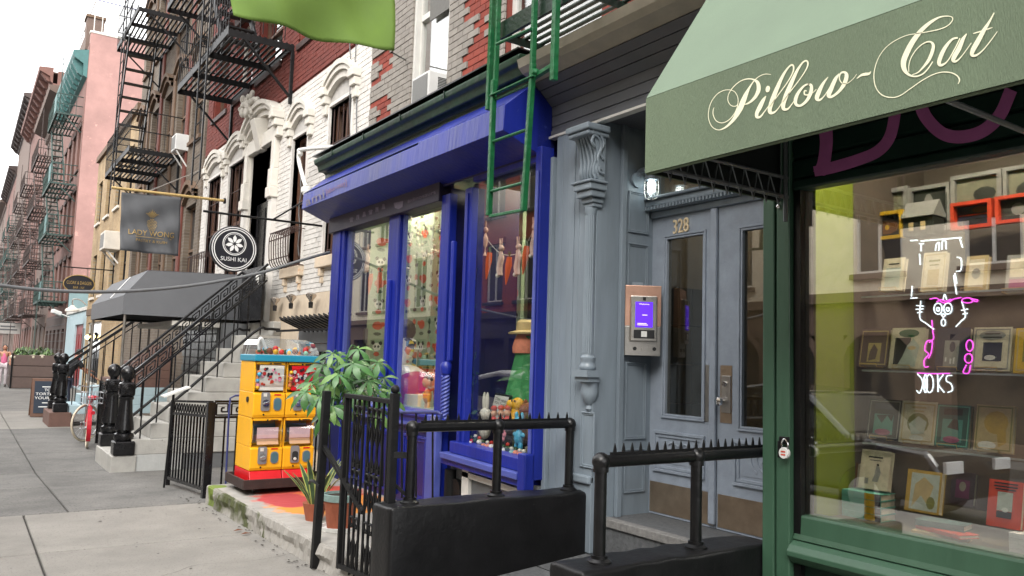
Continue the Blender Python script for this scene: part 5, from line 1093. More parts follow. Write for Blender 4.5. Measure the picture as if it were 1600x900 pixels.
# air conditioner
Ys = ax(699, 150, XW_).y; cr_ = ay(669, 152, Ys); Xo = cr_.x; zA0_, zA1_ = ay(669,163,Ys).z, ay(669,108,Ys).z; Ye = ax(643, 140, Xo).y
acn = thing('air_conditioner', 'white window air conditioner with louvred side in the red brick window', 'air conditioner', ((Xo+XW_)/2, (Ys+Ye)/2, zA0_))
M('ac_white', C(226,226,224,.82), .5, .05, 6, .02); M('ac_grey', C(150,150,148,.7), .7, .08, 60, .3, 200)
MBd().box(Xo, XW_+.2, Ys, Ye, zA0_, zA1_).build('casing', 'ac_white', acn, bevel=.012); MBd().box(Xo-.004, Xo-.0005, Ys+.03, Ye-.03, zA0_+.03, zA1_-.03).build('coil_mesh', 'ac_grey', acn)
lv0 = MBd().box(Xo+.0, Xo+.11, Ys-.004, Ys-.0005, 0, .008)
pieces('louvre', lv0, 'black_plastic', acn, [(dx, 0, zA0_+.06+i*.0175) for dx in (.11, .25) for i in range(int((zA1_-zA0_-.1)/.0175))])
MBd().box(Xo-.02, Xo+.3, Ys-.03, Ye+.02, zA0_-.10, zA0_-.012).build('support', 'ac_white', acn)
# ------------------------------------------------------------------ green fire escape over the doorway
XL = 3.14
fe = thing('fire_escape', 'glossy green fire escape with a drop ladder in front of the toy shop', 'fire escape', (XL, 4.6, 3.0)); G_ = 'green_gloss'
def LB(p, q, w, h=None, n='rail', mat=G_, x=XL): 
    return MBd().bar(ax(*p, x), ax(*q, x), w, h or w).build(n, mat, fe, bevel=.004)
LB((772,125),(764,337),.042,.03,'ladder_rail',x=XL-.03); LB((833,100),(818,330),.042,.03,'ladder_rail',x=XL-.03)
LB((772,-40),(763,172),.042,.035,'guide_bar',x=XL+.03); LB((781,-40),(774,138),.04,.02,'guide_bar'); LB((837,-40),(832,118),.042,.025,'guide_bar'); LB((871,-40),(865,126),.045,.04,'guide_bar')
for p, q in (((776,69),(830,45)),((771,221),(822,203)),((767,299),(816,286))): MBd().tube([ax(*p,XL-.03),ax(*q,XL-.03)], .012, 8).build('rung', G_, fe)
LB((765,338),(819,328),.022,.022,'rung',x=XL-.03); LB((766,150),(835,118),.03,.012,'cross_bar',x=XL-.045); LB((768,158),(833,128),.014,.02,'cross_bar',x=XL-.02); LB((833,122),(866,101),.035,.03,'cross_bar')
bcp = ax(836,113,XL-.02); MBd().lathe([(.02,0),(.024,.02),(.03,.04),(.024,.06)], (bcp.x-.03,bcp.y,bcp.z), 10, 'x').build('bolt', G_, fe, smooth=True)
zP = ax(800, 40, XL+.05).z+.02; yF, yN_ = 4.98, 1.3
MBd().box(XL+.04, XL+.05, yN_, yF, zP-.08, zP+.05).build('front_beam', 'green_shade', fe); MBd().box(XW_-.06, XW_-.05, yN_, yF, zP-.08, zP+.05).build('back_beam', 'green_shade', fe)
sl0 = MBd().box(XL+.06, XL+.095, yN_, yF, zP+.0, zP+.012); pieces('slat', sl0, 'green_shade', fe, [(i*.078, 0, 0) for i in range(12)])
for yy in (yF-.02, 4.0, 3.0, 2.0): MBd().bar((XL+.05, yy, zP-.03), (XW_, yy, zP-.03), .012, .06).build('bearer', 'green_shade', fe)
pass
for i in range(9): MBd().tube([(XL+.045, yF-.7-i*.3, zP+.05),(XL+.045, yF-.7-i*.3, zP+1.0)], .008, 5).build('baluster', 'green_shade', fe)
MBd().tube([(XL+.045, yN_, zP+1.0),(XL+.045, yF-.6, zP+1.0)], .012, 6).build('hand_rail', 'green_shade', fe)
# ------------------------------------------------------------------ concrete stoop slab in front of the toy shop
def slab_mat():
    m = bpy.data.materials.new('painted_concrete'); m.use_nodes = True; t = m.node_tree; L = t.links.new; b = t.nodes['Principled BSDF']; b.inputs['Roughness'].default_value = .85
    co = t.nodes.new('ShaderNodeTexCoord'); n = t.nodes.new('ShaderNodeTexNoise'); n.inputs['Scale'].default_value = 7; n.inputs['Detail'].default_value = 8; L(co.outputs['Object'], n.inputs[0])
    r = t.nodes.new('ShaderNodeValToRGB'); r.color_ramp.elements[0].color = (.2,.19,.17,1); r.color_ramp.elements[1].color = (.42,.40,.37,1); L(n.outputs[0], r.inputs[0])
    def blob(cx, cy, rx, ry, col, prev, dens=.55, ns=5):
        mp = t.nodes.new('ShaderNodeMapping'); mp.vector_type = 'POINT'; mp.inputs['Location'].default_value = (-cx/rx, -cy/ry, 0); mp.inputs['Scale'].default_value = (1/rx, 1/ry, 0); L(co.outputs['Object'], mp.inputs[0])
        g = t.nodes.new('ShaderNodeTexGradient'); g.gradient_type = 'SPHERICAL'; L(mp.outputs[0], g.inputs[0])
        q = t.nodes.new('ShaderNodeTexNoise'); q.inputs['Scale'].default_value = ns; q.inputs['Detail'].default_value = 6; L(co.outputs['Object'], q.inputs[0])
        a = t.nodes.new('ShaderNodeMath'); a.operation = 'MULTIPLY_ADD'; L(g.outputs[1] if len(g.outputs) > 1 else g.outputs[0], a.inputs[0]); a.inputs[1].default_value = 1.6; L(q.outputs[0], a.inputs[2])
        s = t.nodes.new('ShaderNodeMapRange'); s.inputs[1].default_value = .75+(1-dens)*.2; s.inputs[2].default_value = 1.15; L(a.outputs[0], s.inputs[0])
        x = t.nodes.new('ShaderNodeMixRGB'); x.inputs[2].default_value = (*col, 1); L(s.outputs[0], x.inputs[0]); L(prev, x.inputs[1]); return x.outputs[0]
    o = r.outputs[0]
    o = blob(.72, 2.95, .8, 1.15, C(214,84,66,.72), o, .25, 7); o = blob(.7, 2.5, .8, .9, C(236,150,60,.8), o, .05, 8); o = blob(.42, 2.8, .36, .6, C(204,76,78,.66), o, .05, 9); o = blob(.04, 3.88, .15, .16, C(136,158,66,.62), o, .2)
    sp = t.nodes.new('ShaderNodeSeparateXYZ'); L(co.outputs['Object'], sp.inputs[0])
    n2 = t.nodes.new('ShaderNodeTexNoise'); n2.inputs['Scale'].default_value = 3.5; n2.inputs['Detail'].default_value = 8; L(co.outputs['Object'], n2.inputs[0])
    mr = t.nodes.new('ShaderNodeMapRange'); mr.inputs[1].default_value = .46; mr.inputs[2].default_value = .6; L(n2.outputs[0], mr.inputs[0])
    ge = t.nodes.new('ShaderNodeMath'); ge.operation = 'LESS_THAN'; ge.inputs[1].default_value = .012; L(sp.outputs[0], ge.inputs[0]); ml = t.nodes.new('ShaderNodeMath'); ml.operation = 'MULTIPLY'; L(mr.outputs[0], ml.inputs[0]); L(ge.outputs[0], ml.inputs[1])
    x = t.nodes.new('ShaderNodeMixRGB'); x.inputs[2].default_value = (*C(96,102,62,.55), 1); L(ml.outputs[0], x.inputs[0]); L(o, x.inputs[1]); L(x.outputs[0], b.inputs['Base Color'])
    bp = t.nodes.new('ShaderNodeBump'); bp.inputs['Strength'].default_value = .5; bp.inputs['Distance'].default_value = .02; L(n.outputs[0], bp.inputs['Height']); L(bp.outputs[0], b.inputs['Normal']); MC['painted_concrete'] = m
slab_mat()
ZS = .19; sy0, sy1 = 4.78, 8.90
m = MBd(); N = 150; random.seed(5)
def wob(a, n=N+1):
    w = [random.uniform(-1,1) for _ in range(n+8)]; w2 = [sum(w[i:i+8])/8 for i in range(n)]; return [a*(.55*w[i]*.6+1.5*w2[i]) for i in range(n)]
w1, w2, w3, w4, w5, w6 = wob(.014), wob(.005), wob(.022), wob(.014), wob(.026), wob(.016)
E0 = [(2.39+(2.27-2.39)*i/N+w1[i], sy0+(sy1-sy0)*i/N) for i in range(N+1)]
top = [(x, y, ZS+w2[i]) for i, (x, y) in enumerate(E0)]; inn = [(3.72, y, ZS+.01) for x, y in E0]
l0 = [(x-.010, y, ZS-.016+w2[i]) for i, (x, y) in enumerate(E0)]; l1 = [(x-.012+w3[i], y, ZS-.07+w4[i]) for i, (x, y) in enumerate(E0)]; l2 = [(x-.004+w5[i], y, ZS-.13+w6[i]) for i, (x, y) in enumerate(E0)]; l3 = [(x-.02+w4[i], y, -.06) for i, (x, y) in enumerate(E0)]
m.strip(top, l0); top0 = top; top = l0
m.strip(inn, top0); m.strip(top, l1); m.strip(l1, l2); m.strip(l2, l3)
for k in (0, -1): m.quad(inn[k], top0[k], top[k], l1[k], l2[k], l3[k], (3.72, E0[k][1], -.06))
sb = m.build('entry_slab', 'painted_concrete', loc=(2.30, 4.9, 0)); sb['kind'] = 'structure'
# pavement edge dirt strip
M('grime', C(70,66,60,.7), .95, .3, 14, .3, 60); M('leaf_dry', C(120,70,44,.8), .8, .2, 9)
m = MBd(); 
for i in range(60):
    y = random.uniform(5.6, 9.6); x = 2.38-(y-5)*.03+random.uniform(-.14,.0); s = random.uniform(.006,.02); a = random.random()*6
    m.quad((x+s*math.cos(a),y+s*math.sin(a),GZ(y)+.006),(x-s*math.sin(a)*.7,y+s*math.cos(a)*.7,GZ(y)+.010),(x-s*math.cos(a),y-s*math.sin(a),GZ(y)+.006),(x+s*math.sin(a)*.7,y-s*math.cos(a)*.7,GZ(y)+.012))
m.build('litter_crumbs', 'grime', kind='stuff')
for u, v in ((372,829),(384,834)):
    p = az(u, v, .012); m = MBd(); m.quad(p+Vector((.05,.01,0)), p+Vector((0,.02,.012)), p+Vector((-.045,0,.0)), p+Vector((0,-.018,.008))); o = m.build('dry_leaf', 'leaf_dry'); tag(o, 'dry brown leaf lying %s on the pavement by the slab' % ('nearer the machine' if u < 380 else 'nearer the gate'), 'leaf')
# ------------------------------------------------------------------ capsule vending machine
M('gacha_yellow', C(248,182,32,.92), .35, .05, 6, .03); M('gacha_red', C(224,26,34,.85), .35, .05, 6, .03); M('gacha_teal', C(40,150,180,.8), .35, .06, 6, .03); M('gacha_inside', C(80,120,130,.8), .5, .1, 6); M('card_pink', C(236,200,200,.85), .6, .06, 20); M('card_tan', C(214,170,130,.85), .6, .06, 20); M('tray_wood', C(52,36,32), .8, .3, 12, .2, 40, wear=C(130,110,96), wsc=24, wth=.66); M('coin_grey', C(150,150,150,.7), .4, .1, 9, .02)
yg = 8.21; gx0_, gx1_ = 2.485, 3.15; gd_ = .50; zt0 = .30
gm_ = thing('capsule_machine', 'yellow capsule toy vending machine with four windows on a wheeled tray', 'vending machine', ((gx0_+gx1_)/2, yg+.25, ZS))
T = MBd(); T.box(gx0_-.07, gx1_+.13, yg-.10, yg+gd_+.04, ZS+.075, ZS+.085); T.box(gx0_-.08, gx1_+.14, yg-.115, yg-.095, ZS+.06, ZS+.155); T.box(gx0_-.08, gx1_+.14, yg+gd_+.02, yg+gd_+.05, ZS+.06, ZS+.155); T.box(gx0_-.08, gx0_-.06, yg-.094, yg+gd_+.02, ZS+.06, ZS+.155); T.box(gx1_+.12, gx1_+.14, yg-.094, yg+gd_+.02, ZS+.06, ZS+.155)
tr_ = T.build('tray', 'tray_wood', gm_, bevel=.005)
for x in (gx0_+.06, gx1_-.05):
    for y in (yg+.02, yg+gd_-.08): MBd().lathe([(.018,-.012),(.034,-.01),(.034,.01),(.018,.012)], (x, y, ZS+.036), 14, 'x').build('caster_wheel', 'black_plastic', tr_, smooth=True)
zbr, zbt = ZS+.10, ZS+.225; xm = (gx0_+gx1_)/2
cols = ((gx0_, xm-.004), (xm+.004, gx1_))
zr_ = [(zbt, zbt+.525), (zbt+.528, zbt+1.10)]
def rnd_win(x0, x1, z0, z1, y, r=.05, n=5):
    pts = []
    for cx, cz, a0 in ((x1-r,z1-r,0),(x0+r,z1-r,90),(x0+r,z0+r,180),(x1-r,z0+r,270)):
        for k in range(n+1): a = math.radians(a0+90*k/n); pts.append((cx+r*math.cos(a), y, cz+r*math.sin(a)))
    return pts
random.seed(21)
M_caps = ['toy_red','toy_blue','toy_mint','toy_yellow','toy_white','toy_orange','toy_pink']
for ci, (x0, x1) in enumerate(cols):
    bs = MBd(); bs.prism([(x0, yg-.05, zbr), (x0, yg-.04, zbr+.03), (x0, yg+.0, zbt-.003), (x0, yg+gd_, zbt-.003), (x0, yg+gd_, zbr)], (x1-x0, 0, 0)); bs.build('base', 'gacha_red', gm_, bevel=.006)
    for ri, (z0, z1) in enumerate(zr_):
        hz = z1-z0; zw0, zw1 = z0+hz*.49, z1-hz*.055
        b = MBd(); b.prism([(x0, yg, z0), (x0, yg-.012, z0+hz*.06), (x0, yg-.012, zw0-.035), (x0, yg+.03, zw0-.02), (x0, yg+gd_, zw0-.02), (x0, yg+gd_, z0)], (x1-x0, 0, 0))
        hb = b.build('housing', 'gacha_yellow', gm_, bevel=.008)
        f = MBd(); f.box(x0, x0+.018, yg+.02, yg+gd_, zw0-.02, z1); f.box(x1-.018, x1, yg+.02, yg+gd_, zw0-.02, z1); f.box(x0+.018, x1-.018, yg+.0, yg+gd_, zw1+.002, z1); f.box(x0+.018, x1-.018, yg+.32, yg+.34, zw0-.02, zw1); f.build('window_case', 'gacha_yellow', hb, bevel=.006)
        # curved clear window
        g = MBd(); A = []; B = []
        for k in range(9): t_ = k/8; a = math.pi*(t_); yy = yg+.03-.07*math.sin(a); zz = zw0+(zw1-zw0)*t_; A.append((x0+.012, yy, zz)); B.append((x1-.012, yy, zz))
        g.strip(A, B); g.quad(*A); g.quad(*B); g.build('display_window', 'clear_plastic', hb, smooth=True)
        if ri == 1:
            mt = 'toy_white' if ci == 0 else 'gacha_red'; MBd().box(x0+.02, x1-.02, yg+.2, yg+.21, zw0, zw1).build('case_back', 'toy_white', hb); MBd().box(x0+.05, x1-.025, yg+.0, yg+.006, zw0+.0, zw1-.005).build('display_card', mt, hb)
            dm = {k: MBd() for k in ('toy_red','toy_hair','toy_pink')} if ci == 0 else {k: MBd() for k in ('toy_white','toy_hair')}
            ks = list(dm)
            for q in range(26):
                k = random.choice(ks); cx, cz = random.uniform(x0+.065, x1-.065), random.uniform(zw0+.025, zw1-.03); r0 = random.uniform(.007,.02); dm[k].quad(*[(cx+r0*math.cos(a*.785), yg-.002-.0005*q, cz+r0*math.sin(a*.785)) for a in range(8)])
            for k in ks: dm[k].build('card_print', k, hb, kind='stuff')
            for q in range(8): MBd().sph((x0+.035+random.uniform(-.008,.012), yg-.02+random.uniform(0,.05), zw0+.03+q*.022), .022, 8, 6).build('capsule', random.choice(M_caps), hb, smooth=True)
        else:
            MBd().box(x0+.02, x1-.02, yg+.2, yg+.21, zw0, zw1).build('case_back', 'gacha_inside', hb)
            MBd().box(x0+.06, x1-.05, yg+.0, yg+.006, zw0+.065, zw1-.065).build('display_card', 'card_pink', hb); MBd().prism([(x0+.06, yg+.01, zw0+.07),(x0+.06, yg-.02, zw0+.005),(x0+.06, yg-.015, zw0+.005),(x0+.06, yg+.016, zw0+.07)], (x1-x0-.11,0,0)).build('display_card', 'card_tan', hb)
        # coin mechanism and chute
        xa, xb_, za, zz_ = x0+.075, x0+.165, z0+hz*.13, z0+hz*.46
        xa += .0; pl0 = rnd_win(xa, xb_, za, zz_, yg-.016, .02); cmn = MBd().prism(pl0, (0, -.012, 0)).build('coin_panel', 'coin_grey', hb)
        if not (ri == 0 and ci == 1):
            kc = ((xa+xb_)/2, yg-.028, za+(zz_-za)*.42); MBd().lathe([(.034,0),(.034,.012),(.030,.016)], (kc[0], kc[1]-.016, kc[2]), 18, 'y').build('dial', 'chrome', cmn, smooth=True); MBd().ob((kc[0], kc[1]-.024, kc[2]), (.027,0,.008), (0,.010,0), (-.003,0,.009)).build('turn_handle', 'chrome', cmn, bevel=.003)
            MBd().box(xa+.02, xa+.055, yg-.031, yg-.0285, zz_-.045, zz_-.012).build('price_card', 'toy_white', cmn)
        else:
            MBd().prism(rnd_win(xa+.015, xb_-.012, za+.02, zz_-.055, yg-.031, .025), (0,.002,0)).build('broken_hole', 'dark_room', cmn); MBd().lathe([(.014,0),(.017,.012),(.01,.02)], ((xa+xb_)/2, yg-.045, za+.04), 10, 'y').build('spindle', 'toy_white', cmn)
        MBd().prism(rnd_win(x0+.205, x0+.288, z0+hz*.13, z0+hz*.36, yg-.0135, .036), (0,-.006,0)).build('chute_flap', 'coin_grey', hb)
        MBd().prism(rnd_win(x0+.212, x0+.281, z0+hz*.145, z0+hz*.345, yg-.02, .032), (0,-.002,0)).build('chute_window', 'gacha_inside', hb)
        MBd().box(x0+.21, x0+.28, yg-.0155, yg-.0125, z0+hz*.40, z0+hz*.425).build('maker_label', 'gacha_red', hb)
        for qx, qz in ((x0+.11, z0+.035), (x0+.16, z1-.018)): MBd().lathe([(.009,0),(.009,.004)], (qx, yg-.018 if qz < z0+.1 else yg-.004, qz), 10, 'y').build('key_lock', 'black_plastic', hb)
        MBd().box(x0+.19, x0+.27, yg-.003, yg-.0005, z1-.024, z1-.014).build('maker_label', 'black_plastic', hb)
lk_ = MBd().lathe([(.03,0),(.03,.012)], (gx0_-.012, yg+.17, zr_[1][0]+.18), 14, 'x').build('side_lock', 'black_plastic', gm_)
zt1 = zr_[1][1]
MBd().box(gx0_-.012, gx1_+.012, yg-.03, yg+gd_+.01, zt1+.003, zt1+.070).build('top_band', 'gacha_teal', gm_, bevel=.008)
MBd().box(gx0_+.02, gx1_-.02, yg+.0, yg+gd_-.03, zt1+.071, zt1+.075).build('top_deck', 'toy_white', gm_)
tp = MBd(); prx = [(gx0_+.0, 0), (gx0_+.01, .10), (gx0_+.05, .155), (gx0_+.12, .17), (gx1_-.16, .165), (gx1_-.06, .13), (gx1_-.01, .05), (gx1_, 0)]
A = [(x, yg-.02, zt1+.071+z) for x, z in prx]; B = [(x, yg+gd_-.01, zt1+.071+z) for x, z in prx]; tp.strip(A, B); tp.quad(*A); tp.quad(*B); tp.build('dome', 'clear_plastic', gm_)
for i in range(34):
    x, y = random.uniform(gx0_+.09, gx1_-.06), random.uniform(yg+.03, yg+gd_-.08); r0 = random.uniform(.02,.034); MBd().sph((x, y, zt1+.076+r0+random.choice((0,0,.03))*random.random()), r0, 9, 6).build('prize', random.choice(M_caps+['motif_green','toy_brown']), gm_, smooth=True)
MBd().tube(cr([(gx0_+.03,yg-.0,zt1+.12),(gx0_+.02,yg,zt1+.2),(gx0_+.05,yg,zt1+.235),(gx0_+.10,yg,zt1+.13)],5), .016, 8).build('dome_handle', 'white_plastic', gm_, smooth=True)
# ------------------------------------------------------------------ potted money tree
M('terracotta', C(176,100,72,.8), .85, .14, 7, .1); M('pot_rim', C(150,176,170,.75), .8, .2, 9); M('soil', C(50,38,30), .95, .3, 20, .4); M('leaf_green', C(78,130,66,.62), .38, .34, 6, .05); M('leaf_light', C(124,166,88,.64), .45, .2, 6, .05); M('leaf_yellow', C(206,196,60,.75), .5, .15, 6); M('stem_brown', C(120,104,84,.7), .8, .2, 12, .2); M('leaf_snake', C(70,96,60,.7), .5, .3, 22); M('leaf_edge', C(190,196,110,.75), .5, .1, 9)
pc = az(534, 822, ZS+.03); pc = Vector((pc.x, pc.y+.04, ZS))
pt = thing('potted_money_tree', 'tall money tree with star shaped leaf fans in a terracotta pot by the gate', 'potted plant', pc)
MBd().lathe([(.0,0),(.16,0),(.165,.03),(.15,.03),(.14,.01),(0,.01)], pc, 24).build('saucer', 'white_plastic', pt, smooth=True)
po = MBd().lathe([(.105,.015),(.135,.22),(.14,.23)], pc, 24).build('pot', 'terracotta', pt, smooth=True)
MBd().lathe([(.14,.23),(.15,.235),(.152,.285),(.135,.287),(.13,.26),(0,.262)], pc, 24).build('rim', 'pot_rim', po, smooth=True); MBd().lathe([(0,.262),(.128,.264),(.128,.266),(0,.27)], pc, 16).build('soil', 'soil', po)
tp_ = ay(530, 590, pc.y)
m = MBd(); m.tube(cr([(pc.x,pc.y,ZS+.26),(pc.x+.01,pc.y+.02,ZS+.7),(pc.x-.02,pc.y,ZS+1.05),(tp_.x,pc.y,tp_.z)],6), [.016]*6+[.014]*7+[.011]*6, 8); m.build('trunk', 'stem_brown', pt, smooth=True)
random.seed(33)
def leaflet(m, base, d, up, L, w):
    d = d.normalized(); s = d.cross(up).normalized(); n = s.cross(d); rows = []
    for t, ww, droop in ((0,.12,0),(.2,.45,.02),(.42,.85,.01),(.62,1.,-.06),(.84,.6,-.17),(1,.04,-.32)):
        c = base+d*L*t+n*(droop*L); rows.append((c-s*w*ww+n*.0, c-n*(.10*w), c+s*w*ww))
    vs = [p for r in rows for p in r]; fs = []
    for i in range(len(rows)-1): fs += [(i*3,i*3+1,i*3+4,i*3+3),(i*3+1,i*3+2,i*3+5,i*3+4)]
    m.add(vs, fs)
fans = [(545,585,0),(575,572,.12),(600,590,.1),(515,600,-.05),(500,620,-.1),(555,610,-.12),(585,612,-.1),(530,560,.1),(560,545,.05),(505,570,.05),(520,635,-.12),(590,640,.0),(548,632,.1),(610,606,.0),(486,598,.0),(535,600,.2),(495,580,.15),(575,595,-.15),(552,568,-.15),(520,552,0),(590,566,-.1),(608,622,.1),(563,625,.05),(478,612,-.05),(508,648,-.1),(528,585,-.2)]
for i, (u, v, dy) in enumerate(fans):
    hub = ay(u, v, pc.y+dy); br = MBd(); br.tube(cr([(tp_.x, pc.y, tp_.z-.05-random.random()*.2), ((tp_.x+hub.x)/2, pc.y+dy/2, max(tp_.z, hub.z)+.0), hub],4), .005, 5); bo = br.build('leaf_stalk', 'leaf_green', pt, smooth=True)
    out = (hub-Vector((tp_.x, pc.y, tp_.z-.1))); out.normalize()
    nl = random.choice((5, 6, 6)); a0 = random.random()*6
    ax1 = Vector((random.uniform(-.3,.3)-.35, -.6, .75)).normalized(); e1 = ax1.cross(Vector((0,0,1))).normalized(); e2 = ax1.cross(e1)
    for k in range(nl):
        a = a0+2*math.pi*k/nl; d = e1*math.cos(a)+e2*math.sin(a)-Vector((0,0,random.uniform(.35,.75)))+out*.25; m = MBd(); leaflet(m, hub, d, ax1, random.uniform(.13,.205), random.uniform(.02,.034))
        m.build('leaf', random.choice(['leaf_green']*5+['leaf_light']*2) if not (i in (12, 10) and k < 2) else 'leaf_yellow', pt, smooth=True)
# snake plant beside it
sp0 = Vector((pc.x-.06, pc.y+.42, ZS)); sk = thing('snake_plant', 'snake plant with yellow edged blades behind the terracotta pot', 'potted plant', sp0)
MBd().lathe([(.07,0),(.10,.14),(.105,.15),(.095,.15),(0,.13)], sp0, 18).build('pot', 'terracotta', sk, smooth=True)
for k in range(9):
    a = k*.75+.3; L = random.uniform(.28,.46); lean = random.uniform(.15,.5); d = Vector((math.cos(a)*lean, math.sin(a)*lean*.6, 1)); s = Vector((-math.sin(a), math.cos(a), 0)); b0 = sp0+Vector((math.cos(a)*.04, math.sin(a)*.04, .13))
    for nm, mt, ww, off in (('blade','leaf_edge',.030,0),('blade_centre','leaf_snake',.019,.0015)):
        m = MBd(); rows = []
        for t, w in ((0,.5),(.3,.9),(.65,1),(.9,.5),(1,.05)): c = b0+d*L*t+Vector((math.cos(a),math.sin(a),0))*(t*t*.12); nn = Vector((-math.cos(a)*0-.3,-.6,.2)).normalized()*off; rows += [c-s*w*ww+nn, c+s*w*ww+nn]
        m.add(rows, [(i*2,i*2+1,i*2+3,i*2+2) for i in range(4)]); m.build(nm, mt, sk, solid=.0015)
lp = Vector((pc.x+.12, pc.y-.05, ZS)); hb_ = thing('small_herb', 'low leafy herb in a blue pot between the gate and the wall', 'potted plant', az(640, 770, ZS)); hp_ = Vector(hb_.location)
M('pot_blue', C(110,180,200,.8), .5, .1, 6)
MBd().lathe([(.06,0),(.085,.14),(.09,.15),(.08,.15),(0,.13)], hp_, 16).build('pot', 'pot_blue', hb_, smooth=True); m = MBd()
for k in range(60):
    b0 = hp_+Vector((random.uniform(-.09,.09),random.uniform(-.09,.09),random.uniform(.14,.32))); a = random.random()*6.28; s = random.uniform(.02,.035); e = Vector((math.cos(a),math.sin(a),random.uniform(-.3,.5)))*s; g2 = Vector((-math.sin(a),math.cos(a),.3))*s*.6; m.quad(b0-e, b0+g2, b0+e, b0-g2)
m.build('leaves', 'leaf_light', hb_, kind='stuff')
# ------------------------------------------------------------------ wrought iron gate folded open
XG = 2.33; gt = thing('iron_gate', 'black wrought iron scroll gate standing at the edge of the entry slab', 'gate', (XG, 5.3, 0)); K_ = 'black_iron'
gp = lambda u, v: ax(u, v, XG)
MBd().bar((XG+.0, 5.93, -.05), (XG, 5.86, 1.33), .055).build('hinge_post', K_, gt, bevel=.004)
MBd().bar((XG, 5.47, .10), (XG, 5.47, 1.315), .032).build('frame_stile', K_, gt, bevel=.003); MBd().bar((XG, 4.70, .16), (XG, 4.70, 1.37), .05).build('frame_stile', K_, gt, bevel=.003)
MBd().sph((XG, 4.70, 1.395), .03).build('finial', K_, gt, smooth=True)
MBd().bar((XG, 5.47, 1.315), (XG, 4.70, 1.315), .045, .03).build('top_rail', K_, gt, bevel=.003); MBd().bar((XG, 5.47, .12), (XG, 4.70, .17), .03, .03).build('bottom_rail', K_, gt)
MBd().bar((XG, 5.88, .92), (XG, 5.1, .55), .03, .03).build('diagonal_brace', K_, gt)
nb = 9
for i in range(nb):
    y = 5.40-i*.078; MBd().bar((XG, y, .14), (XG, y, 1.30), .014).build('bar', K_, gt)
for i in range(nb-1):
    y = 5.361-i*.078
    if i in (1,2,4,5,6):
        for zc2, s in ((1.06,1),(.62,1),(.30,-1)):
            m = MBd(); q = [(0,-.2),(.03,-.1),(.0,.0),(-.035,.1),(-.02,.18),(.02,.19),(.028,.15),(.005,.13)]
            m.tube([(XG-.004, y+s*a*1.1, zc2+b) for a, b in cr(q,4)], .007, 5); q2 = [(0,-.2),(-.03,-.1),(.0,.0),(.035,.1),(.02,.18),(-.02,.19),(-.028,.15),(-.005,.13)]; m.tube([(XG+.004, y+s*a*1.1, zc2+b) for a, b in cr(q2,4)], .007, 5); m.build('scroll', K_, gt, smooth=True)
        MBd().box(XG-.012, XG+.012, y-.016, y+.016, .83, .86).build('collar', K_, gt)
MBd().bar((XG+.0, 4.68, .98), (2.43, YN+.13, .98), .012, .04).build('latch_bracket', K_, gt)
MBd().bar((XG+.02, 4.72, .80), (2.45, YN+.15, .70), .02).build('wall_stay', K_, gt)
MBd().tube(cr([(XG-.02,5.86,.62),(XG-.03,5.95,.64),(XG-.02,6.05,.63),(XG,6.12,.60)],5), .012, 6).build('latch_hook', K_, gt)
# ------------------------------------------------------------------ area rail of blue pipe beside the slab
M('blue_pipe', C(58,66,130,.7), .4, .12, 7)
ar_ = thing('pipe_guard', 'thin blue pipe guard rail behind the capsule machine', 'railing', ay(368, 765, 9.05)); bp0 = lambda u, v: ay(u, v, 9.02)
MBd().tube([bp0(352,770), bp0(358,640), bp0(360,622), bp0(368,618), bp0(395,618)], .011, 8).build('hoop', 'blue_pipe', ar_, smooth=True); MBd().tube([bp0(373,768), bp0(380,620)], .011, 8).build('post', 'blue_pipe', ar_, smooth=True)
ar2 = thing('pipe_guard', 'blue pipe guard rail between the toy shop apron and the spiked railing', 'railing', ax(640, 700, 3.0)); q0 = lambda u, v: ax(u, v, 3.05)
MBd().tube([q0(498,655),q0(500,648),q0(506,645),q0(684,644),q0(690,648),q0(689,655),q0(684,657)], .012, 8).build('top_pipe', 'blue_pipe', ar2, smooth=True)
for u in (628, 650, 676): MBd().tube([q0(u,646), q0(u,778)], .009, 6).build('post', 'black_iron', ar2, smooth=True)
for u in (515,535,556,575,598): MBd().tube([q0(u,646), q0(u,760)], .009, 6).build('post', 'black_iron', ar2, smooth=True)
# ------------------------------------------------------------------ black area fence with key pattern
fa, fb = Vector((2.25, 10.72, -.07)), Vector((2.36, 9.32, -.02))
fc = thing('area_fence', 'black iron fence panel guarding the sunken area beside the white stoop', 'fence', (2.3, 10, -.05))
hF = 1.06
def fp(t, z): p = fa.lerp(fb, t); return Vector((p.x, p.y, p.z+z))
MBd().bar(fp(1,-.05), fp(1,hF), .085).build('post', 'black_gloss', fc, bevel=.004); MBd().bar(fp(0,-.02), fp(0,hF-.02), .05).build('post', 'black_gloss', fc, bevel=.004)
MBd().bar(fp(0,hF-.02), fp(1,hF), .05, .025).build('top_rail', 'black_gloss', fc, bevel=.003); MBd().bar(fp(0,hF-.17), fp(1,hF-.16), .04, .03).build('mid_rail', 'black_gloss', fc, bevel=.003); MBd().bar(fp(0,.10), fp(1,.10), .04, .04).build('bottom_rail', 'black_gloss', fc, bevel=.003)
bar0 = MBd().bar(fp(0,.12), fp(0,hF-.18), .02); pieces('bar', bar0, 'black_gloss', fc, [(fb-fa)*t*.965 for t in np.linspace(.05,.96,12)])
rg = MBd(); c0 = fp(0,hF-.095); rg.tube([(c0.x, c0.y+.04*math.cos(k*.628), c0.z+.055*math.sin(k*.628)) for k in range(10)], .007, 5, closed=True); pieces('ring', rg, 'black_gloss', fc, [(fb-fa)*t for t in np.linspace(.045,.955,14)])
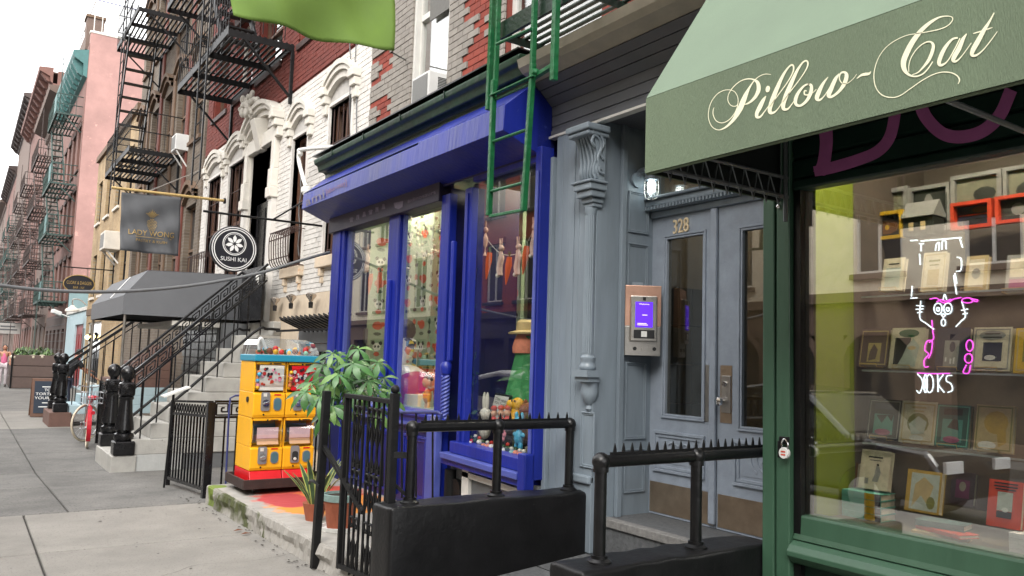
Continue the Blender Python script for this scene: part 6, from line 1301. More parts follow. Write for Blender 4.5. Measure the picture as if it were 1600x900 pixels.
def key_unit(m, o, a, b, s, w):
    "greek key strokes in the plane of unit vectors a (along) and b (up), size s"
    P = [(0,0),(0,1),(1,1),(1,.28),(.45,.28),(.45,.62),(.70,.62)]; pts = [o+a*(p*s)+b*(q*s) for p, q in P]
    for p, q in zip(pts, pts[1:]): m.bar(p, q, w, w, up=tuple(a.cross(b)))
    m.bar(o, o+a*s*1.3, w, w, up=tuple(a.cross(b)))
kf = Vector((2.40, 9.32, 0)); kx = Vector((1,0,0)); kz = Vector((0,0,1))
k2 = thing('area_fence', 'black fence return with a greek key band behind the capsule machine', 'fence', (2.8, 9.32, 0))
MBd().bar(kf+kz*1.045, kf+kx*1.25+kz*1.045, .03, .025).build('top_rail', 'black_gloss', k2); MBd().bar(kf+kz*.87, kf+kx*1.25+kz*.87, .03, .025).build('mid_rail', 'black_gloss', k2); MBd().bar(kf+kz*.10, kf+kx*1.25+kz*.10, .03, .03).build('bottom_rail', 'black_gloss', k2)
ku = MBd(); key_unit(ku, kf+kz*.895+kx*.02, kx, kz, .125, .016); pieces('key_motif', ku, 'black_gloss', k2, [kx*(i*.165) for i in range(7)])
b0 = MBd().bar(kf+kz*.1, kf+kz*.87, .018); pieces('bar', b0, 'black_gloss', k2, [kx*(.12+i*.135) for i in range(9)])
# sign lectern on the fence
lp_ = ax(274, 616, 2.22); ls = thing('sloping_sign', 'pale sloping signboard on a thin black post at the fence end', 'sign', (lp_.x, lp_.y, -.1))
MBd().ob(lp_+Vector((0,0,.03)), (.15,0,.06), (0,.10,0), (-.004,0,.009)).build('board', 'white_plastic', ls); MBd().tube([(lp_.x-.02, lp_.y-.02, lp_.z+.0),(lp_.x-.06,lp_.y+.0,-.12)], .012, 6).build('post', 'black_iron', ls)
MBd().box(lp_.x-.2, lp_.x+.12, lp_.y-.12, lp_.y+.12, -.098, -.088).build('base_plate', 'kerbstone', ls)
# condenser in the sunken area
cd = thing('condenser_unit', 'white outdoor condenser unit half hidden behind the area fence', 'condenser', (3.25, 10.2, 0))
M('cond_white', C(210,208,204,.75), .6, .06, 6); MBd().box(3.0, 3.45, 9.95, 10.3, .12, 1.0).build('casing', 'cond_white', cd, bevel=.01); MBd().lathe([(.19,0),(.19,.02),(.17,.03)], (3.22, 9.925, .6), 24, 'y').build('fan_grille', 'basement_grey', cd)
for k in range(6): MBd().tube([(3.22+(.03+k*.028)*math.cos(a*.4), 9.915, .6+(.03+k*.028)*math.sin(a*.4)) for a in range(16)], .003, 4, closed=True).build('grille_ring', 'black_plastic', cd)
MBd().tube(cr([(2.85,9.6,.45),(2.9,9.55,.62),(3.05,9.55,.66),(3.2,9.6,.62),(3.3,9.7,.64)],5), .022, 8).build('hose', 'black_plastic', cd, smooth=True)
# ------------------------------------------------------------------ white painted brick building with red upper storeys
M('white_brick', C(230,226,220,.82), .7, .07, 6, .15, 60, rnd=.05, wear=C(186,178,168,.8), wsc=8, wth=.66); M('white_mortar', C(206,203,198,.8), .85, .1, 6); M('cream_stone', C(228,223,213,.84), .75, .08, 5, .12, 40, wear=C(176,166,152,.75), wsc=6, wth=.68); M('peach_render', C(226,208,184,.8), .85, .12, 3, .12, 30, wear=C(226,180,140,.75), wsc=3, wth=.6)
M('red_brick_far', C(142,68,58,.58), .85, .16, 7, .2, 60, rnd=.1, wear=C(120,60,50,.6), wsc=3, wth=.64); M('brown_wood', C(112,76,56,.7), .6, .2, 12, .1, 30); M('oxide_iron', C(80,54,48,.6), .6, .2, 12)
wb = thing('white_brick_building', 'white painted brick house with red brick above and scrolled window hoods', 'building', (XW_, 14, 0))
zWR = (ax(320,240,XW_).z+ax(575,72,XW_).z)/2
def op(u0, u1, ut, vt, zb_): return (yW(u1,vt), yW(u0,vt), zb_, ax(ut, vt, XW_).z)
oA = op(519,553,547,150,3.0); oB = op(461,483,478,208,2.95); oD = (yW(431,240), yW(396,240), 2.12, ax(432,222,XW_).z); oC = op(361,386,378,250,2.95); oE = op(328,348,342,275,2.95)
yw0, yw1 = yW(583)+.004, yW(318,300)
up = [(o[0]+.02, o[1]-.02, zWR+.75, zWR+2.3) for o in (oA, oB, oD, oC, oE)]
wh = MBd(); wall_holes(wh, XW_+.01, XW_+.35, yw0, yw1, -.3, zWR, [oA, oB, oC, oD, oE, (10.0,11.5,.4,1.75)]); wh.build('wall', 'white_mortar', wb)
wh = MBd(); wall_holes(wh, XW_+.012, XW_+.35, yw0, yw1, zWR+.002, 15, up); wh.build('upper_wall', 'red_mortar', wb)
H5 = [oA, oB, oC, oD, oE]
brick_field(wb, XW_, yw0+.01, yw1, 2.5, zWR, [(o[0]-.05,o[1]+.05,o[2],o[3]+.3) for o in H5], 'white_brick', nind=230, proud=.010)
MBd().box(XW_-.015, XW_+.009, yw0, yw1, -.3, 2.5).build('lower_render', 'peach_render', wb) if False else None
lr = MBd(); wall_holes(lr, XW_-.012, XW_+.008, yw0, yw1, -.3, 2.495, [oD, (10.0,11.5,.4,1.75)]); lr.build('lower_render', 'peach_render', wb)
brick_field(wb, XW_, yw0+.01, yw1, zWR+.03, zWR+3.4, [(o[0]-.05,o[1]+.05,o[2],o[3]+.1) for o in up], 'red_brick_far', nind=0, name='upper_brick')
def hood(y0, y1, zs, rise, parent, depth=.12, mat='cream_stone', over=.13, n=12, k=1.):
    t = 0
    ya, yb = y0-over, y1+over
    for lay, (pr, off, th) in enumerate(((depth*.5, .02, .10),(depth*.8, .125, .07),(depth, .20, .075))):
        m = MBd(); pts_i = []; pts_o = []
        for i in range(n+1):
            f = i/n; y = ya+(yb-ya)*f; zz = zs+rise*math.sin(math.pi*f)**.8; pts_i.append((y, zz+off*k)); pts_o.append((y, zz+(off+th)*k))
        for i in range(n):
            m.add([(XW_-pr,*pts_i[i]),(XW_-pr,*pts_i[i+1]),(XW_-pr,*pts_o[i+1]),(XW_-pr,*pts_o[i]),(XW_+.01,*pts_i[i]),(XW_+.01,*pts_i[i+1]),(XW_+.01,*pts_o[i+1]),(XW_+.01,*pts_o[i])], [(0,1,2,3),(0,4,5,1),(3,2,6,7)])
        for e in (0, n): m.quad((XW_-pr,*pts_i[e]),(XW_-pr,*pts_o[e]),(XW_+.01,*pts_o[e]),(XW_+.01,*pts_i[e]))
        m.build('hood_moulding', mat, parent)
    for y, s in ((ya, -1), (yb, 1)):
        m = MBd(); 
        for q, (p_, h0, h1) in enumerate(((depth*.55,-.18,-.02),(depth*.85,-.02,.10),(depth*1.1,.10,.22))): m.box(XW_-p_, XW_+.01, y-.07-.015*q, y+.07+.015*q, zs+h0*k, zs+(h1-.003)*k)
        m.build('hood_shoulder', mat, parent, bevel=.012)
def jambs(o, parent, mat='cream_stone', w=.07):
    m = MBd(); m.box(XW_-.03, XW_+.30, o[0]-.05, o[0]-.0, o[2], o[3]); m.box(XW_-.03, XW_+.30, o[1]+.0, o[1]+.05, o[2], o[3]); m.box(XW_-.03, XW_+.30, o[0], o[1], o[3]+.0, o[3]+.05); m.build('reveal', mat, parent)
for o, oi in ((oA,0),(oB,1),(oC,2),(oE,3)):
    jambs(o, wb, 'white_brick'); hood(o[0], o[1], o[3]+.08, .22, wb)
    w = window(wb, XW_+.03, o[0], o[1], o[2], o[3], 'brown_wood', 'far_glass', rec=.06, fw=.06, mull=True, blind='curtain')
    MBd().box(XW_-.09, XW_+.1, o[0]-.12, o[1]+.12, o[2]-.16, o[2]-.003).build('sill', 'peach_render', wb, bevel=.012)
    for y in (o[0]-.02, o[1]-.04):
        m = MBd(); m.box(XW_-.075, XW_+.01, y-.03, y+.05, o[2]-.28, o[2]-.163); m.box(XW_-.05, XW_+.01, y-.02, y+.04, o[2]-.38, o[2]-.283); m.build('sill_bracket', 'peach_render', wb, bevel=.01)
    gk = MBd(); g2 = []
    if oi in (0, 3, 2):
        for i in range(5): gk.tube([(XW_+.03, o[0]+.06+i*(o[1]-o[0]-.12)/4, o[2]+.05),(XW_+.03, o[0]+.06+i*(o[1]-o[0]-.12)/4, o[3]-.03)], .010, 5)
        for z in (o[2]+.1, o[3]-.55, o[2]+1.1): gk.tube([(XW_+.03, o[0], z),(XW_+.03, o[1], z)], .011, 5)
        gk.build('window_guard', 'oxide_iron', w)
    else:
        za, zb_ = o[2]+.02, o[2]+.55
        for i in range(9):
            y = o[0]-.12+i*(o[1]-o[0]+.24)/8; gk.tube(cr([(XW_-.02,y,zb_),(XW_-.25,y,zb_),(XW_-.27,y,zb_-.3),(XW_-.22,y,za),(XW_-.02,y,za-.02)],3), .009, 5)
        for z in (zb_, zb_-.12, za+.1): gk.tube([(XW_-.26,o[0]-.14,z),(XW_-.26,o[1]+.14,z)], .010, 5)
        gk.build('window_guard', 'oxide_iron', w)
gkC = MBd(); o = oE; za, zb_ = 2.98, 3.6
for i in range(8): y = o[0]-.15+i*(o[1]-o[0]+.3)/7; gkC.tube([(XW_-.02,y,zb_),(XW_-.3,y,zb_),(XW_-.3,y,za),(XW_-.02,y,za)], .010, 5)
for z in (za, zb_): gkC.tube([(XW_-.3,o[0]-.15,z),(XW_-.3,o[1]+.15,z)], .012, 5)
gkC.build('balcony_guard', 'oxide_iron', wb)
for i, o in enumerate(up):
    window(wb, XW_+.02, *o, 'cream_stone' if i % 2 else 'brown_wood', 'far_glass', rec=.1, fw=.05, blind='curtain', sill='oxide_iron')
    m = MBd(); m.box(XW_-.08, XW_+.005, o[0]-.12, o[1]+.12, o[3]+.0, o[3]+.2); m.box(XW_-.16, XW_+.004, o[0]-.16, o[1]+.16, o[3]+.203, o[3]+.27); m.build('lintel', 'oxide_iron', wb, bevel=.015)
# door surround
jambs(oD, wb); MBd().box(XW_+.32, XW_+.36, oD[0], oD[1], oD[2], oD[3]).build('door_void', 'dark_room', wb)
MBd().box(XW_+.12, XW_+.17, (oD[0]+oD[1])/2, oD[1], oD[2], oD[3]-.9).build('door', 'black_gloss', wb, bevel=.01)
for z0, z1 in ((2.3,2.9),(3.0,4.2)): panel(wb, 'x', (oD[0]+oD[1])/2+.1, oD[1]-.1, z0, z1, .04, .012, 'black_gloss', 'door_panel', XW_+.12)
for y in (oD[0]-.13, oD[1]+.13):
    m = MBd(); m.box(XW_-.10, XW_, y-.09, y+.09, 2.12, oD[3]-.75); m.build('door_pilaster', 'white_brick', wb, bevel=.01); m = MBd(); m.box(XW_-.15, XW_, y-.12, y+.12, oD[3]-1.0, oD[3]-.82); m.box(XW_-.13, XW_, y-.10, y+.10, oD[3]-.82+.003, oD[3]-.5); m.box(XW_-.10, XW_, y-.09, y+.09, oD[3]-.497, oD[3]+.2); m.build('pilaster_capital', 'cream_stone', wb, bevel=.012)
hood(oD[0]-.06, oD[1]+.06, oD[3]+.22, .34, wb, .2, over=.22, k=1.05)
kc_ = (oD[0]+oD[1])/2; MBd().prism([(XW_-.26,kc_-.14,oD[3]+.50),(XW_-.10,kc_-.10,oD[3]-.03),(XW_+.02,kc_-.10,oD[3]-.03),(XW_+.02,kc_-.14,oD[3]+.55)], (0,.26,0)).build('keystone', 'cream_stone', wb, bevel=.012)
MBd().box(XW_-.09, XW_+.01, oD[0]-.05, oD[1]+.05, oD[3]+.003, oD[3]+.25).build('door_frieze', 'cream_stone', wb, bevel=.01)
random.seed(9); m = MBd(); ot = ax(392, 172, XW_-.15)
for k in range(60): m.sph((XW_-.16+random.uniform(-.08,.08), ot.y+random.gauss(0,.17), ot.z-.10+abs(random.gauss(0,.22))), (random.uniform(.03,.06),random.uniform(.04,.08),random.uniform(.05,.1)), 7, 5)
m.build('carved_crest', 'cream_stone', wb, smooth=True)
# wires and conduits on the facade
for k, (a, b) in enumerate((((548,40),(546,300)),((556,60),(556,320)),((470,270),(466,400)))):
    m = MBd(); m.tube([ax(a[0]+(b[0]-a[0])*i/8+random.uniform(-1.5,1.5), a[1]+(b[1]-a[1])*i/8, XW_-.03) for i in range(9)], .008, 5); m.build('cable', 'basement_grey', wb)
pv = thing('pvc_conduit', 'white pvc conduit bending along the white brick wall to a dome camera', 'pipe', ax(480, 290, 3.9)); xx = 3.95
MBd().tube(cr([ax(536,229,xx),ax(500,231,xx),ax(478,233,xx),ax(468,236,xx),ax(467,250,xx),ax(472,272,xx),ax(478,292,xx)],4), .030, 10).build('pipe', 'white_plastic', pv, smooth=True); 
for u, v in ((468,236),(469,240)): MBd().sph(ax(u,v,xx), .042, 10, 7).build('elbow', 'white_plastic', pv, smooth=True)
c_ = ax(480, 299, 3.88); d1 = thing('security_camera', 'white dome security camera at the left corner of the blue shutter box', 'security camera', c_)
MBd().lathe([(.07,.06),(.085,.05),(.085,-.02),(.07,-.03)], c_, 16).build('housing', 'white_plastic', d1, smooth=True); MBd().sph((c_.x-.01,c_.y-.02,c_.z-.035), (.062,.062,.055), 12, 8).build('eyeball', 'white_plastic', d1, smooth=True); MBd().sph((c_.x-.035,c_.y-.06,c_.z-.055), .026, 10, 6).build('lens', 'black_plastic', d1, smooth=True)
c_ = ax(409, 437, 3.95); d2 = thing('security_camera', 'white dome security camera on a bracket beside the stoop door', 'security camera', c_)
MBd().lathe([(.05,.09),(.09,.07),(.10,.02),(.09,-.02)], c_, 16).build('housing', 'white_plastic', d2, smooth=True); MBd().sph((c_.x,c_.y,c_.z-.03), (.075,.075,.075), 12, 8).build('eyeball', 'white_plastic', d2, smooth=True); [MBd().sph((c_.x-.04,c_.y-.055+k*.03,c_.z-.06), .018, 8, 5).build('lens', 'black_plastic', d2) for k in (0, 1)]
MBd().tube(cr([(c_.x,c_.y,c_.z+.08),(c_.x,c_.y,c_.z+.17),(c_.x+.04,c_.y-.02,c_.z+.2),(XW_,c_.y-.1,c_.z+.18)],4), .028, 8).build('arm', 'white_plastic', d2, smooth=True)
# restaurant front under the white house, lamps, slatted canopy
rs = thing('basement_restaurant_front', 'dark restaurant window front with slatted canopy below the white facade', 'shopfront', (XW_, 10.7, 0))
MBd().box(XW_-.04, XW_+.0, 9.3, 11.7, 1.76, 1.95).build('header', 'basement_grey', rs, bevel=.006)
fr2 = MBd(); wall_holes(fr2, XW_-.03, XW_+.05, 9.6, 11.6, .3, 1.755, [(9.7,10.5,.5,1.65),(10.6,11.5,.5,1.65)]); fr2.build('frame', 'basement_grey', rs)
for a, b in ((9.7,10.5),(10.6,11.5)): MBd().box(XW_+.0, XW_+.006, a, b, .5, 1.65).build('pane', 'far_glass', rs)
dg = ax(470, 531, XW_-.005); m = MBd(); m.tube([(dg.x-.005, dg.y+.13*math.cos(k*.4), dg.z+.13*math.sin(k*.4)) for k in range(16)], .008, 5, closed=True)
for k in range(6): a = k*math.pi/3; m.quad((dg.x-.006,dg.y,dg.z),(dg.x-.006,dg.y+.06*math.cos(a+.3),dg.z+.06*math.sin(a+.3)),(dg.x-.006,dg.y+.11*math.cos(a),dg.z+.11*math.sin(a)),(dg.x-.006,dg.y+.06*math.cos(a-.3),dg.z+.06*math.sin(a-.3)))
m.build('window_emblem', 'white_plastic', rs)
s0 = MBd().ob((XW_-.20, 9.4, 2.02), (.22,0,-.09), (0,.035,.02), (.003,0,.010)); pieces('canopy_slat', s0, 'black_iron', rs, [(0, i*.17, -.0) for i in range(13)])
MBd().bar((XW_-.40,9.35,1.93),(XW_-.40,11.6,1.93), .03).build('canopy_rail', 'black_iron', rs); MBd().bar((XW_-.2,9.35,2.09),(XW_-.2,11.6,2.09), .03).build('canopy_rail', 'black_iron', rs)
M('bulb_silver', C(200,190,180), .12, .05, 8, 0, metal=.9)
for u, v, lab in ((430,472,'leftmost'),(455,468,'middle'),(486,466,'rightmost')):
    p = ax(u, v, XW_-.14); t = thing('spot_lamp', 'silvered spot bulb above the slatted canopy, %s of three' % lab, 'lamp', p, 'spot bulbs over the restaurant canopy')
    MBd().lathe([(.03,-.14),(.035,-.06),(.02,-.05)], p, 10).build('socket', 'black_plastic', t, smooth=True); MBd().lathe([(.022,-.05),(.035,-.02),(.075,.03),(.075,.055),(.05,.075),(0,.085)], p, 14).build('bulb', 'bulb_silver', t, smooth=True)
# ------------------------------------------------------------------ white house stoop
M('stoop_stone', C(188,186,180,.8), .85, .14, 3, .14, 50, wear=C(140,138,132,.75), wsc=5, wth=.62); M('pale_paint', C(200,202,200,.78), .8, .12, 3, .1, 30, wear=C(150,150,148,.7), wsc=5, wth=.66)
so = thing('stoop', 'pale stone stoop with cast iron newels climbing to the black doorway', 'stoop', (3, 13.3, -.15)); SY0, SY1 = 12.60, 14.05; ns = 9
MBd().box(1.87, 2.20, SY0-.02, SY1+.05, -.2, .09).build('plinth', 'stoop_stone', so, bevel=.012)
for i in range(ns):
    x0 = 2.12+.243*i; zt = .09+.2245*(i+1); MBd().box(x0, 4.19, SY0, SY1, zt-.2245+.002, zt).build('step', 'stoop_stone', so, bevel=.012)
m = MBd(); m.prism([(2.202,SY0+.02,-.2),(2.202,SY0+.02,.08),(2.62,SY0+.02,.09)] + [(3.1,SY0+.02,.5),(4.19,SY0+.02,1.5),(4.19,SY0+.02,-.2)], (0, .06, 0)); 
MBd().prism([(2.202,SY0+.004,-.2),(2.202,SY0+.004,.09),(2.36,SY0+.004,.31),(2.60,SY0+.004,.53),(2.84,SY0+.004,.60),(2.84,SY0+.004,-.2)], (0,SY1-SY0-.01,0)).build('stoop_side', 'pale_paint', so)
MBd().box(2.85, 4.19, SY0+.03, SY1-.03, -.2, .30).build('base_wall', 'basement_grey', so)
sk2 = MBd(); sk2.prism([(2.845,SY0+.02,.55),(2.845,SY0+.02,-.2),(4.19,SY0+.02,-.2),(4.19,SY0+.02,1.7)], (0,.05,0)); sk2.build('side_boarding', 'basement_grey', so)
for i in range(4): MBd().box(2.85, 4.18, SY0+.008, SY0+.018, .1+i*.32-.004, .1+i*.32+.004).build('board_joint', 'black_iron', so) if i < 2 else None
def newel(t, x, y, z, h=1.28):
    k = h/1.28; m = MBd().box(x-.14, x+.14, y-.14, y+.14, z, z+.20*k).build('newel_base', 'black_gloss', t, bevel=.02)
    MBd().lathe([(.11,z+.2*k),(.13,z+.23*k),(.14,z+.26*k),(.13,z+.30*k),(.09,z+.32*k),(.13,z+.36*k),(.12,z+.45*k),(.095,z+.62*k),(.085,z+.78*k),(.10,z+.80*k),(.10,z+.83*k),(.085,z+.84*k)], (x,y,0), 16).build('newel_shaft', 'black_gloss', t, smooth=True)
    MBd().box(x-.10, x+.10, y-.10, y+.10, z+.84*k, z+1.04*k).build('newel_block', 'black_gloss', t, bevel=.03, seg=3)
    m = MBd(); 
    for r in (.075,.05,.022):
        m.tube([(x+r*math.cos(a*.45), y-.102, z+.94*k+r*math.sin(a*.45)) for a in range(14)], .008, 5, closed=True); m.tube([(x-.102, y+r*math.cos(a*.45), z+.94*k+r*math.sin(a*.45)) for a in range(14)], .008, 5, closed=True)
    m.build('newel_rosette', 'black_gloss', t, smooth=True)
    MBd().lathe([(.05,z+1.04*k),(.055,z+1.07*k),(.08,z+1.10*k),(.10,z+1.16*k),(.095,z+1.21*k),(.06,z+1.26*k),(.02,z+1.28*k)], (x,y,0), 14).build('newel_finial', 'black_gloss', t, smooth=True)
for y in (SY0+.10, SY1-.08): newel(so, 2.03, y, .092, 1.27)
def stair_rail(t, y, x0, z0, x1, z1, band=.26, key=True, nb=10, mat='black_gloss', foot=None):
    a = Vector((x0,y,z0)); b = Vector((x1,y,z1)); d = (b-a).normalized(); upv = Vector((0,0,1))
    MBd().bar(a, b, .055, .04).build('hand_rail', mat, t, bevel=.008); MBd().bar(a-upv*band, b-upv*band, .03, .025).build('lower_rail', mat, t)
    if key:
        L = (b-a).length; n = int(L/.20); ku = MBd(); key_unit(ku, a+d*.03-upv*(band-.035), d, Vector((0,0,1)), .15, .016); pieces('key_motif', ku, mat, t, [d*(i*.20) for i in range(n)])
    for i in range(nb):
        f = (i+.7)/nb; p = a.lerp(b, f)-upv*band; zf = foot(p.x); MBd().tube([p, (p.x, p.y, zf)], .011, 6).build('baluster', mat, t)
foot = lambda x: .09+.2245*min(ns, max(0, int((x-2.12)/.243)+1))
for y in (SY0+.09, SY1-.09): stair_rail(so, y, 2.10, 1.27, 3.95, 3.02, nb=9, foot=foot)
for y in (SY0-.05, SY1-.22): MBd().tube(cr([(2.14,y,.40),(2.9,y,1.10),(3.75,y,1.92),(3.95,y,1.98),(4.15,y,1.98)],4), .022, 8).build('pipe_rail', 'black_iron', so, smooth=True)
MBd().box(3.9, 3.93, SY0+.12, SY1-.12, 2.13, 3.0).build('landing_gate', 'black_gloss', so)
# ------------------------------------------------------------------ signs and flags
ssn = thing('hanging_sign', 'round black sign with white flower and SUSHI KAI lettering on an iron bar', 'sign', ax(365,390,2.9)); ysn = 11.0
cS = ay(365, 389, ysn); rS = abs(ay(401,389,ysn).x-ay(329,389,ysn).x)/2
M('sign_black', (.012,.012,.016), .35, .1, 9, 0); M('sign_white', C(240,240,238,.9), .5, .04, 9, 0)
MBd().lathe([(rS,-.03),(rS+.008,-.02),(rS+.008,.02),(rS,.03)], cS, 48, 'y').build('sign_disc', 'sign_black', ssn)
def ring_y(m, c, r, w, y, n=48, a0=0): m.strip([(c.x+(r+w/2)*math.cos(2*math.pi*k/n), y, c.z+(r+w/2)*math.sin(2*math.pi*k/n)) for k in range(n+1)], [(c.x+(r-w/2)*math.cos(2*math.pi*k/n), y, c.z+(r-w/2)*math.sin(2*math.pi*k/n)) for k in range(n+1)])
m = MBd(); yy = ysn-.033; ring_y(m, cS, rS*.95, .012, yy); ring_y(m, cS, rS*.86, .012, yy); m.build('sign_ring', 'sign_white', ssn)
cF = cS+Vector((-.0,0,rS*.22)); m = MBd(); ring_y(m, cF, rS*.50, .012, yy); ring_y(m, cF, rS*.44, .006, yy); m.build('emblem_ring', 'sign_white', ssn)
for k in range(7):
    a = math.pi/2+k*2*math.pi/7; d = Vector((math.cos(a),0,math.sin(a))); s = Vector((-math.sin(a),0,math.cos(a))); R = rS*.40; m = MBd(); c0 = Vector((cF.x, yy, cF.z)); m.quad(c0+d*R*.14, c0+d*R*.4+s*R*.17, c0+d*R*.7+s*R*.19, c0+d*R, c0+d*R*.7-s*R*.19, c0+d*R*.4-s*R*.17); m.build('petal', 'sign_white', ssn)
def SP(a, b): return Vector((cS.x+a*rS, yy, cS.z+b*rS))
text('sign_lettering', 'SUSHI KAI', 'sign_white', ssn, SP(-.56,-.56), SP(.56,-.56), SP(-.56,-.38))
MBd().tube([(2.52,ysn,cS.z+rS+.16),(XW_,ysn,cS.z+rS+.16)], .016, 8).build('iron_bar', 'black_iron', ssn)
MBd().tube([(3.45,ysn,cS.z+rS+.16),(XW_,ysn-.4,cS.z+rS+.75)], .012, 6).build('stay', 'black_iron', ssn)
for dx in (-.2, .2): MBd().tube([(cS.x+dx,ysn,cS.z+rS*.8),(cS.x+dx,ysn,cS.z+rS+.16)], .008, 5).build('hanger', 'steel', ssn)
# charcoal banner with a gilt pineapple
M('flag_grey', C(104,106,110,.66), .8, .1, 3, .1, 60); M('gilt_print', C(190,158,92,.7), .5, .1, 12, 0); M('pole_brass', C(200,170,110,.8), .4, .1, 9, .02)
fy = 16.4; fl_ = thing('banner', 'charcoal banner with gilt pineapple and LADY WONG lettering on a brass pole', 'banner', ay(235,350,fy))
TL, TR, BR_, BL_ = ay(190,300,fy), ay(283,309,fy), ay(279,400,fy), ay(187,391,fy)
def banner(m, TL, TR, BR, BL, yfn, nu=28, nv=20, sag=0.):
    vs = []
    for j in range(nv+1):
        for i in range(nu+1):
            a, b = i/nu, j/nv; p = TL.lerp(TR, a).lerp(BL.lerp(BR, a), b); vs.append((p.x, p.y+yfn(a, b), p.z))
    m.add(vs, [(j*(nu+1)+i, j*(nu+1)+i+1, (j+1)*(nu+1)+i+1, (j+1)*(nu+1)+i) for j in range(nv) for i in range(nu)])
yf = lambda a, b: .035*math.sin(a*11+b*3)*b+.025*math.sin(a*23-b*9)*b+.02*math.sin(b*12+a*5)
m = MBd(); banner(m, TL, TR, BR_, BL_, yf); m.build('cloth', 'flag_grey', fl_, smooth=True, solid=.004)
def FP(a, b): p = TL.lerp(TR, a).lerp(BL_.lerp(BR_, a), b); return Vector((p.x, p.y+yf(a, b)-.008-.012, p.z))
text('banner_lettering', 'LADY WONG', 'gilt_print', fl_, (.13,.71), (.9,.71), (.13,.62), fn=FP); text('banner_lettering', 'PASTRY & KUIH', 'gilt_print', fl_, (.25,.82), (.78,.82), (.25,.775), fn=FP)
m = MBd(); m.quad(FP(.24,.735), FP(.86,.735), FP(.86,.742), FP(.24,.742)); m.build('banner_rule', 'gilt_print', fl_)
m = MBd()
for k in range(-4, 5): m.quad(FP(.52+k*.004,.40), FP(.52+k*.024-.008,.30+abs(k)*.006), FP(.52+k*.03,.245+abs(k)*.024), FP(.52+k*.024+.008,.30+abs(k)*.006))
for r in range(8):
    w = .085*math.sin(math.pi*(r+1.2)/9.5)**.6
    for c in range(-3, 4):
        x = .52+c*.026+(.013 if r % 2 else 0); 
        if abs(x-.52) < w: z = .42+r*.026; m.quad(FP(x-.010,z), FP(x,z-.011), FP(x+.010,z), FP(x,z+.011))
m.build('pineapple_print', 'gilt_print', fl_)
MBd().tube([ay(174,293,fy), ay(353,314,fy)], .028, 10).build('pole', 'pole_brass', fl_, smooth=True); pe = ay(352,314,fy); MBd().lathe([(.06,-.03),(.06,.0)], pe, 12, 'x').build('pole_bracket', 'black_iron', fl_)
MBd().tube([ay(232,299,fy), ax(322,262,XW_)], .010, 6).build('guy_pole', 'steel', fl_)
# green flag overhead
M('flag_green', C(120,154,62,.62), .8, .08, 3, .05)
gy_ = 6.5; gf = thing('green_flag', 'plain olive green flag hanging overhead at the top edge of the view', 'flag', ay(500,40,gy_)); tl, tr_2, br, bl_ = ay(352,-150,gy_), ay(618,-135,gy_), ay(612,82,gy_), ay(363,26,gy_)
m = MBd(); banner(m, tl, tr_2, br, bl_, lambda a, b: .06*math.sin(a*7+b*4)*b+.04*math.sin(a*15-b*6)*b-.05*math.sin(a*3)*b, 40, 30)
vs = []; 
m.v = [(p[0], p[1], p[2]-.045*math.sin(math.pi*min(1,max(0,(p[0]-bl_.x)/(br.x-bl_.x))))*(1 if p[2] < tl.z-.5 else .3)*.6) for p in m.v]
m.build('cloth', 'flag_green', gf, smooth=True, solid=.003); MBd().tube([ay(330,-150,gy_), ay(660,-135,gy_)], .02, 8).build('pole', 'pole_brass', gf, smooth=True)
for e0, e1 in ((bl_, br),): MBd().tube([e0+Vector((0,.0,.008)), br+Vector((0,0,.004))], .001, 4).build('hem_thread', 'flag_green', gf)
MBd().tube([br, ax(634,94,XW_)], .008, 5).build('tie_cord', 'black_iron', gf); MBd().tube([ay(660,-135,gy_), ax(700,-130,XW_)], .02, 8).build('pole_root', 'pole_brass', gf)
# heavy cable looping across
cb = MBd(); A_, B_2 = ay(515,394,9.3), ay(-40,446,8.2)
pts = [ay(515,394,9.3), ay(470,407,9.2), ay(400,428,9.1), ay(300,446,9), ay(200,455,8.8), ay(100,455,8.6), ay(0,446,8.4), ay(-120,424,8.1), ay(-400,330,7.6)]
cb.tube(cr(pts,6), .017, 8); tag(cb.build('overhead_cable', 'basement_grey', smooth=True), 'grey cable sagging from the blue shop corner out across the street', 'cable')
cb = MBd(); cb.tube([ax(300,300,3.9), ax(322,263,4.15)], .006, 4); tag(cb.build('thin_wire', 'black_iron'), 'thin dark wire slung beside the charcoal banner', 'wire')
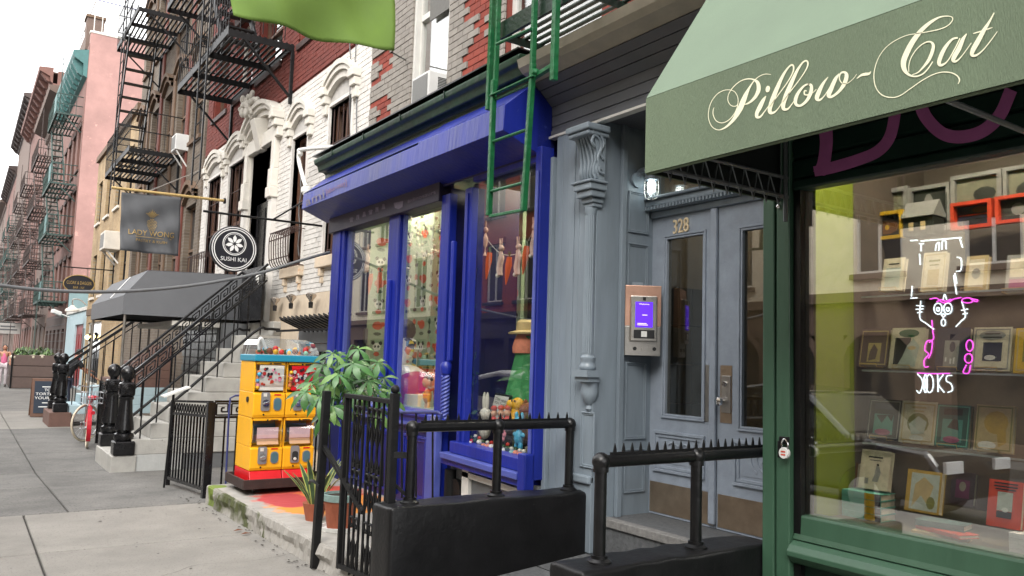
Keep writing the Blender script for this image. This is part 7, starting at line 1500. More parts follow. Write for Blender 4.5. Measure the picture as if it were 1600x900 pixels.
# ------------------------------------------------------------------ fire escape builder
def fire_escape(name, label, xw, mat, near, far, nearf, slats=12, nbeam=4, rail=1.0, group=None, brace=True, rails=True):
    "near/far: pixels of the platform's two corners at the wall, nearf: pixel of its near street corner"
    a = ax(*near, xw); b = ax(*far, xw); f = ay(*nearf, a.y); z = (a.z+b.z)/2; xf = f.x; y0, y1 = a.y, b.y
    t = thing(name, label, 'fire escape', ((xw+xf)/2, (y0+y1)/2, z), group)
    MBd().box(xf, xf+.012, y0, y1, z-.02, z+.12).build('front_beam', mat, t); MBd().box(xw-.05, xw-.038, y0, y1, z-.02, z+.06).build('back_beam', mat, t)
    s0 = MBd().box(xf+.03, xf+.072, y0, y1, z+.05, z+.066); w = xw-xf-.1; pieces('slat', s0, mat, t, [(i*w/(slats-1), 0, 0) for i in range(slats)])
    for i in range(nbeam):
        y = y0+(y1-y0)*i/(nbeam-1); MBd().box(xf, xw, y-.006, y+.006, z-.06, z+.048).build('bearer', mat, t)
        if brace and i in (0, nbeam-1):
            MBd().bar((xf+.25,y,z-.05),(xw-.03,y,z-.85), .05, .03).build('brace', mat, t); MBd().box(xw-.06, xw-.01, y-.03, y+.03, z-.95, z-.06).build('wall_bar', mat, t)
    if rails:
        for zz in (rail, rail*.5): MBd().tube([(xw,y0,z+zz),(xf,y0,z+zz),(xf,y1,z+zz),(xw,y1,z+zz)], .014, 6).build('hand_rail', mat, t)
        n = int((y1-y0)/.16); b0 = MBd().box(xf-.006, xf+.006, y0-.006, y0+.006, z+.1, z+rail); pieces('baluster', b0, mat, t, [(0, i*(y1-y0)/n, 0) for i in range(n+1)])
        for k in range(1, 6): MBd().box(xf+(xw-xf)*k/6-.006, xf+(xw-xf)*k/6+.006, y0-.006, y0+.006, z+.1, z+rail).build('baluster', mat, t)
    return t, xf, y0, y1, z
def stair(t, mat, x0, x1, ya, za, yb, zb_, n, name='tread'):
    for x in (x0, x1): MBd().bar((x,ya,za),(x,yb,zb_), .03, .14).build('stringer', mat, t)
    d = Vector((0,(yb-ya)/n,(zb_-za)/n)); s0 = MBd().box(x0+.02, x1-.02, ya-.09, ya+.09, za-.015, za+.015); pieces(name, s0, mat, t, [d*(i+.5) for i in range(n)])
    for x in (x0, x1): MBd().tube([(x,ya,za+.85),(x,yb,zb_+.85)], .014, 6).build('stair_rail', mat, t)
def ladder(t, mat, x, y, w, z0, z1):
    for s in (-1, 1): MBd().box(x-.012, x+.012, y+s*w/2-.02, y+s*w/2+.02, z0, z1).build('ladder_rail', mat, t)
    r0 = MBd().tube([(x,y-w/2,z0+.15),(x,y+w/2,z0+.15)], .010, 6); pieces('rung', r0, mat, t, [(0,0,i*.3) for i in range(int((z1-z0-.2)/.3))])
t, xf, y0, y1, z = fire_escape('fire_escape', 'black fire escape platform with ladder over the white house door', XW_, 'black_iron', (461,78), (366,158), (357,46), 12, 4)
lu = ay(312, 150, y1-1.0); ladder(t, 'black_iron', xf-.03, ax(311,200,xf-.03).y, .55, ax(308,283,xf-.03).z, z+3.2)
stair(t, 'black_iron', xf+.15, xf+.75, y0+.9, z+.1, y1-.5, z+3.0, 9)
t2, *_r = fire_escape('fire_escape', 'black upper fire escape platform above the white house, cut by the top edge', XW_, 'black_iron', (441,-70), (352,38), (334,-100), 12, 4)
# ------------------------------------------------------------------ brown brick building and its fire escape
MB_brick('brown_brick', C(134,120,104,.7), C(112,98,84,.7), C(150,140,128,.6)); M('brown_stone', C(122,98,78,.72), .8, .14, 6, .1, 40); M('red_pier', C(130,72,60,.65), .8, .15, 6)
yb0, yb1 = yW(318,240), yW(214,250); zbt_ = 18
bb_ = thing('brown_brick_building', 'brown brick tenement with arched stone lintels and a black fire escape', 'building', (XW_, (yb0+yb1)/2, 0))
wy = []; nwin = 5
for i in range(nwin): c = yb0+(yb1-yb0)*(i+.5)/nwin; wy.append((c-.5, c+.5))
rows = [(2.9,5.0),(6.6,8.6),(10.2,12.2),(13.8,15.8)]
hl = [(a, b, z0, z1) for z0, z1 in rows for a, b in wy]
m = MBd(); wall_holes(m, XW_, XW_+.35, yb0+.003, yb1, -.3, zbt_, hl); m.build('wall', 'brown_brick', bb_)
for z0, z1 in rows:
    for a, b in wy:
        w = window(bb_, XW_, a, b, z0, z1, 'brown_stone', 'far_glass', rec=.12, fw=.06, sill='brown_stone')
        m = MBd()
        for pr, o_, th in ((.09,.0,.14),(.15,.14,.10)):
            for i in range(8):
                f0, f1 = i/8, (i+1)/8; q = [(a-.12+(b-a+.24)*f, z1+.05+o_+.28*math.sin(math.pi*f)) for f in (f0, f1)]
                m.add([(XW_-pr,*q[0]),(XW_-pr,*q[1]),(XW_-pr,q[1][0],q[1][1]+th),(XW_-pr,q[0][0],q[0][1]+th),(XW_,*q[0]),(XW_,*q[1]),(XW_,q[1][0],q[1][1]+th),(XW_,q[0][0],q[0][1]+th)], [(0,1,2,3),(0,4,5,1),(3,2,6,7)])
        m.build('arched_lintel', 'brown_stone', bb_)
for i in range(1, nwin): c = yb0+(yb1-yb0)*i/nwin; MBd().box(XW_-.05, XW_-.001, c-.14, c+.14, 2.6, zbt_-.5).build('pier', 'red_pier' if i % 2 else 'brown_stone', bb_, bevel=.01)
MBd().box(XW_-.35, XW_+.2, yb0+.01, yb1-.01, zbt_, zbt_+.5).build('cornice', 'brown_stone', bb_, bevel=.03)
t, xf, y0, y1, z = fire_escape('fire_escape', 'black fire escape lower landing with white air conditioner behind it', XW_, 'black_iron', (282,244), (234,288), (202,229), 12, 4)
t3, xf3, y03, y13, z3 = fire_escape('fire_escape', 'black fire escape upper landing with open sky showing through its slats', XW_, 'black_iron', (296,37), (254,90), (217,12), 12, 4)
stair(t, 'black_iron', xf3+.10, xf3+.78, y1-.5, z+.1, y1-.3-(y1-y0)*.45, z3, 10)
ladder(t, 'black_iron', xf-.04, ax(176,250,xf-.04).y-.3, .5, ax(170,300,xf-.04).z, z3+4)
pA = ax(271, 222, XW_-.3); an = thing('air_conditioner', 'white air conditioner behind the bars of the lower black landing', 'air conditioner', pA)
MBd().box(XW_-.30, XW_+.1, pA.y-.24, pA.y+.24, pA.z-.22, pA.z+.18).build('casing', 'ac_white', an, bevel=.015); MBd().box(XW_-.306, XW_-.301, pA.y-.2, pA.y+.2, pA.z-.17, pA.z+.13).build('coil_mesh', 'ac_grey', an); [MBd().bar((XW_-.26,pA.y+s*.2,pA.z-.24),(XW_,pA.y+s*.2,pA.z-.6), .03).build('bracket', 'white_plastic', an) for s in (-1,1)]
# ------------------------------------------------------------------ charcoal awning, glass block front and second stoop
M('awning_char', C(124,126,130,.7), .85, .06, 3, .15, 300); M('glass_block', C(180,190,188,.6), .2, .15, 8, .05, spec=.8)
AX0, AXr, AY0, AY1, z0_, z1_, zr2 = 2.13, 2.46, 14.25, 18.1, 2.16, 2.46, 2.90
aw2 = thing('awning', 'plain charcoal canopy on thin posts beyond the white stoop', 'awning', (3.1, 16, 2.1))
MBd().prism([(AX0,AY0,z0_),(AX0,AY0,z1_),(AXr,AY0+.0,zr2),(XW_-.02,AY0,zr2+.06),(XW_-.02,AY0,z0_)], (0,.006,0)).build('side_panel', 'awning_char', aw2)
MBd().prism([(AX0,AY1,z0_),(AX0,AY1,z1_),(AXr,AY1,zr2),(XW_-.02,AY1,zr2+.06),(XW_-.02,AY1,z0_)], (0,.006,0)).build('side_panel', 'awning_char', aw2)
MBd().box(AX0-.006, AX0-.001, AY0, AY1, z0_, z1_).build('valance', 'awning_char', aw2); MBd().quad((AX0-.006,AY0,z1_+.001),(AX0-.006,AY1,z1_+.001),(AXr,AY1,zr2+.003),(AXr,AY0,zr2+.003)).build('slope', 'awning_char', aw2, solid=.004)
MBd().quad((AXr,AY0,zr2+.006),(AXr,AY1,zr2+.006),(XW_-.02,AY1,zr2+.066),(XW_-.02,AY0,zr2+.066)).build('canopy_top', 'awning_char', aw2, solid=.004); MBd().ob(((AX0+AXr)/2-.01,(AY0+AY1)/2-.4,(z1_+zr2)/2+.012), (.15,0,.2), (0,.03,0), (-.004,0,.003)).build('pale_stripe', 'sign_white', aw2)
for y in (AY0+.05, AY1-.05): MBd().tube([(AX0+.04,y,-.15),(AX0+.04,y,z0_+.1)], .022, 8).build('post', 'steel', aw2, smooth=True); MBd().tube([(AX0+.04,y,z0_+.03),(XW_,y,z0_+.03)], .018, 6).build('frame_bar', 'black_iron', aw2)
MBd().tube([(AX0+.04,AY0+.05,z0_+.03),(AX0+.04,AY1-.05,z0_+.03)], .018, 6).build('frame_bar', 'black_iron', aw2)
gb = thing('glass_block_wall', 'wall of grey glass blocks under the charcoal canopy', 'wall', (3.7, 15.6, 0)); MBd().box(3.75, 3.79, 14.6, 17.2, -.15, 2.1).build('mortar', 'black_iron', gb)
bks = [(0, i*.2+(.1 if j % 2 else 0), j*.145) for i in range(13) for j in range(15)]; pieces('glass_block', MBd().box(3.735, 3.751, 14.62, 14.79, -.1, .02), 'glass_block', gb, bks)
MBd().box(3.70, 4.15, 14.1, 14.55, -.15, 2.1).build('pier', 'basement_grey', gb); MBd().box(2.9, 4.1, 14.3, 17.5, 2.02, 2.1).build('lintel_slab', 'cream_stone', gb)
gfz = thing('area_fence', 'low black fence with a key band between the white stoop and the bicycle', 'fence', (2.2, 15.6, -.15))
for y in (14.3, 16.7): MBd().bar((2.22,y,-.16),(2.22,y,1.0), .06).build('post', 'black_gloss', gfz)
for z in (.98, .80, .05): MBd().bar((2.22,14.3,z),(2.22,16.7,z), .03).build('rail', 'black_gloss', gfz)
pieces('bar', MBd().bar((2.22,14.4,.05),(2.22,14.4,.80), .018), 'black_gloss', gfz, [(0,i*.125,0) for i in range(18)]); ku = MBd(); key_unit(ku, Vector((2.22,14.4,.82)), Vector((0,1,0)), Vector((0,0,1)), .12, .016); pieces('key_motif', ku, 'black_gloss', gfz, [(0,i*.17,0) for i in range(13)])
M('reddish_stone', C(128,98,88,.7), .85, .14, 5, .1); M('pale_blue', C(190,214,222,.8), .7, .08, 4)
s2 = thing('stoop', 'far stoop with reddish plinth and slim railings beyond the bicycle', 'stoop', (2.6, 20.2, -.15)); p2 = az(85, 667, -.15); Y2 = p2.y
MBd().box(1.72, 2.15, Y2, Y2+1.5, -.2, .16).build('plinth', 'reddish_stone', s2, bevel=.015)
for i in range(8): MBd().box(2.1+.25*i, 4.18, Y2+.05, Y2+1.45, .12+.2*i, .12+.2*(i+1)-.002).build('step', 'pale_blue' if i < 3 else 'reddish_stone', s2, bevel=.01)
for y in (Y2+.15, Y2+1.35): newel(s2, 1.93, y, .162, 1.3)
foot2 = lambda x: .12+.2*min(8, max(0, int((x-2.1)/.25)+1))
for y in (Y2+.15, Y2+1.35): stair_rail(s2, y, 2.02, 1.25, 3.9, 2.75, band=.16, key=False, nb=10, mat='black_iron', foot=foot2)
# ------------------------------------------------------------------ tan brick house, pale blue shop, pink tenement
MB_brick('tan_brick', C(206,176,132,.68), C(188,156,112,.68), C(200,184,156,.6)); M('pink_render', C(214,168,160,.57), .85, .14, 1.0, .2, 8, wear=C(232,178,166,.75), wsc=1.6, wth=.6); M('turquoise_paint', C(160,190,194,.62), .85, .08, 2); M('teal_metal', C(84,138,136,.6), .6, .15, 4, .1); M('dark_brownstone', C(92,74,68,.7), .8, .15, 4, .15, 20); M('red_door', C(150,34,36,.75), .5, .12, 6); M('far_red', C(150,110,100,.6), .85, .12, 3, .1); M('far_brown', C(132,112,102,.66), .85, .12, 3, .1); M('far_iron', C(84,70,66,.7), .7, .15, 6); M('far_iron_green', C(74,100,94,.55), .7, .15, 6)
X4 = XW_
yt0, yt1 = yb1+.01, yW(151,300); zt_ = 9.3
tb = thing('tan_brick_building', 'low tan brick house squeezed between brown tenement and pale blue shop', 'building', (X4, (yt0+yt1)/2, 0))
nt_ = 4; wy = [(yt0+(yt1-yt0)*(i+.5)/nt_-.55, yt0+(yt1-yt0)*(i+.5)/nt_+.55) for i in range(nt_)]; rows = [(3.6,5.3),(6.6,8.3)]; hl = [(a,b,c,d) for c, d in rows for a, b in wy]+[(wy[2][0]-.3,wy[3][1],.2,2.6)]
m = MBd(); wall_holes(m, X4, X4+.3, yt0, yt1, -.3, zt_, hl); m.build('wall', 'tan_brick', tb)
for c, d in rows:
    for a, b in wy: window(tb, X4, a, b, c, d, 'black_iron', 'far_glass', rec=.1, fw=.06, sill='cream_stone')
MBd().box(X4-.1, X4+.4, yt0, yt1, zt_, zt_+.22).build('parapet_cap', 'brown_stone', tb); MBd().box(X4+.3, 14, yt1-.3, yt1, -.3, zt_).build('side_wall', 'tan_brick', tb); MBd().box(X4-.03, X4-.001, yt0, yt1, 2.9, 3.15).build('string_course', 'brown_stone', tb)
shp = window(tb, X4, wy[2][0]-.3, wy[3][1], .2, 2.6, 'white_paint', 'far_glass', rec=.05, fw=.08, rail=False, mull=False)
pA = ax(172, 378, X4-.25); an = thing('air_conditioner', 'cream air conditioner on brackets under the tan house window', 'air conditioner', pA)
MBd().box(X4-.5, X4+.05, pA.y-.5, pA.y+.5, pA.z-.3, pA.z+.32).build('casing', 'cream_stone', an, bevel=.02); MBd().box(X4-.506, X4-.501, pA.y-.42, pA.y+.42, pA.z-.22, pA.z+.24).build('coil_mesh', 'ac_grey', an); [MBd().bar((X4-.4,pA.y+s*.35,pA.z-.31),(X4,pA.y+s*.35,pA.z-.75), .05).build('bracket', 'white_plastic', an) for s in (-1,1)]
YP = ax(113, 400, X4).y; yu1 = YP-.02
bs_ = thing('pale_blue_shop', 'one storey pale blue shop with a red panelled door', 'shopfront', (X4, (yt1+yu1)/2, 0)); zbs = ax(122, 488, X4).z
dr0, dr1 = ax(127, 550, X4).y, ax(114, 550, X4).y
m = MBd(); wall_holes(m, X4, X4+.3, yt1+.02, yu1, -.3, zbs, [(dr0,dr1,-.1,ax(122,507,X4).z)]); m.build('wall', 'pale_blue', bs_); dd = MBd().box(X4+.08, X4+.13, dr0, dr1, -.1, ax(122,507,X4).z).build('door', 'red_door', bs_)
for i in range(3): panel(bs_, 'x', dr0+.15+i*(dr1-dr0-.3)/3, dr0+.08+(i+1)*(dr1-dr0-.3)/3, .2, 2.2, .06, .02, 'red_door', 'door_panel', X4+.08)
MBd().box(X4-.05, X4+.35, yt1+.02, yu1, zbs, zbs+.15).build('parapet_cap', 'white_trim', bs_); MBd().box(X4-.04, X4-.002, yt1+.3, yt1+.7, 1.2, 2.4).build('notice_board', 'basement_grey', bs_)
lm = ax(113, 483, X4-.5); lt_ = thing('barn_lamp', 'pale gooseneck lamp on the corner of the blue shop', 'lamp', lm); MBd().lathe([(.06,.16),(.09,.1),(.26,-.02),(.27,-.1),(.0,-.06)], lm, 14).build('lamp_shade', 'cream_stone', lt_, smooth=True); MBd().tube(cr([(lm.x,lm.y,lm.z+.15),(lm.x,lm.y,lm.z+.4),(lm.x+.25,lm.y,lm.z+.4),(X4,lm.y,lm.z+.2)],4), .025, 6).build('gooseneck', 'steel', lt_)
M_emit('amber_glow', (1,.75,.35), 2.5)
for i, (u, v, lab) in enumerate(((137,527,'left'),(146,526,'right'))):
    p = ax(u, v, X4-.12); t = thing('sconce', 'small amber glowing sconce on the tan wall, %s one' % lab, 'lamp', p); MBd().box(p.x+.03,p.x+.12,p.y-.07,p.y+.07,p.z-.16,p.z+.16).build('backplate','black_iron',t); MBd().sph(p,.10,10,7).build('globe','amber_glow',t,smooth=True)
zP_ = ay(122, 57, YP).z; yP1 = ax(85, 140, X4-.66).y
pk = thing('pink_building', 'tall pink rendered tenement with a teal bracketed cornice', 'building', (X4, (YP+yP1)/2, 0))
npw = 5; wy = [(YP+(yP1-YP)*(i+.5)/npw-.6, YP+(yP1-YP)*(i+.5)/npw+.6) for i in range(npw)]; rows = [(3.9,6.1),(7.2,9.4),(10.5,12.7),(13.8,15.9)]
rows = [(a, b) for a, b in rows if b < zP_-1.2]
m = MBd(); wall_holes(m, X4, X4+.3, YP, yP1, 3.3, zP_-.2, [(a,b,c,d) for c, d in rows for a, b in wy]); m.build('front_wall', 'far_red', pk)
for c, d in rows:
    for a, b in wy: window(pk, X4, a, b, c, d, 'dark_brownstone', 'far_glass', rec=.12, fw=.1, sill='dark_brownstone', lintel='dark_brownstone')
m = MBd(); wall_holes(m, X4-.05, X4+.3, YP, yP1, -.3, 3.295, [(a,b,.3,2.5) for a, b in wy]); m.build('ground_floor', 'dark_brownstone', pk)
for a, b in wy: window(pk, X4-.05, a, b, .3, 2.5, 'dark_brownstone', 'far_glass', rec=.2, fw=.08)
for i in range(8): MBd().box(X4-.06, X4-.051, YP, yP1, .2+i*.42, .225+i*.42).build('rusticated_joint', 'black_iron', pk)
MBd().box(X4+.02, 16, YP-.015, YP+.30, 4.6, zP_+.35).build('side_wall', 'pink_render', pk); MBd().box(X4+.0, 16, YP-.016, YP+.30, -.3, 4.597).build('side_wall_base', 'turquoise_paint', pk)
MBd().box(X4-.02, 16, YP-.04, YP+.34, zP_+.353, zP_+.47).build('coping', 'cream_stone', pk, bevel=.02)
m = MBd(); zc = zP_-2.0; pr = [(X4,zc),(X4-.18,zc+.1),(X4-.2,zc+.7),(X4-.60,zc+.95),(X4-.68,zc+1.1),(X4-.68,zc+1.3),(X4,zc+1.45)]; m.prism([(x,YP,z) for x, z in pr], (0,yP1-YP,0)); m.build('cornice', 'teal_metal', pk)
bk0 = MBd(); bk0.prism([(X4-.19,YP+.25,zc+.12),(X4-.40,YP+.25,zc+.25),(X4-.65,YP+.25,zc+.72),(X4-.65,YP+.25,zc+.9),(X4-.19,YP+.25,zc+.75)], (0,.28,0)); nbk = max(6, int((yP1-YP)/.9)); pieces('cornice_bracket', bk0, 'teal_metal', pk, [(0,i*(yP1-YP-.7)/(nbk-1),0) for i in range(nbk)])
rf_ = thing('roof_fence', 'pale roof fence standing on the pink side wall', 'fence', (6, YP+.15, zP_+.47)); x0, x1 = X4+.15, 12
for z in (.05, 1.7): MBd().tube([(x0,YP+.15,zP_+.47+z),(x1,YP+.15,zP_+.47+z)], .03, 5).build('rail', 'blue_pipe' if z > 1 else 'steel', rf_)
pieces('bar', MBd().tube([(x0,YP+.15,zP_+.47),(x0,YP+.15,zP_+2.17)], .022, 4), 'steel', rf_, [(i*.36,0,0) for i in range(22)]); MBd().tube([(x0,YP+.15,zP_+2.17),(x0-.05,YP+6,zP_+1.9)], .03, 5).build('rail', 'steel', rf_)
chm = thing('chimney', 'brown brick chimney stub standing beyond the teal cornice', 'chimney', (X4+.5, YP+3, zP_)); MBd().box(X4-.1, X4+.7, YP+1.0, YP+1.9, zP_-.2, zP_+1.5).build('stack', 'far_brown', chm); MBd().box(X4-.16, X4+.76, YP+.94, YP+1.96, zP_+1.503, zP_+1.65).build('cap', 'brown_stone', chm); MBd().box(X4-.05, X4+.3, YP+1.95, yP1+8, zP_-.2, zP_+.9).build('parapet', 'far_brown', chm)
def far_fe(y0, y1, zs, mat, label, xf=X4-1.15, drop=True, panel_=None, xw=X4):
    t = thing('fire_escape', label, 'fire escape', ((xw+xf)/2, (y0+y1)/2, zs[0]), None)
    for li, z in enumerate(zs):
        MBd().box(xf, xf+.05, y0, y1, z, z+.14).build('platform_beam', mat, t); 
        s0 = MBd().box(xf+.06, xf+.12, y0, y1, z+.05, z+.07); pieces('slat', s0, mat, t, [(i*.155,0,0) for i in range(7)])
        b0 = MBd().box(xf, xw, y0, y0+.05, z-.03, z+.045); pieces('bearer', b0, mat, t, [(0,k*(y1-y0-.05)/3,0) for k in range(4)])
        for zz in (.5, 1.0): MBd().tube([(xw,y0,z+zz),(xf,y0,z+zz),(xf,y1,z+zz),(xw,y1,z+zz)], .025, 4).build('hand_rail', mat, t)
        b0 = MBd().box(xf-.012, xf+.012, y0-.012, y0+.012, z+.1, z+1.0); n = max(4, int((y1-y0)/.35)); pieces('baluster', b0, mat, t, [(0,k*(y1-y0)/n,0) for k in range(n+1)]+[((xw-xf)*k/4,0,0) for k in range(1,4)])
        MBd().bar((xf+.3,y0+.1,z),(xw,y0+.1,z-.8), .05).build('brace', mat, t)
        if panel_: MBd().box(xf-.02, xf-.005, y0, y0+1.2, z+.1, z+1.0).build('guard_panel', panel_, t)
        if li+1 < len(zs): 
            z2 = zs[li+1]
            for x in (xf+.15, xf+.65): MBd().bar((x,y0+.6,z+.1),(x,y1-.5,z2), .05, .12).build('stringer', mat, t)
            n = 9; d = Vector((0,(y1-y0-1.1)/n,(z2-z-.1)/n)); pieces('tread', MBd().box(xf+.16,xf+.64,y0+.5,y0+.72,z+.09,z+.12), mat, t, [d*(i+.5) for i in range(n)])
    ladder(t, mat, xf-.03, y0+1.2, .5, zs[0]-3.0, zs[0]+1); ladder(t, mat, xf+.3, (y0+y1)/2, .5, zs[-1]+.1, zs[-1]+4)
    return t
zsp = [ax(108,470,X4).z-.05, ax(108,374,X4).z, ax(112,300,X4).z, ax(115,207,X4).z]
far_fe(YP+.8, YP+5.6, zsp, 'far_iron_green', 'weathered green fire escape climbing the front of the pink tenement', panel_='teal_metal')
h0 = ay(82,135,yP1).z; hA = ay(67,106,68.).z; hB = ay(42,147,91.).z
yy = yP1+.02; specs = [(68-yP1,h0,'far_brown','far_brown','plain brown tenement directly beyond the pink one'),(22.8,hA,'far_red','far_red','red brick tenement with a reddish bracketed cornice beyond the pink one'),(26,hB,'far_brown','far_iron','brown tenement with dark grey cornice beyond the reddish corniced one'),(25,hB-2.5,'far_red','far_iron','distant red tenement with grey fire escapes near the left edge'),(30,hB-3,'far_brown','far_brown','distant brown tenement at the far end of the terrace'),(60,hB-4,'far_red','far_brown','farthest tenement closing the street view')]
for i, (w_, h_, wm, cm_, lab) in enumerate(specs):
    t = thing('tenement', lab, 'building', (X4, yy+w_/2, 0), 'tenements farther along the street'); nw = max(3, int(w_/2.6)); wy = [(yy+w_*(k+.5)/nw-.5, yy+w_*(k+.5)/nw+.5) for k in range(nw)]; rows = [(.6,2.8),(4.2,6.2),(7.5,9.5),(10.8,12.8),(14.1,16)]
    m = MBd(); wall_holes(m, X4, X4+.3, yy, yy+w_-.02, -.3, h_-1, [(a,b,c,d) for c, d in rows for a, b in wy]); m.build('wall', wm, t)
    if i < 4:
        for c, d in rows:
            for a, b in wy: window(t, X4, a, b, c, d, 'dark_brownstone', 'far_glass', rec=.12, fw=.1, sill='dark_brownstone', lintel='dark_brownstone')
    else: MBd().box(X4+.2, X4+.25, yy, yy+w_, 0, h_-1.2).build('window_glass', 'far_glass', t)
    m = MBd(); zc = h_-1; pr = [(X4,zc),(X4-.15,zc+.1),(X4-.2,zc+.5),(X4-.9,zc+.8),(X4-.95,zc+1.1),(X4,zc+1.2)]; m.prism([(x,yy,z) for x, z in pr], (0,w_-.02,0)); m.build('cornice', cm_, t)
    if i in (1, 2, 3): pieces('cornice_bracket', MBd().prism([(X4-.19,yy+.2,zc+.1),(X4-.4,yy+.2,zc+.2),(X4-.8,yy+.2,zc+.7),(X4-.19,yy+.2,zc+.6)], (0,.5,0)), cm_, t, [(0,k*(w_-.9)/11,0) for k in range(12)])
    MBd().box(X4+.3, 16, yy, yy+.3, -.3, h_).build('side_wall', wm, t); MBd().box(X4+.0, 16, yy+.31, yy+w_-.02, h_-.15, h_-.03).build('roof', 'far_brown', t)
    zz = [3.5+3.3*k+(.3 if i % 2 else 0) for k in range(4)]
    for q_, y_ in enumerate((yy+1.5,) if w_ < 15 else (yy+2, yy+12)): far_fe(y_, y_+6, zz, ('far_iron','far_iron','far_iron_green','far_iron','far_iron_green','far_iron')[i], ('near ' if q_ == 0 else 'far ')+('dark fire escape on the plain brown tenement next to the pink one','rusty brown fire escape on the reddish corniced tenement','grey green fire escape on the dark corniced brown tenement','dark fire escape on the distant red tenement near the left edge','dark fire escape on the distant brown tenement','farthest fire escape in the street view')[i])
    yy += w_
# oval hanging sign
yo = ax(178, 433, X4).y; co_ = ay(123.5, 444, yo); ro = abs(ay(148,444,yo).x-ay(99,444,yo).x)/2; ho = abs(ay(123,430,yo).z-ay(123,458,yo).z)/2
ov = thing('hanging_sign', 'small black oval sign with gilt CLOAK & DAGGER lettering on a thin bar', 'sign', co_); n = 40
m = MBd(); m.prism([(co_.x+ro*math.cos(2*math.pi*k/n), yo-.03, co_.z+ho*math.sin(2*math.pi*k/n)) for k in range(n)], (0,.06,0)); m.build('sign_board', 'sign_black', ov)
m = MBd(); m.tube([(co_.x+ro*math.cos(2*math.pi*k/n), yo-.035, co_.z+ho*math.sin(2*math.pi*k/n)) for k in range(n)], .018, 5, closed=True); m.build('sign_rim', 'gilt_print', ov)
OP = lambda a, b: Vector((co_.x+a*ro, yo-.036, co_.z+b*ho)); text('sign_lettering', 'CLOAK & DAGGER', 'gilt_print', ov, OP(-.8,-.05), OP(.8,-.05), OP(-.8,.32)); text('sign_lettering', 'BAR - NY', 'gilt_print', ov, OP(-.36,-.52), OP(.36,-.52), OP(-.36,-.26))
MBd().tube([(co_.x-ro*1.1,yo,co_.z+ho+.25),(X4,yo,co_.z+ho+.25)], .022, 6).build('iron_bar', 'black_iron', ov); [MBd().tube([(co_.x+s*ro*.5,yo,co_.z+ho*.8),(co_.x+s*ro*.5,yo,co_.z+ho+.25)], .01, 4).build('hanger', 'steel', ov) for s in (-1,1)]
p = ax(88, 488, X4-.6); bc_ = thing('security_camera', 'white bullet security camera on the dark brownstone front', 'security camera', p); MBd().ob(p, (.18,.10,-.06), (.05,-.08,0), (.02,.01,.09)).build('housing', 'white_plastic', bc_, bevel=.02); MBd().tube([p, (X4,p.y+.2,p.z-.2)], .03, 5).build('arm', 'white_plastic', bc_)
wl = ax(12, 513, X4-1.2); sg = thing('shop_sign', 'pale lettered shop sign at the left edge of the view', 'sign', wl); MBd().ob(wl, (.9,0,0), (0,.05,0), (0,0,.42)).build('board', 'cond_white', sg); [MBd().ob(wl+Vector((0,-.055,dz)), (w,0,0), (0,.003,0), (0,0,.06)).build('sign_line', 'basement_grey', sg) for dz, w in ((.15,.5),(-.1,.65))]; MBd().tube([(wl.x-.8,wl.y,wl.z+.45),(X4,wl.y,wl.z+.45)], .03, 5).build('bar', 'black_iron', sg)
# planter with greenery
M('planter_board', C(116,98,92,.7), .7, .1, 6, .08); px0, px1 = 1.72, 3.15; PY = az(45, 607, -.15).y
pl = thing('planter', 'big brown board planter box full of greenery on the far pavement', 'planter', ((px0+px1)/2, PY+1, -.15)); px0 = az(15, 606, -.15).x; px1 = ay(84, 600, PY).x
for i in range(3): MBd().box(px0, px1, PY, PY+.06, -.14+i*.46, .30+i*.46).build('board', 'planter_board', pl, bevel=.015); MBd().box(px0-.0, px0+.06, PY+.063, PY+3, -.14+i*.46, .30+i*.46).build('board', 'planter_board', pl, bevel=.015)
MBd().box(px0+.07, px1, PY+.07, PY+3, -.1, 1.12).build('soil', 'soil', pl); MBd().box(px0-.04, px0+.02, PY-.03, PY+.08, -.15, 1.28).build('corner_post', 'black_iron', pl)
random.seed(44); lf = [MBd(), MBd()]
for k in range(700):
    b0 = Vector((random.uniform(px0+.1,px1-.1), random.uniform(PY+.1,PY+2), random.uniform(1.1,1.28)+abs(random.gauss(0,.13)))); a = random.random()*6.28; s = random.uniform(.05,.12); e = Vector((math.cos(a),math.sin(a)*.5,random.uniform(.2,1.3)))*s; g2 = Vector((-math.sin(a),math.cos(a),.2))*s*.3; lf[k % 2].quad(b0-e, b0+g2, b0+e, b0-g2)
gt_ = thing('planter_greenery', 'yellow green leafy plants growing over the planter rim', 'plants', (px0, PY+1, 1.1)); lf[0].build('leaves', 'leaf_light', gt_, kind='stuff'); lf[1].build('leaves', 'leaf_snake', gt_, kind='stuff')
for u in (22, 52, 66): p = ay(u, 558, PY); MBd().sph((p.x,p.y+.1,p.z),(.16,.12,.10),8,5).build('pale_blossom', 'bk_cream', gt_, smooth=True)
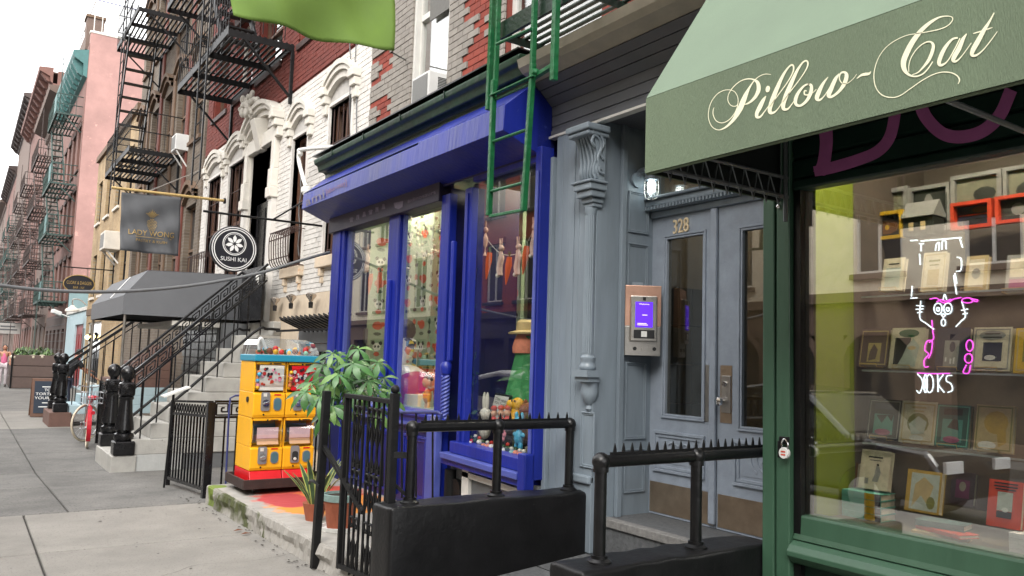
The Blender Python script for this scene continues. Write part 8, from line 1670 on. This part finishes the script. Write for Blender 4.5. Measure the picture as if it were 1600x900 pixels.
# sandwich board
sbp = az(68, 652, -.15); sw_ = thing('sandwich_board', 'brown framed chalk sandwich board standing by the far stoop plinth', 'sign', sbp); M('chalk', C(46,58,74,.7), .8, .15, 6)
for s, lean in ((1,-.1),):
    b = sbp+Vector((.0,.0,0)); xw_ = .34; MBd().ob(b+Vector((.05,.12,.48)), (xw_,-.06,0), (.0,.02,.0), (0,.10,.47)).build('frame', 'brown_wood', sw_, bevel=.01); MBd().ob(b+Vector((.05,.095,.49)), (xw_-.06,-.05,0), (0,.004,0), (0,.085,.39)).build('chalk_face', 'chalk', sw_)
    MBd().ob(b+Vector((.05,.42,.48)), (xw_,-.06,0), (0,.02,0), (0,-.10,.47)).build('back_board', 'brown_wood', sw_)
    for i, (s_, w) in enumerate(((None,.4),('TO',.2),('TORTURE',.75),('YOURSELF',.8),(None,.35),(None,.6))):
        c = b+Vector((.05,.075+.085*(.7-i*.27),.49+.39*(.62-i*.25))); d = Vector((1,-.15,0)).normalized()
        if s_: text('chalk_lettering', s_, 'sign_white', sw_, c-d*w*.34, c+d*w*.34, c-d*w*.34+Vector((0,.012,.065)))
        else: MBd().quad(c-d*w*.3, c+d*w*.3, c+d*w*.3+Vector((0,.004,.02)), c-d*w*.3+Vector((0,.004,.02))).build('chalk_line', 'sign_white', sw_)
# bicycle
bkx, bky, bz = 1.98, 15.9, -.15; BK = thing('bicycle', 'city bicycle with red saddle and cream tyres leaning by the area fence', 'bicycle', (bkx, bky+.5, bz)); M('bike_cream', C(226,214,190,.8), .5, .08, 9); M('bike_red', C(206,30,50,.8), .35, .06, 9); M('bike_silver', C(190,192,196), .3, .05, 9, 0, metal=.7)
def wheel(c, ang, R=.335):
    d = Vector((math.sin(ang), math.cos(ang), 0)); w = Vector((math.cos(ang), -math.sin(ang), 0)); pt = lambda r, a: Vector(c)+d*r*math.cos(a)+Vector((0,0,r*math.sin(a)))
    m = MBd(); m.tube([pt(R, k*math.pi/16) for k in range(32)], .019, 7, closed=True); wh = m.build('wheel', 'bike_cream', BK, smooth=True); m = MBd(); m.tube([pt(R-.026, k*math.pi/16) for k in range(32)], .009, 6, closed=True); m.build('rim', 'bike_silver', wh); m = MBd(); [m.tube([pt(.02, a*math.pi/10), pt(R-.03, a*math.pi/10)], .0022, 4) for a in range(20)]; m.build('spokes', 'bike_silver', wh); MBd().tube([Vector(c)-w*.05, Vector(c)+w*.05], .02, 8).build('hub', 'bike_silver', wh)
    return pt
r1 = Vector((bkx-.02, bky, bz+.355)); r2 = Vector((bkx+.06, bky+1.05, bz+.355)); a1 = .08; pt1 = wheel(r1, a1); pt2 = wheel(r2, .85)
bb0 = Vector((bkx, bky+.45, bz+.30)); st = Vector((bkx+.05, bky+.27, bz+.80)); hd = Vector((bkx+.10, bky+.88, bz+.86)); hd0 = Vector((bkx+.09, bky+.92, bz+.70))
m = MBd(); [m.tube([p, q], .017, 8) for p, q in ((r1,bb0),(r1,st-Vector((0,0,.12))),(bb0,st),(bb0,hd0),(st-Vector((0,-.03,.3)),hd0),(hd,hd0),(hd0,r2))]; m.build('frame', 'bike_red', BK, smooth=True)
m = MBd(); m.tube([hd, hd+Vector((.01,-.02,.16))], .012, 7); h2 = hd+Vector((.01,-.02,.16)); m.tube(cr([h2+Vector((-.28,-.20,.0)),h2+Vector((-.22,-.02,.03)),h2,h2+Vector((.2,.02,.03)),h2+Vector((.26,-.16,.0))],4), .012, 7); m.build('handlebar', 'bike_silver', BK, smooth=True)
m = MBd(); m.sph(st+Vector((0,-.04,.06)), (.10,.13,.045), 12, 7); m.sph(st+Vector((0,.10,.055)), (.035,.10,.03), 10, 6); m.build('saddle', 'bike_red', BK, smooth=True); MBd().tube([st-Vector((0,0,.1)), st+Vector((0,0,.04))], .013, 6).build('seat_post', 'bike_silver', BK)
m = MBd(); m.strip([pt1(.375,a*math.pi/16)-Vector((.035,0,0)) for a in range(4,20)], [pt1(.375,a*math.pi/16)+Vector((.035,0,0)) for a in range(4,20)]); m.build('mudguard', 'bike_red', BK, solid=.003)
m = MBd(); rk = r1.z+.40; [m.tube([(bkx+s*.07,bky-.22,rk),(bkx+s*.07,bky+.22,rk)], .007, 5) for s in (-1,0,1)]; m.tube([(bkx-.08,bky-.2,rk),(bkx-.03,bky,r1.z)], .006, 4); m.tube([(bkx+.08,bky-.2,rk),(bkx+.0,bky,r1.z)], .006, 4); m.build('rack', 'bike_silver', BK)
m = MBd(); bx_ = (bkx-.15,bkx+.15,bky-.24,bky+.12)
for z in (.03,.12,.22): m.tube([(bx_[0],bx_[2],rk+z),(bx_[1],bx_[2],rk+z),(bx_[1],bx_[3],rk+z),(bx_[0],bx_[3],rk+z)], .005, 4, closed=True)
for k in range(7): m.tube([(bx_[0]+.05*k,bx_[2],rk+.03),(bx_[0]+.05*k,bx_[2],rk+.22)], .004, 4); m.tube([(bx_[0]+.05*k,bx_[3],rk+.03),(bx_[0]+.05*k,bx_[3],rk+.22)], .004, 4)
m.build('basket', 'bike_silver', BK); MBd().lathe([(.035,0),(.035,.02)], (bkx,bky-.33,r1.z+.28), 10, 'y').build('rear_lamp', 'bike_red', BK)
m = MBd(); m.tube([bb0+Vector((-.1,0,0)), bb0+Vector((.1,0,0))], .012, 6); m.tube([bb0+Vector((.08,0,0)), bb0+Vector((.1,.1,-.12))], .010, 6); m.tube([bb0-Vector((.08,0,0)), bb0+Vector((-.1,-.1,.12))], .010, 6); m.box(bb0.x+.08,bb0.x+.17,bb0.y+.06,bb0.y+.14,bb0.z-.13,bb0.z-.11); m.build('cranks', 'bike_silver', BK)
# ------------------------------------------------------------------ people
M('skin_a', C(196,140,112,.8), .55, .06, 20, .03); M('cloth_black', C(30,32,36), .85, .15, 20, .1); M('cloth_denim', C(60,66,84), .85, .15, 20, .1); M('cloth_pink', C(232,120,160,.8), .8, .1, 20, .1); M('cloth_pale', C(224,214,218,.8), .8, .12, 14, .1); M('hair_dark', C(34,26,24), .6, .2, 30, .1); M('shoe', C(60,56,54), .6, .1, 20)
def skin(name, mat, parent, V, E, R, sub=2):
    o3 = ORG[parent.name]; me = bpy.data.meshes.new(name); me.from_pydata([tuple(Vector(v)-o3) for v in V], E, []); me.materials.append(MC[mat]); o = bpy.data.objects.new(name, me); COL.objects.link(o); o.parent = parent; ORG[o.name] = o3
    md = o.modifiers.new('skin', 'SKIN'); md.use_smooth_shade = True
    for i, r in enumerate(R): me.skin_vertices[0].data[i].radius = (r if isinstance(r, tuple) else (r, r))
    me.skin_vertices[0].data[0].use_root = True
    s = o.modifiers.new('sub', 'SUBSURF'); s.levels = sub; s.render_levels = sub; return o
def person(label, base, face, h, top, legs, hand_r, hand_l, lean=0., cap=None, hair=True, sleeveless=False):
    "standing figure; face = heading angle, hands = offsets from shoulders in metres (right, forward, up)"
    t = thing('person', label, 'person', base); F = Vector((math.cos(face), math.sin(face), 0)); Rr = Vector((math.sin(face), -math.cos(face), 0)); Z = Vector((0,0,1)); b = Vector(base)
    P = lambda r, f, z: b+Rr*r+F*f+Z*z
    hip = .52*h; sh = .82*h; ln = lean
    pel = P(0,0,hip); spine = P(0,ln*.35,hip+.16*h); ches = P(0,ln*.8,sh-.07*h); nk = P(0,ln,sh+.03*h); hdc = P(0,ln*1.25+.02,h-.075*h)
    hipR, hipL = P(.09,0,hip-.03), P(-.09,0,hip-.03); kR, kL = P(.10,.05,.28*h), P(-.10,.02,.28*h); aR, aL = P(.10,.04,.05), P(-.10,-.06,.05); tR, tL = P(.11,.2,.025), P(-.11,.1,.025)
    sR, sL = P(.19,ln*.95,sh), P(-.19,ln*.95,sh)
    def arm(s, hd): v = Rr*hd[0]+F*hd[1]+Z*hd[2]; e = s+v*.5+(-Z*.05-F*.03); return e, s+v
    eR, wR = arm(sR, hand_r); eL, wL = arm(sL, hand_l)
    V = [pel, spine, ches, nk, P(0,ln*1.1,sh+.06*h), sR, eR, wR, sL, eL, wL]; E = [(0,1),(1,2),(2,3),(3,4),(2,5),(5,6),(6,7),(2,8),(8,9),(9,10)]
    body = skin('body', 'skin_a', t, V+[hdc-Z*.03, hipR, kR, aR, hipL, kL, aL], E+[(4,11),(0,12),(12,13),(13,14),(0,15),(15,16),(16,17)], [.12,.11,(.13,.10),.055,.05,.052,.04,.028,.052,.04,.028,.07,.085,.055,.04,.085,.055,.04])
    hd = MBd(); hd.sph(hdc, (.078,.078,.115), 14, 10); hd.sph(hdc+F*.08-Z*.01, (.018,.018,.022), 8, 5); hd.sph(hdc+Rr*.078, (.014,.02,.03), 6, 5); hd.sph(hdc-Rr*.078, (.014,.02,.03), 6, 5); hd.build('head', 'skin_a', t, smooth=True)
    ey = MBd(); [ey.sph(hdc+F*.07+Rr*s*.03+Z*.012, .010, 6, 4) for s in (-1,1)]; ey.build('eyes', 'hair_dark', t); mo_ = MBd(); mo_.sph(hdc+F*.070-Z*.05, (.02,.02,.007), 6, 4); mo_.build('mouth', 'toy_pink', t)
    for w, dirv in ((wR, (wR-eR)), (wL, (wL-eL))):
        d = dirv.normalized(); s = d.cross(Z).normalized() if abs(d.z) < .95 else Rr; n = s.cross(d); hnd = MBd(); hnd.ob(w+d*.045, s*.036, n*.013, d*.045)
        for k, L in enumerate((.065,.078,.072,.055)): b0 = w+d*.088+s*(-.027+k*.018); hnd.tube([b0, b0+d*L*.5-n*.004, b0+d*L*.95-n*.018], [.009,.008,.006], 6)
        hnd.tube([w+d*.03+s*.036, w+d*.06+s*.06, w+d*.09+s*.062], [.011,.010,.007], 6); hnd.build('hand', 'skin_a', t, smooth=True)
    skin('shirt', top, t, [pel, spine, ches, P(0,ln*.95,sh+.01*h)]+([] if sleeveless else [sR, sR.lerp(eR,.7), sL, sL.lerp(eL,.7)]), [(0,1),(1,2),(2,3)]+([] if sleeveless else [(2,4),(4,5),(2,6),(6,7)]), [.14,.125,(.15,.115),.075]+([] if sleeveless else [.066,.06,.066,.06]))
    skin('trousers', legs, t, [pel-Z*.02, hipR, kR, aR+Z*.02, hipL, kL, aL+Z*.02], [(0,1),(1,2),(2,3),(0,4),(4,5),(5,6)], [.135,.10,.072,.062,.10,.072,.062])
    for a, q in ((aR,tR),(aL,tL)): m = MBd(); m.tube([a-F*.05-Z*.01, a-Z*.015, q], [.04,.045,.032], 8); m.build('shoe', 'shoe', t, smooth=True)
    hr = MBd()
    if cap:
        hr.sph(hdc+Z*.03-F*.008, (.088,.088,.095), 14, 8); hr.sph(hdc+F*.10+Z*.035, (.07,.07,.012), 10, 5); hr.build('cap', cap, t, smooth=True)
    else: hr.sph(hdc+Z*.02-F*.022, (.088,.088,.118), 14, 9); hr.tube([hdc-F*.05, hdc-F*.08-Z*.12, hdc-F*.07-Z*.26], [.075,.07,.03], 8); hr.build('hair', 'hair_dark', t, smooth=True)
    return t
py_ = 23.0; pm = ay(101, 600, py_); person('person in black t-shirt and dark cap leaning forward beyond the far newel posts', (pm.x, py_, -.15), 0.25, 1.72, 'cloth_black', 'cloth_denim', (.05,.42,-.42), (-.02,.45,-.25), lean=.22, cap='hood_dark')
pw_ = az(3, 604, -.15); person('person in pink strapless top and pale patterned trousers at the left edge', (pw_.x, pw_.y, -.15), -1.75, 1.78, 'cloth_pink', 'cloth_pale', (.10,.12,-.48), (-.06,.20,-.42), sleeveless=True)
# ------------------------------------------------------------------ across the street (seen reflected in the windows)
M('cream_wall', C(244,234,210,.97), .85, .08, 2, .15, 30); M('taupe_base', C(134,112,98,.7), .8, .1, 3, .1); M('opp_red', C(176,84,62,.7), .85, .1, 3, .1); M('opp_dark', C(56,52,50), .8, .15, 3)
XO = -10.5
def opp(y0, y1, h, wm, base, label, n, arches=False, rows=((4.0,6.4),(7.6,9.8))):
    t = thing('opposite_building', label, 'building', (XO, (y0+y1)/2, 0)); wy = [(y0+(y1-y0)*(i+.5)/n-.6, y0+(y1-y0)*(i+.5)/n+.6) for i in range(n)]
    m = MBd(); wall_holes(m, XO-.3, XO, y0, y1, 3.3, h, [(a,b,c,d) for c, d in rows for a, b in wy]); m.build('wall', wm, t)
    m = MBd(); wall_holes(m, XO-.3, XO+.06, y0, y1, -.3, 3.297, [(a-.3,b+.3,.2,2.5) for a, b in wy]); m.build('ground_floor', base, t); MBd().box(XO-.1, XO+.2, y0, y1, 3.30, 3.55).build('string_course', base, t)
    for c, d in rows:
        for a, b in wy:
            f = MBd(); f.box(XO-.12, XO-.06, a, a+.07, c, d); f.box(XO-.12, XO-.06, b-.07, b, c, d); f.box(XO-.12, XO-.06, a+.07, b-.07, c, c+.07); f.box(XO-.12, XO-.06, a+.07, b-.07, d-.07, d); f.box(XO-.12, XO-.06, (a+b)/2-.03, (a+b)/2+.03, c+.07, d-.07); w = f.build('window', 'white_paint', t); MBd().box(XO-.13, XO-.122, a, b, c, d).build('pane', 'opp_dark', w); MBd().box(XO, XO+.12, a-.1, b+.1, c-.14, c-.003).build('sill', base, w); MBd().box(XO, XO+.10, a-.14, b+.14, d+.003, d+.25).build('lintel', wm, w)
    for a, b in wy: MBd().box(XO-.25, XO-.2, a-.3, b+.3, -.2, 2.55).build('dark_opening', 'opp_dark', t)
    if arches:
        for a, b in wy: 
            m = MBd(); c = (a+b)/2; m.strip([(XO+.08, c+.95*math.cos(k*math.pi/10), 1.65+.95*math.sin(k*math.pi/10)) for k in range(11)], [(XO+.08, c+1.15*math.cos(k*math.pi/10), 1.65+1.15*math.sin(k*math.pi/10)) for k in range(11)]); m.build('arch', base, t)
    MBd().box(XO-.3, XO+.5, y0, y1, h, h+.6).build('cornice', base, t)
opp(-3.5, 20.0, 11, 'cream_wall', 'taupe_base', 'cream painted building with taupe arched base across the street', 9, True)
opp(20.05, 33, 11, 'opp_red', 'opp_dark', 'red brick building with dark ground floor across the street', 6); opp(33.05, 44, 11, 'cream_wall', 'taupe_base', 'pale building farther along across the street', 5); opp(44.05, 80, 12, 'far_brown', 'opp_dark', 'long brown terrace far along across the street', 9); opp(-30, -3.55, 11, 'opp_dark', 'opp_dark', 'dark building behind the camera across the street', 8)
sw2 = MBd().box(-10.5, -8.85, -60, 300, -.34, -.13).build('far_pavement', 'concrete', kind='structure')
# parked black car by the near kerb
M('car_black', (.012,.013,.015), .12, .1, 4, 0, spec=.8); M('car_glass', (.02,.025,.03), .05, .05, 4, 0, spec=1.)
def car(y, label, mat='car_black', x=-2.9):
    t = thing('parked_car', label, 'car', (x, y, -.3)); z = -.3
    prof = [(-2.35,.35),(-2.38,.75),(-2.2,.98),(-1.2,1.06),(-.55,1.62),(.9,1.70),(1.9,1.55),(2.25,1.05),(2.35,.7),(2.32,.35)]
    MBd().prism([(x-.92,y+a,z+b) for a, b in prof], (1.84,0,0)).build('body', mat, t, bevel=.09, seg=3)
    for s in (-1, 1): 
        MBd().prism([(x+s*.925,y+a,z+b) for a, b in ((-1.0,1.12),(-.5,1.52),(.85,1.58),(1.7,1.46),(1.95,1.12))], (s*.006,0,0)).build('side_window', 'car_glass', t)
        for dy in (-1.45, 1.4): w = MBd().lathe([(.25,-.12),(.36,-.11),(.36,.11),(.25,.12)], (x+s*.86,y+dy,z+.36), 22, 'x').build('wheel', 'rubber', t, smooth=True); MBd().lathe([(.22,-.125),(.22,.125)], (x+s*.86,y+dy,z+.36), 16, 'x').build('rim', 'bike_silver', w)
        MBd().box(x+s*.6-.2, x+s*.6+.2, y-2.40, y-2.36, z+.72, z+.86).build('headlight', 'ac_white', t)
car(7.4, 'black parked sport utility car at the kerb opposite the bookshop'); car(13.4, 'pale parked car farther along the near kerb', 'ac_white'); car(-2.2, 'dark parked car behind the viewpoint')
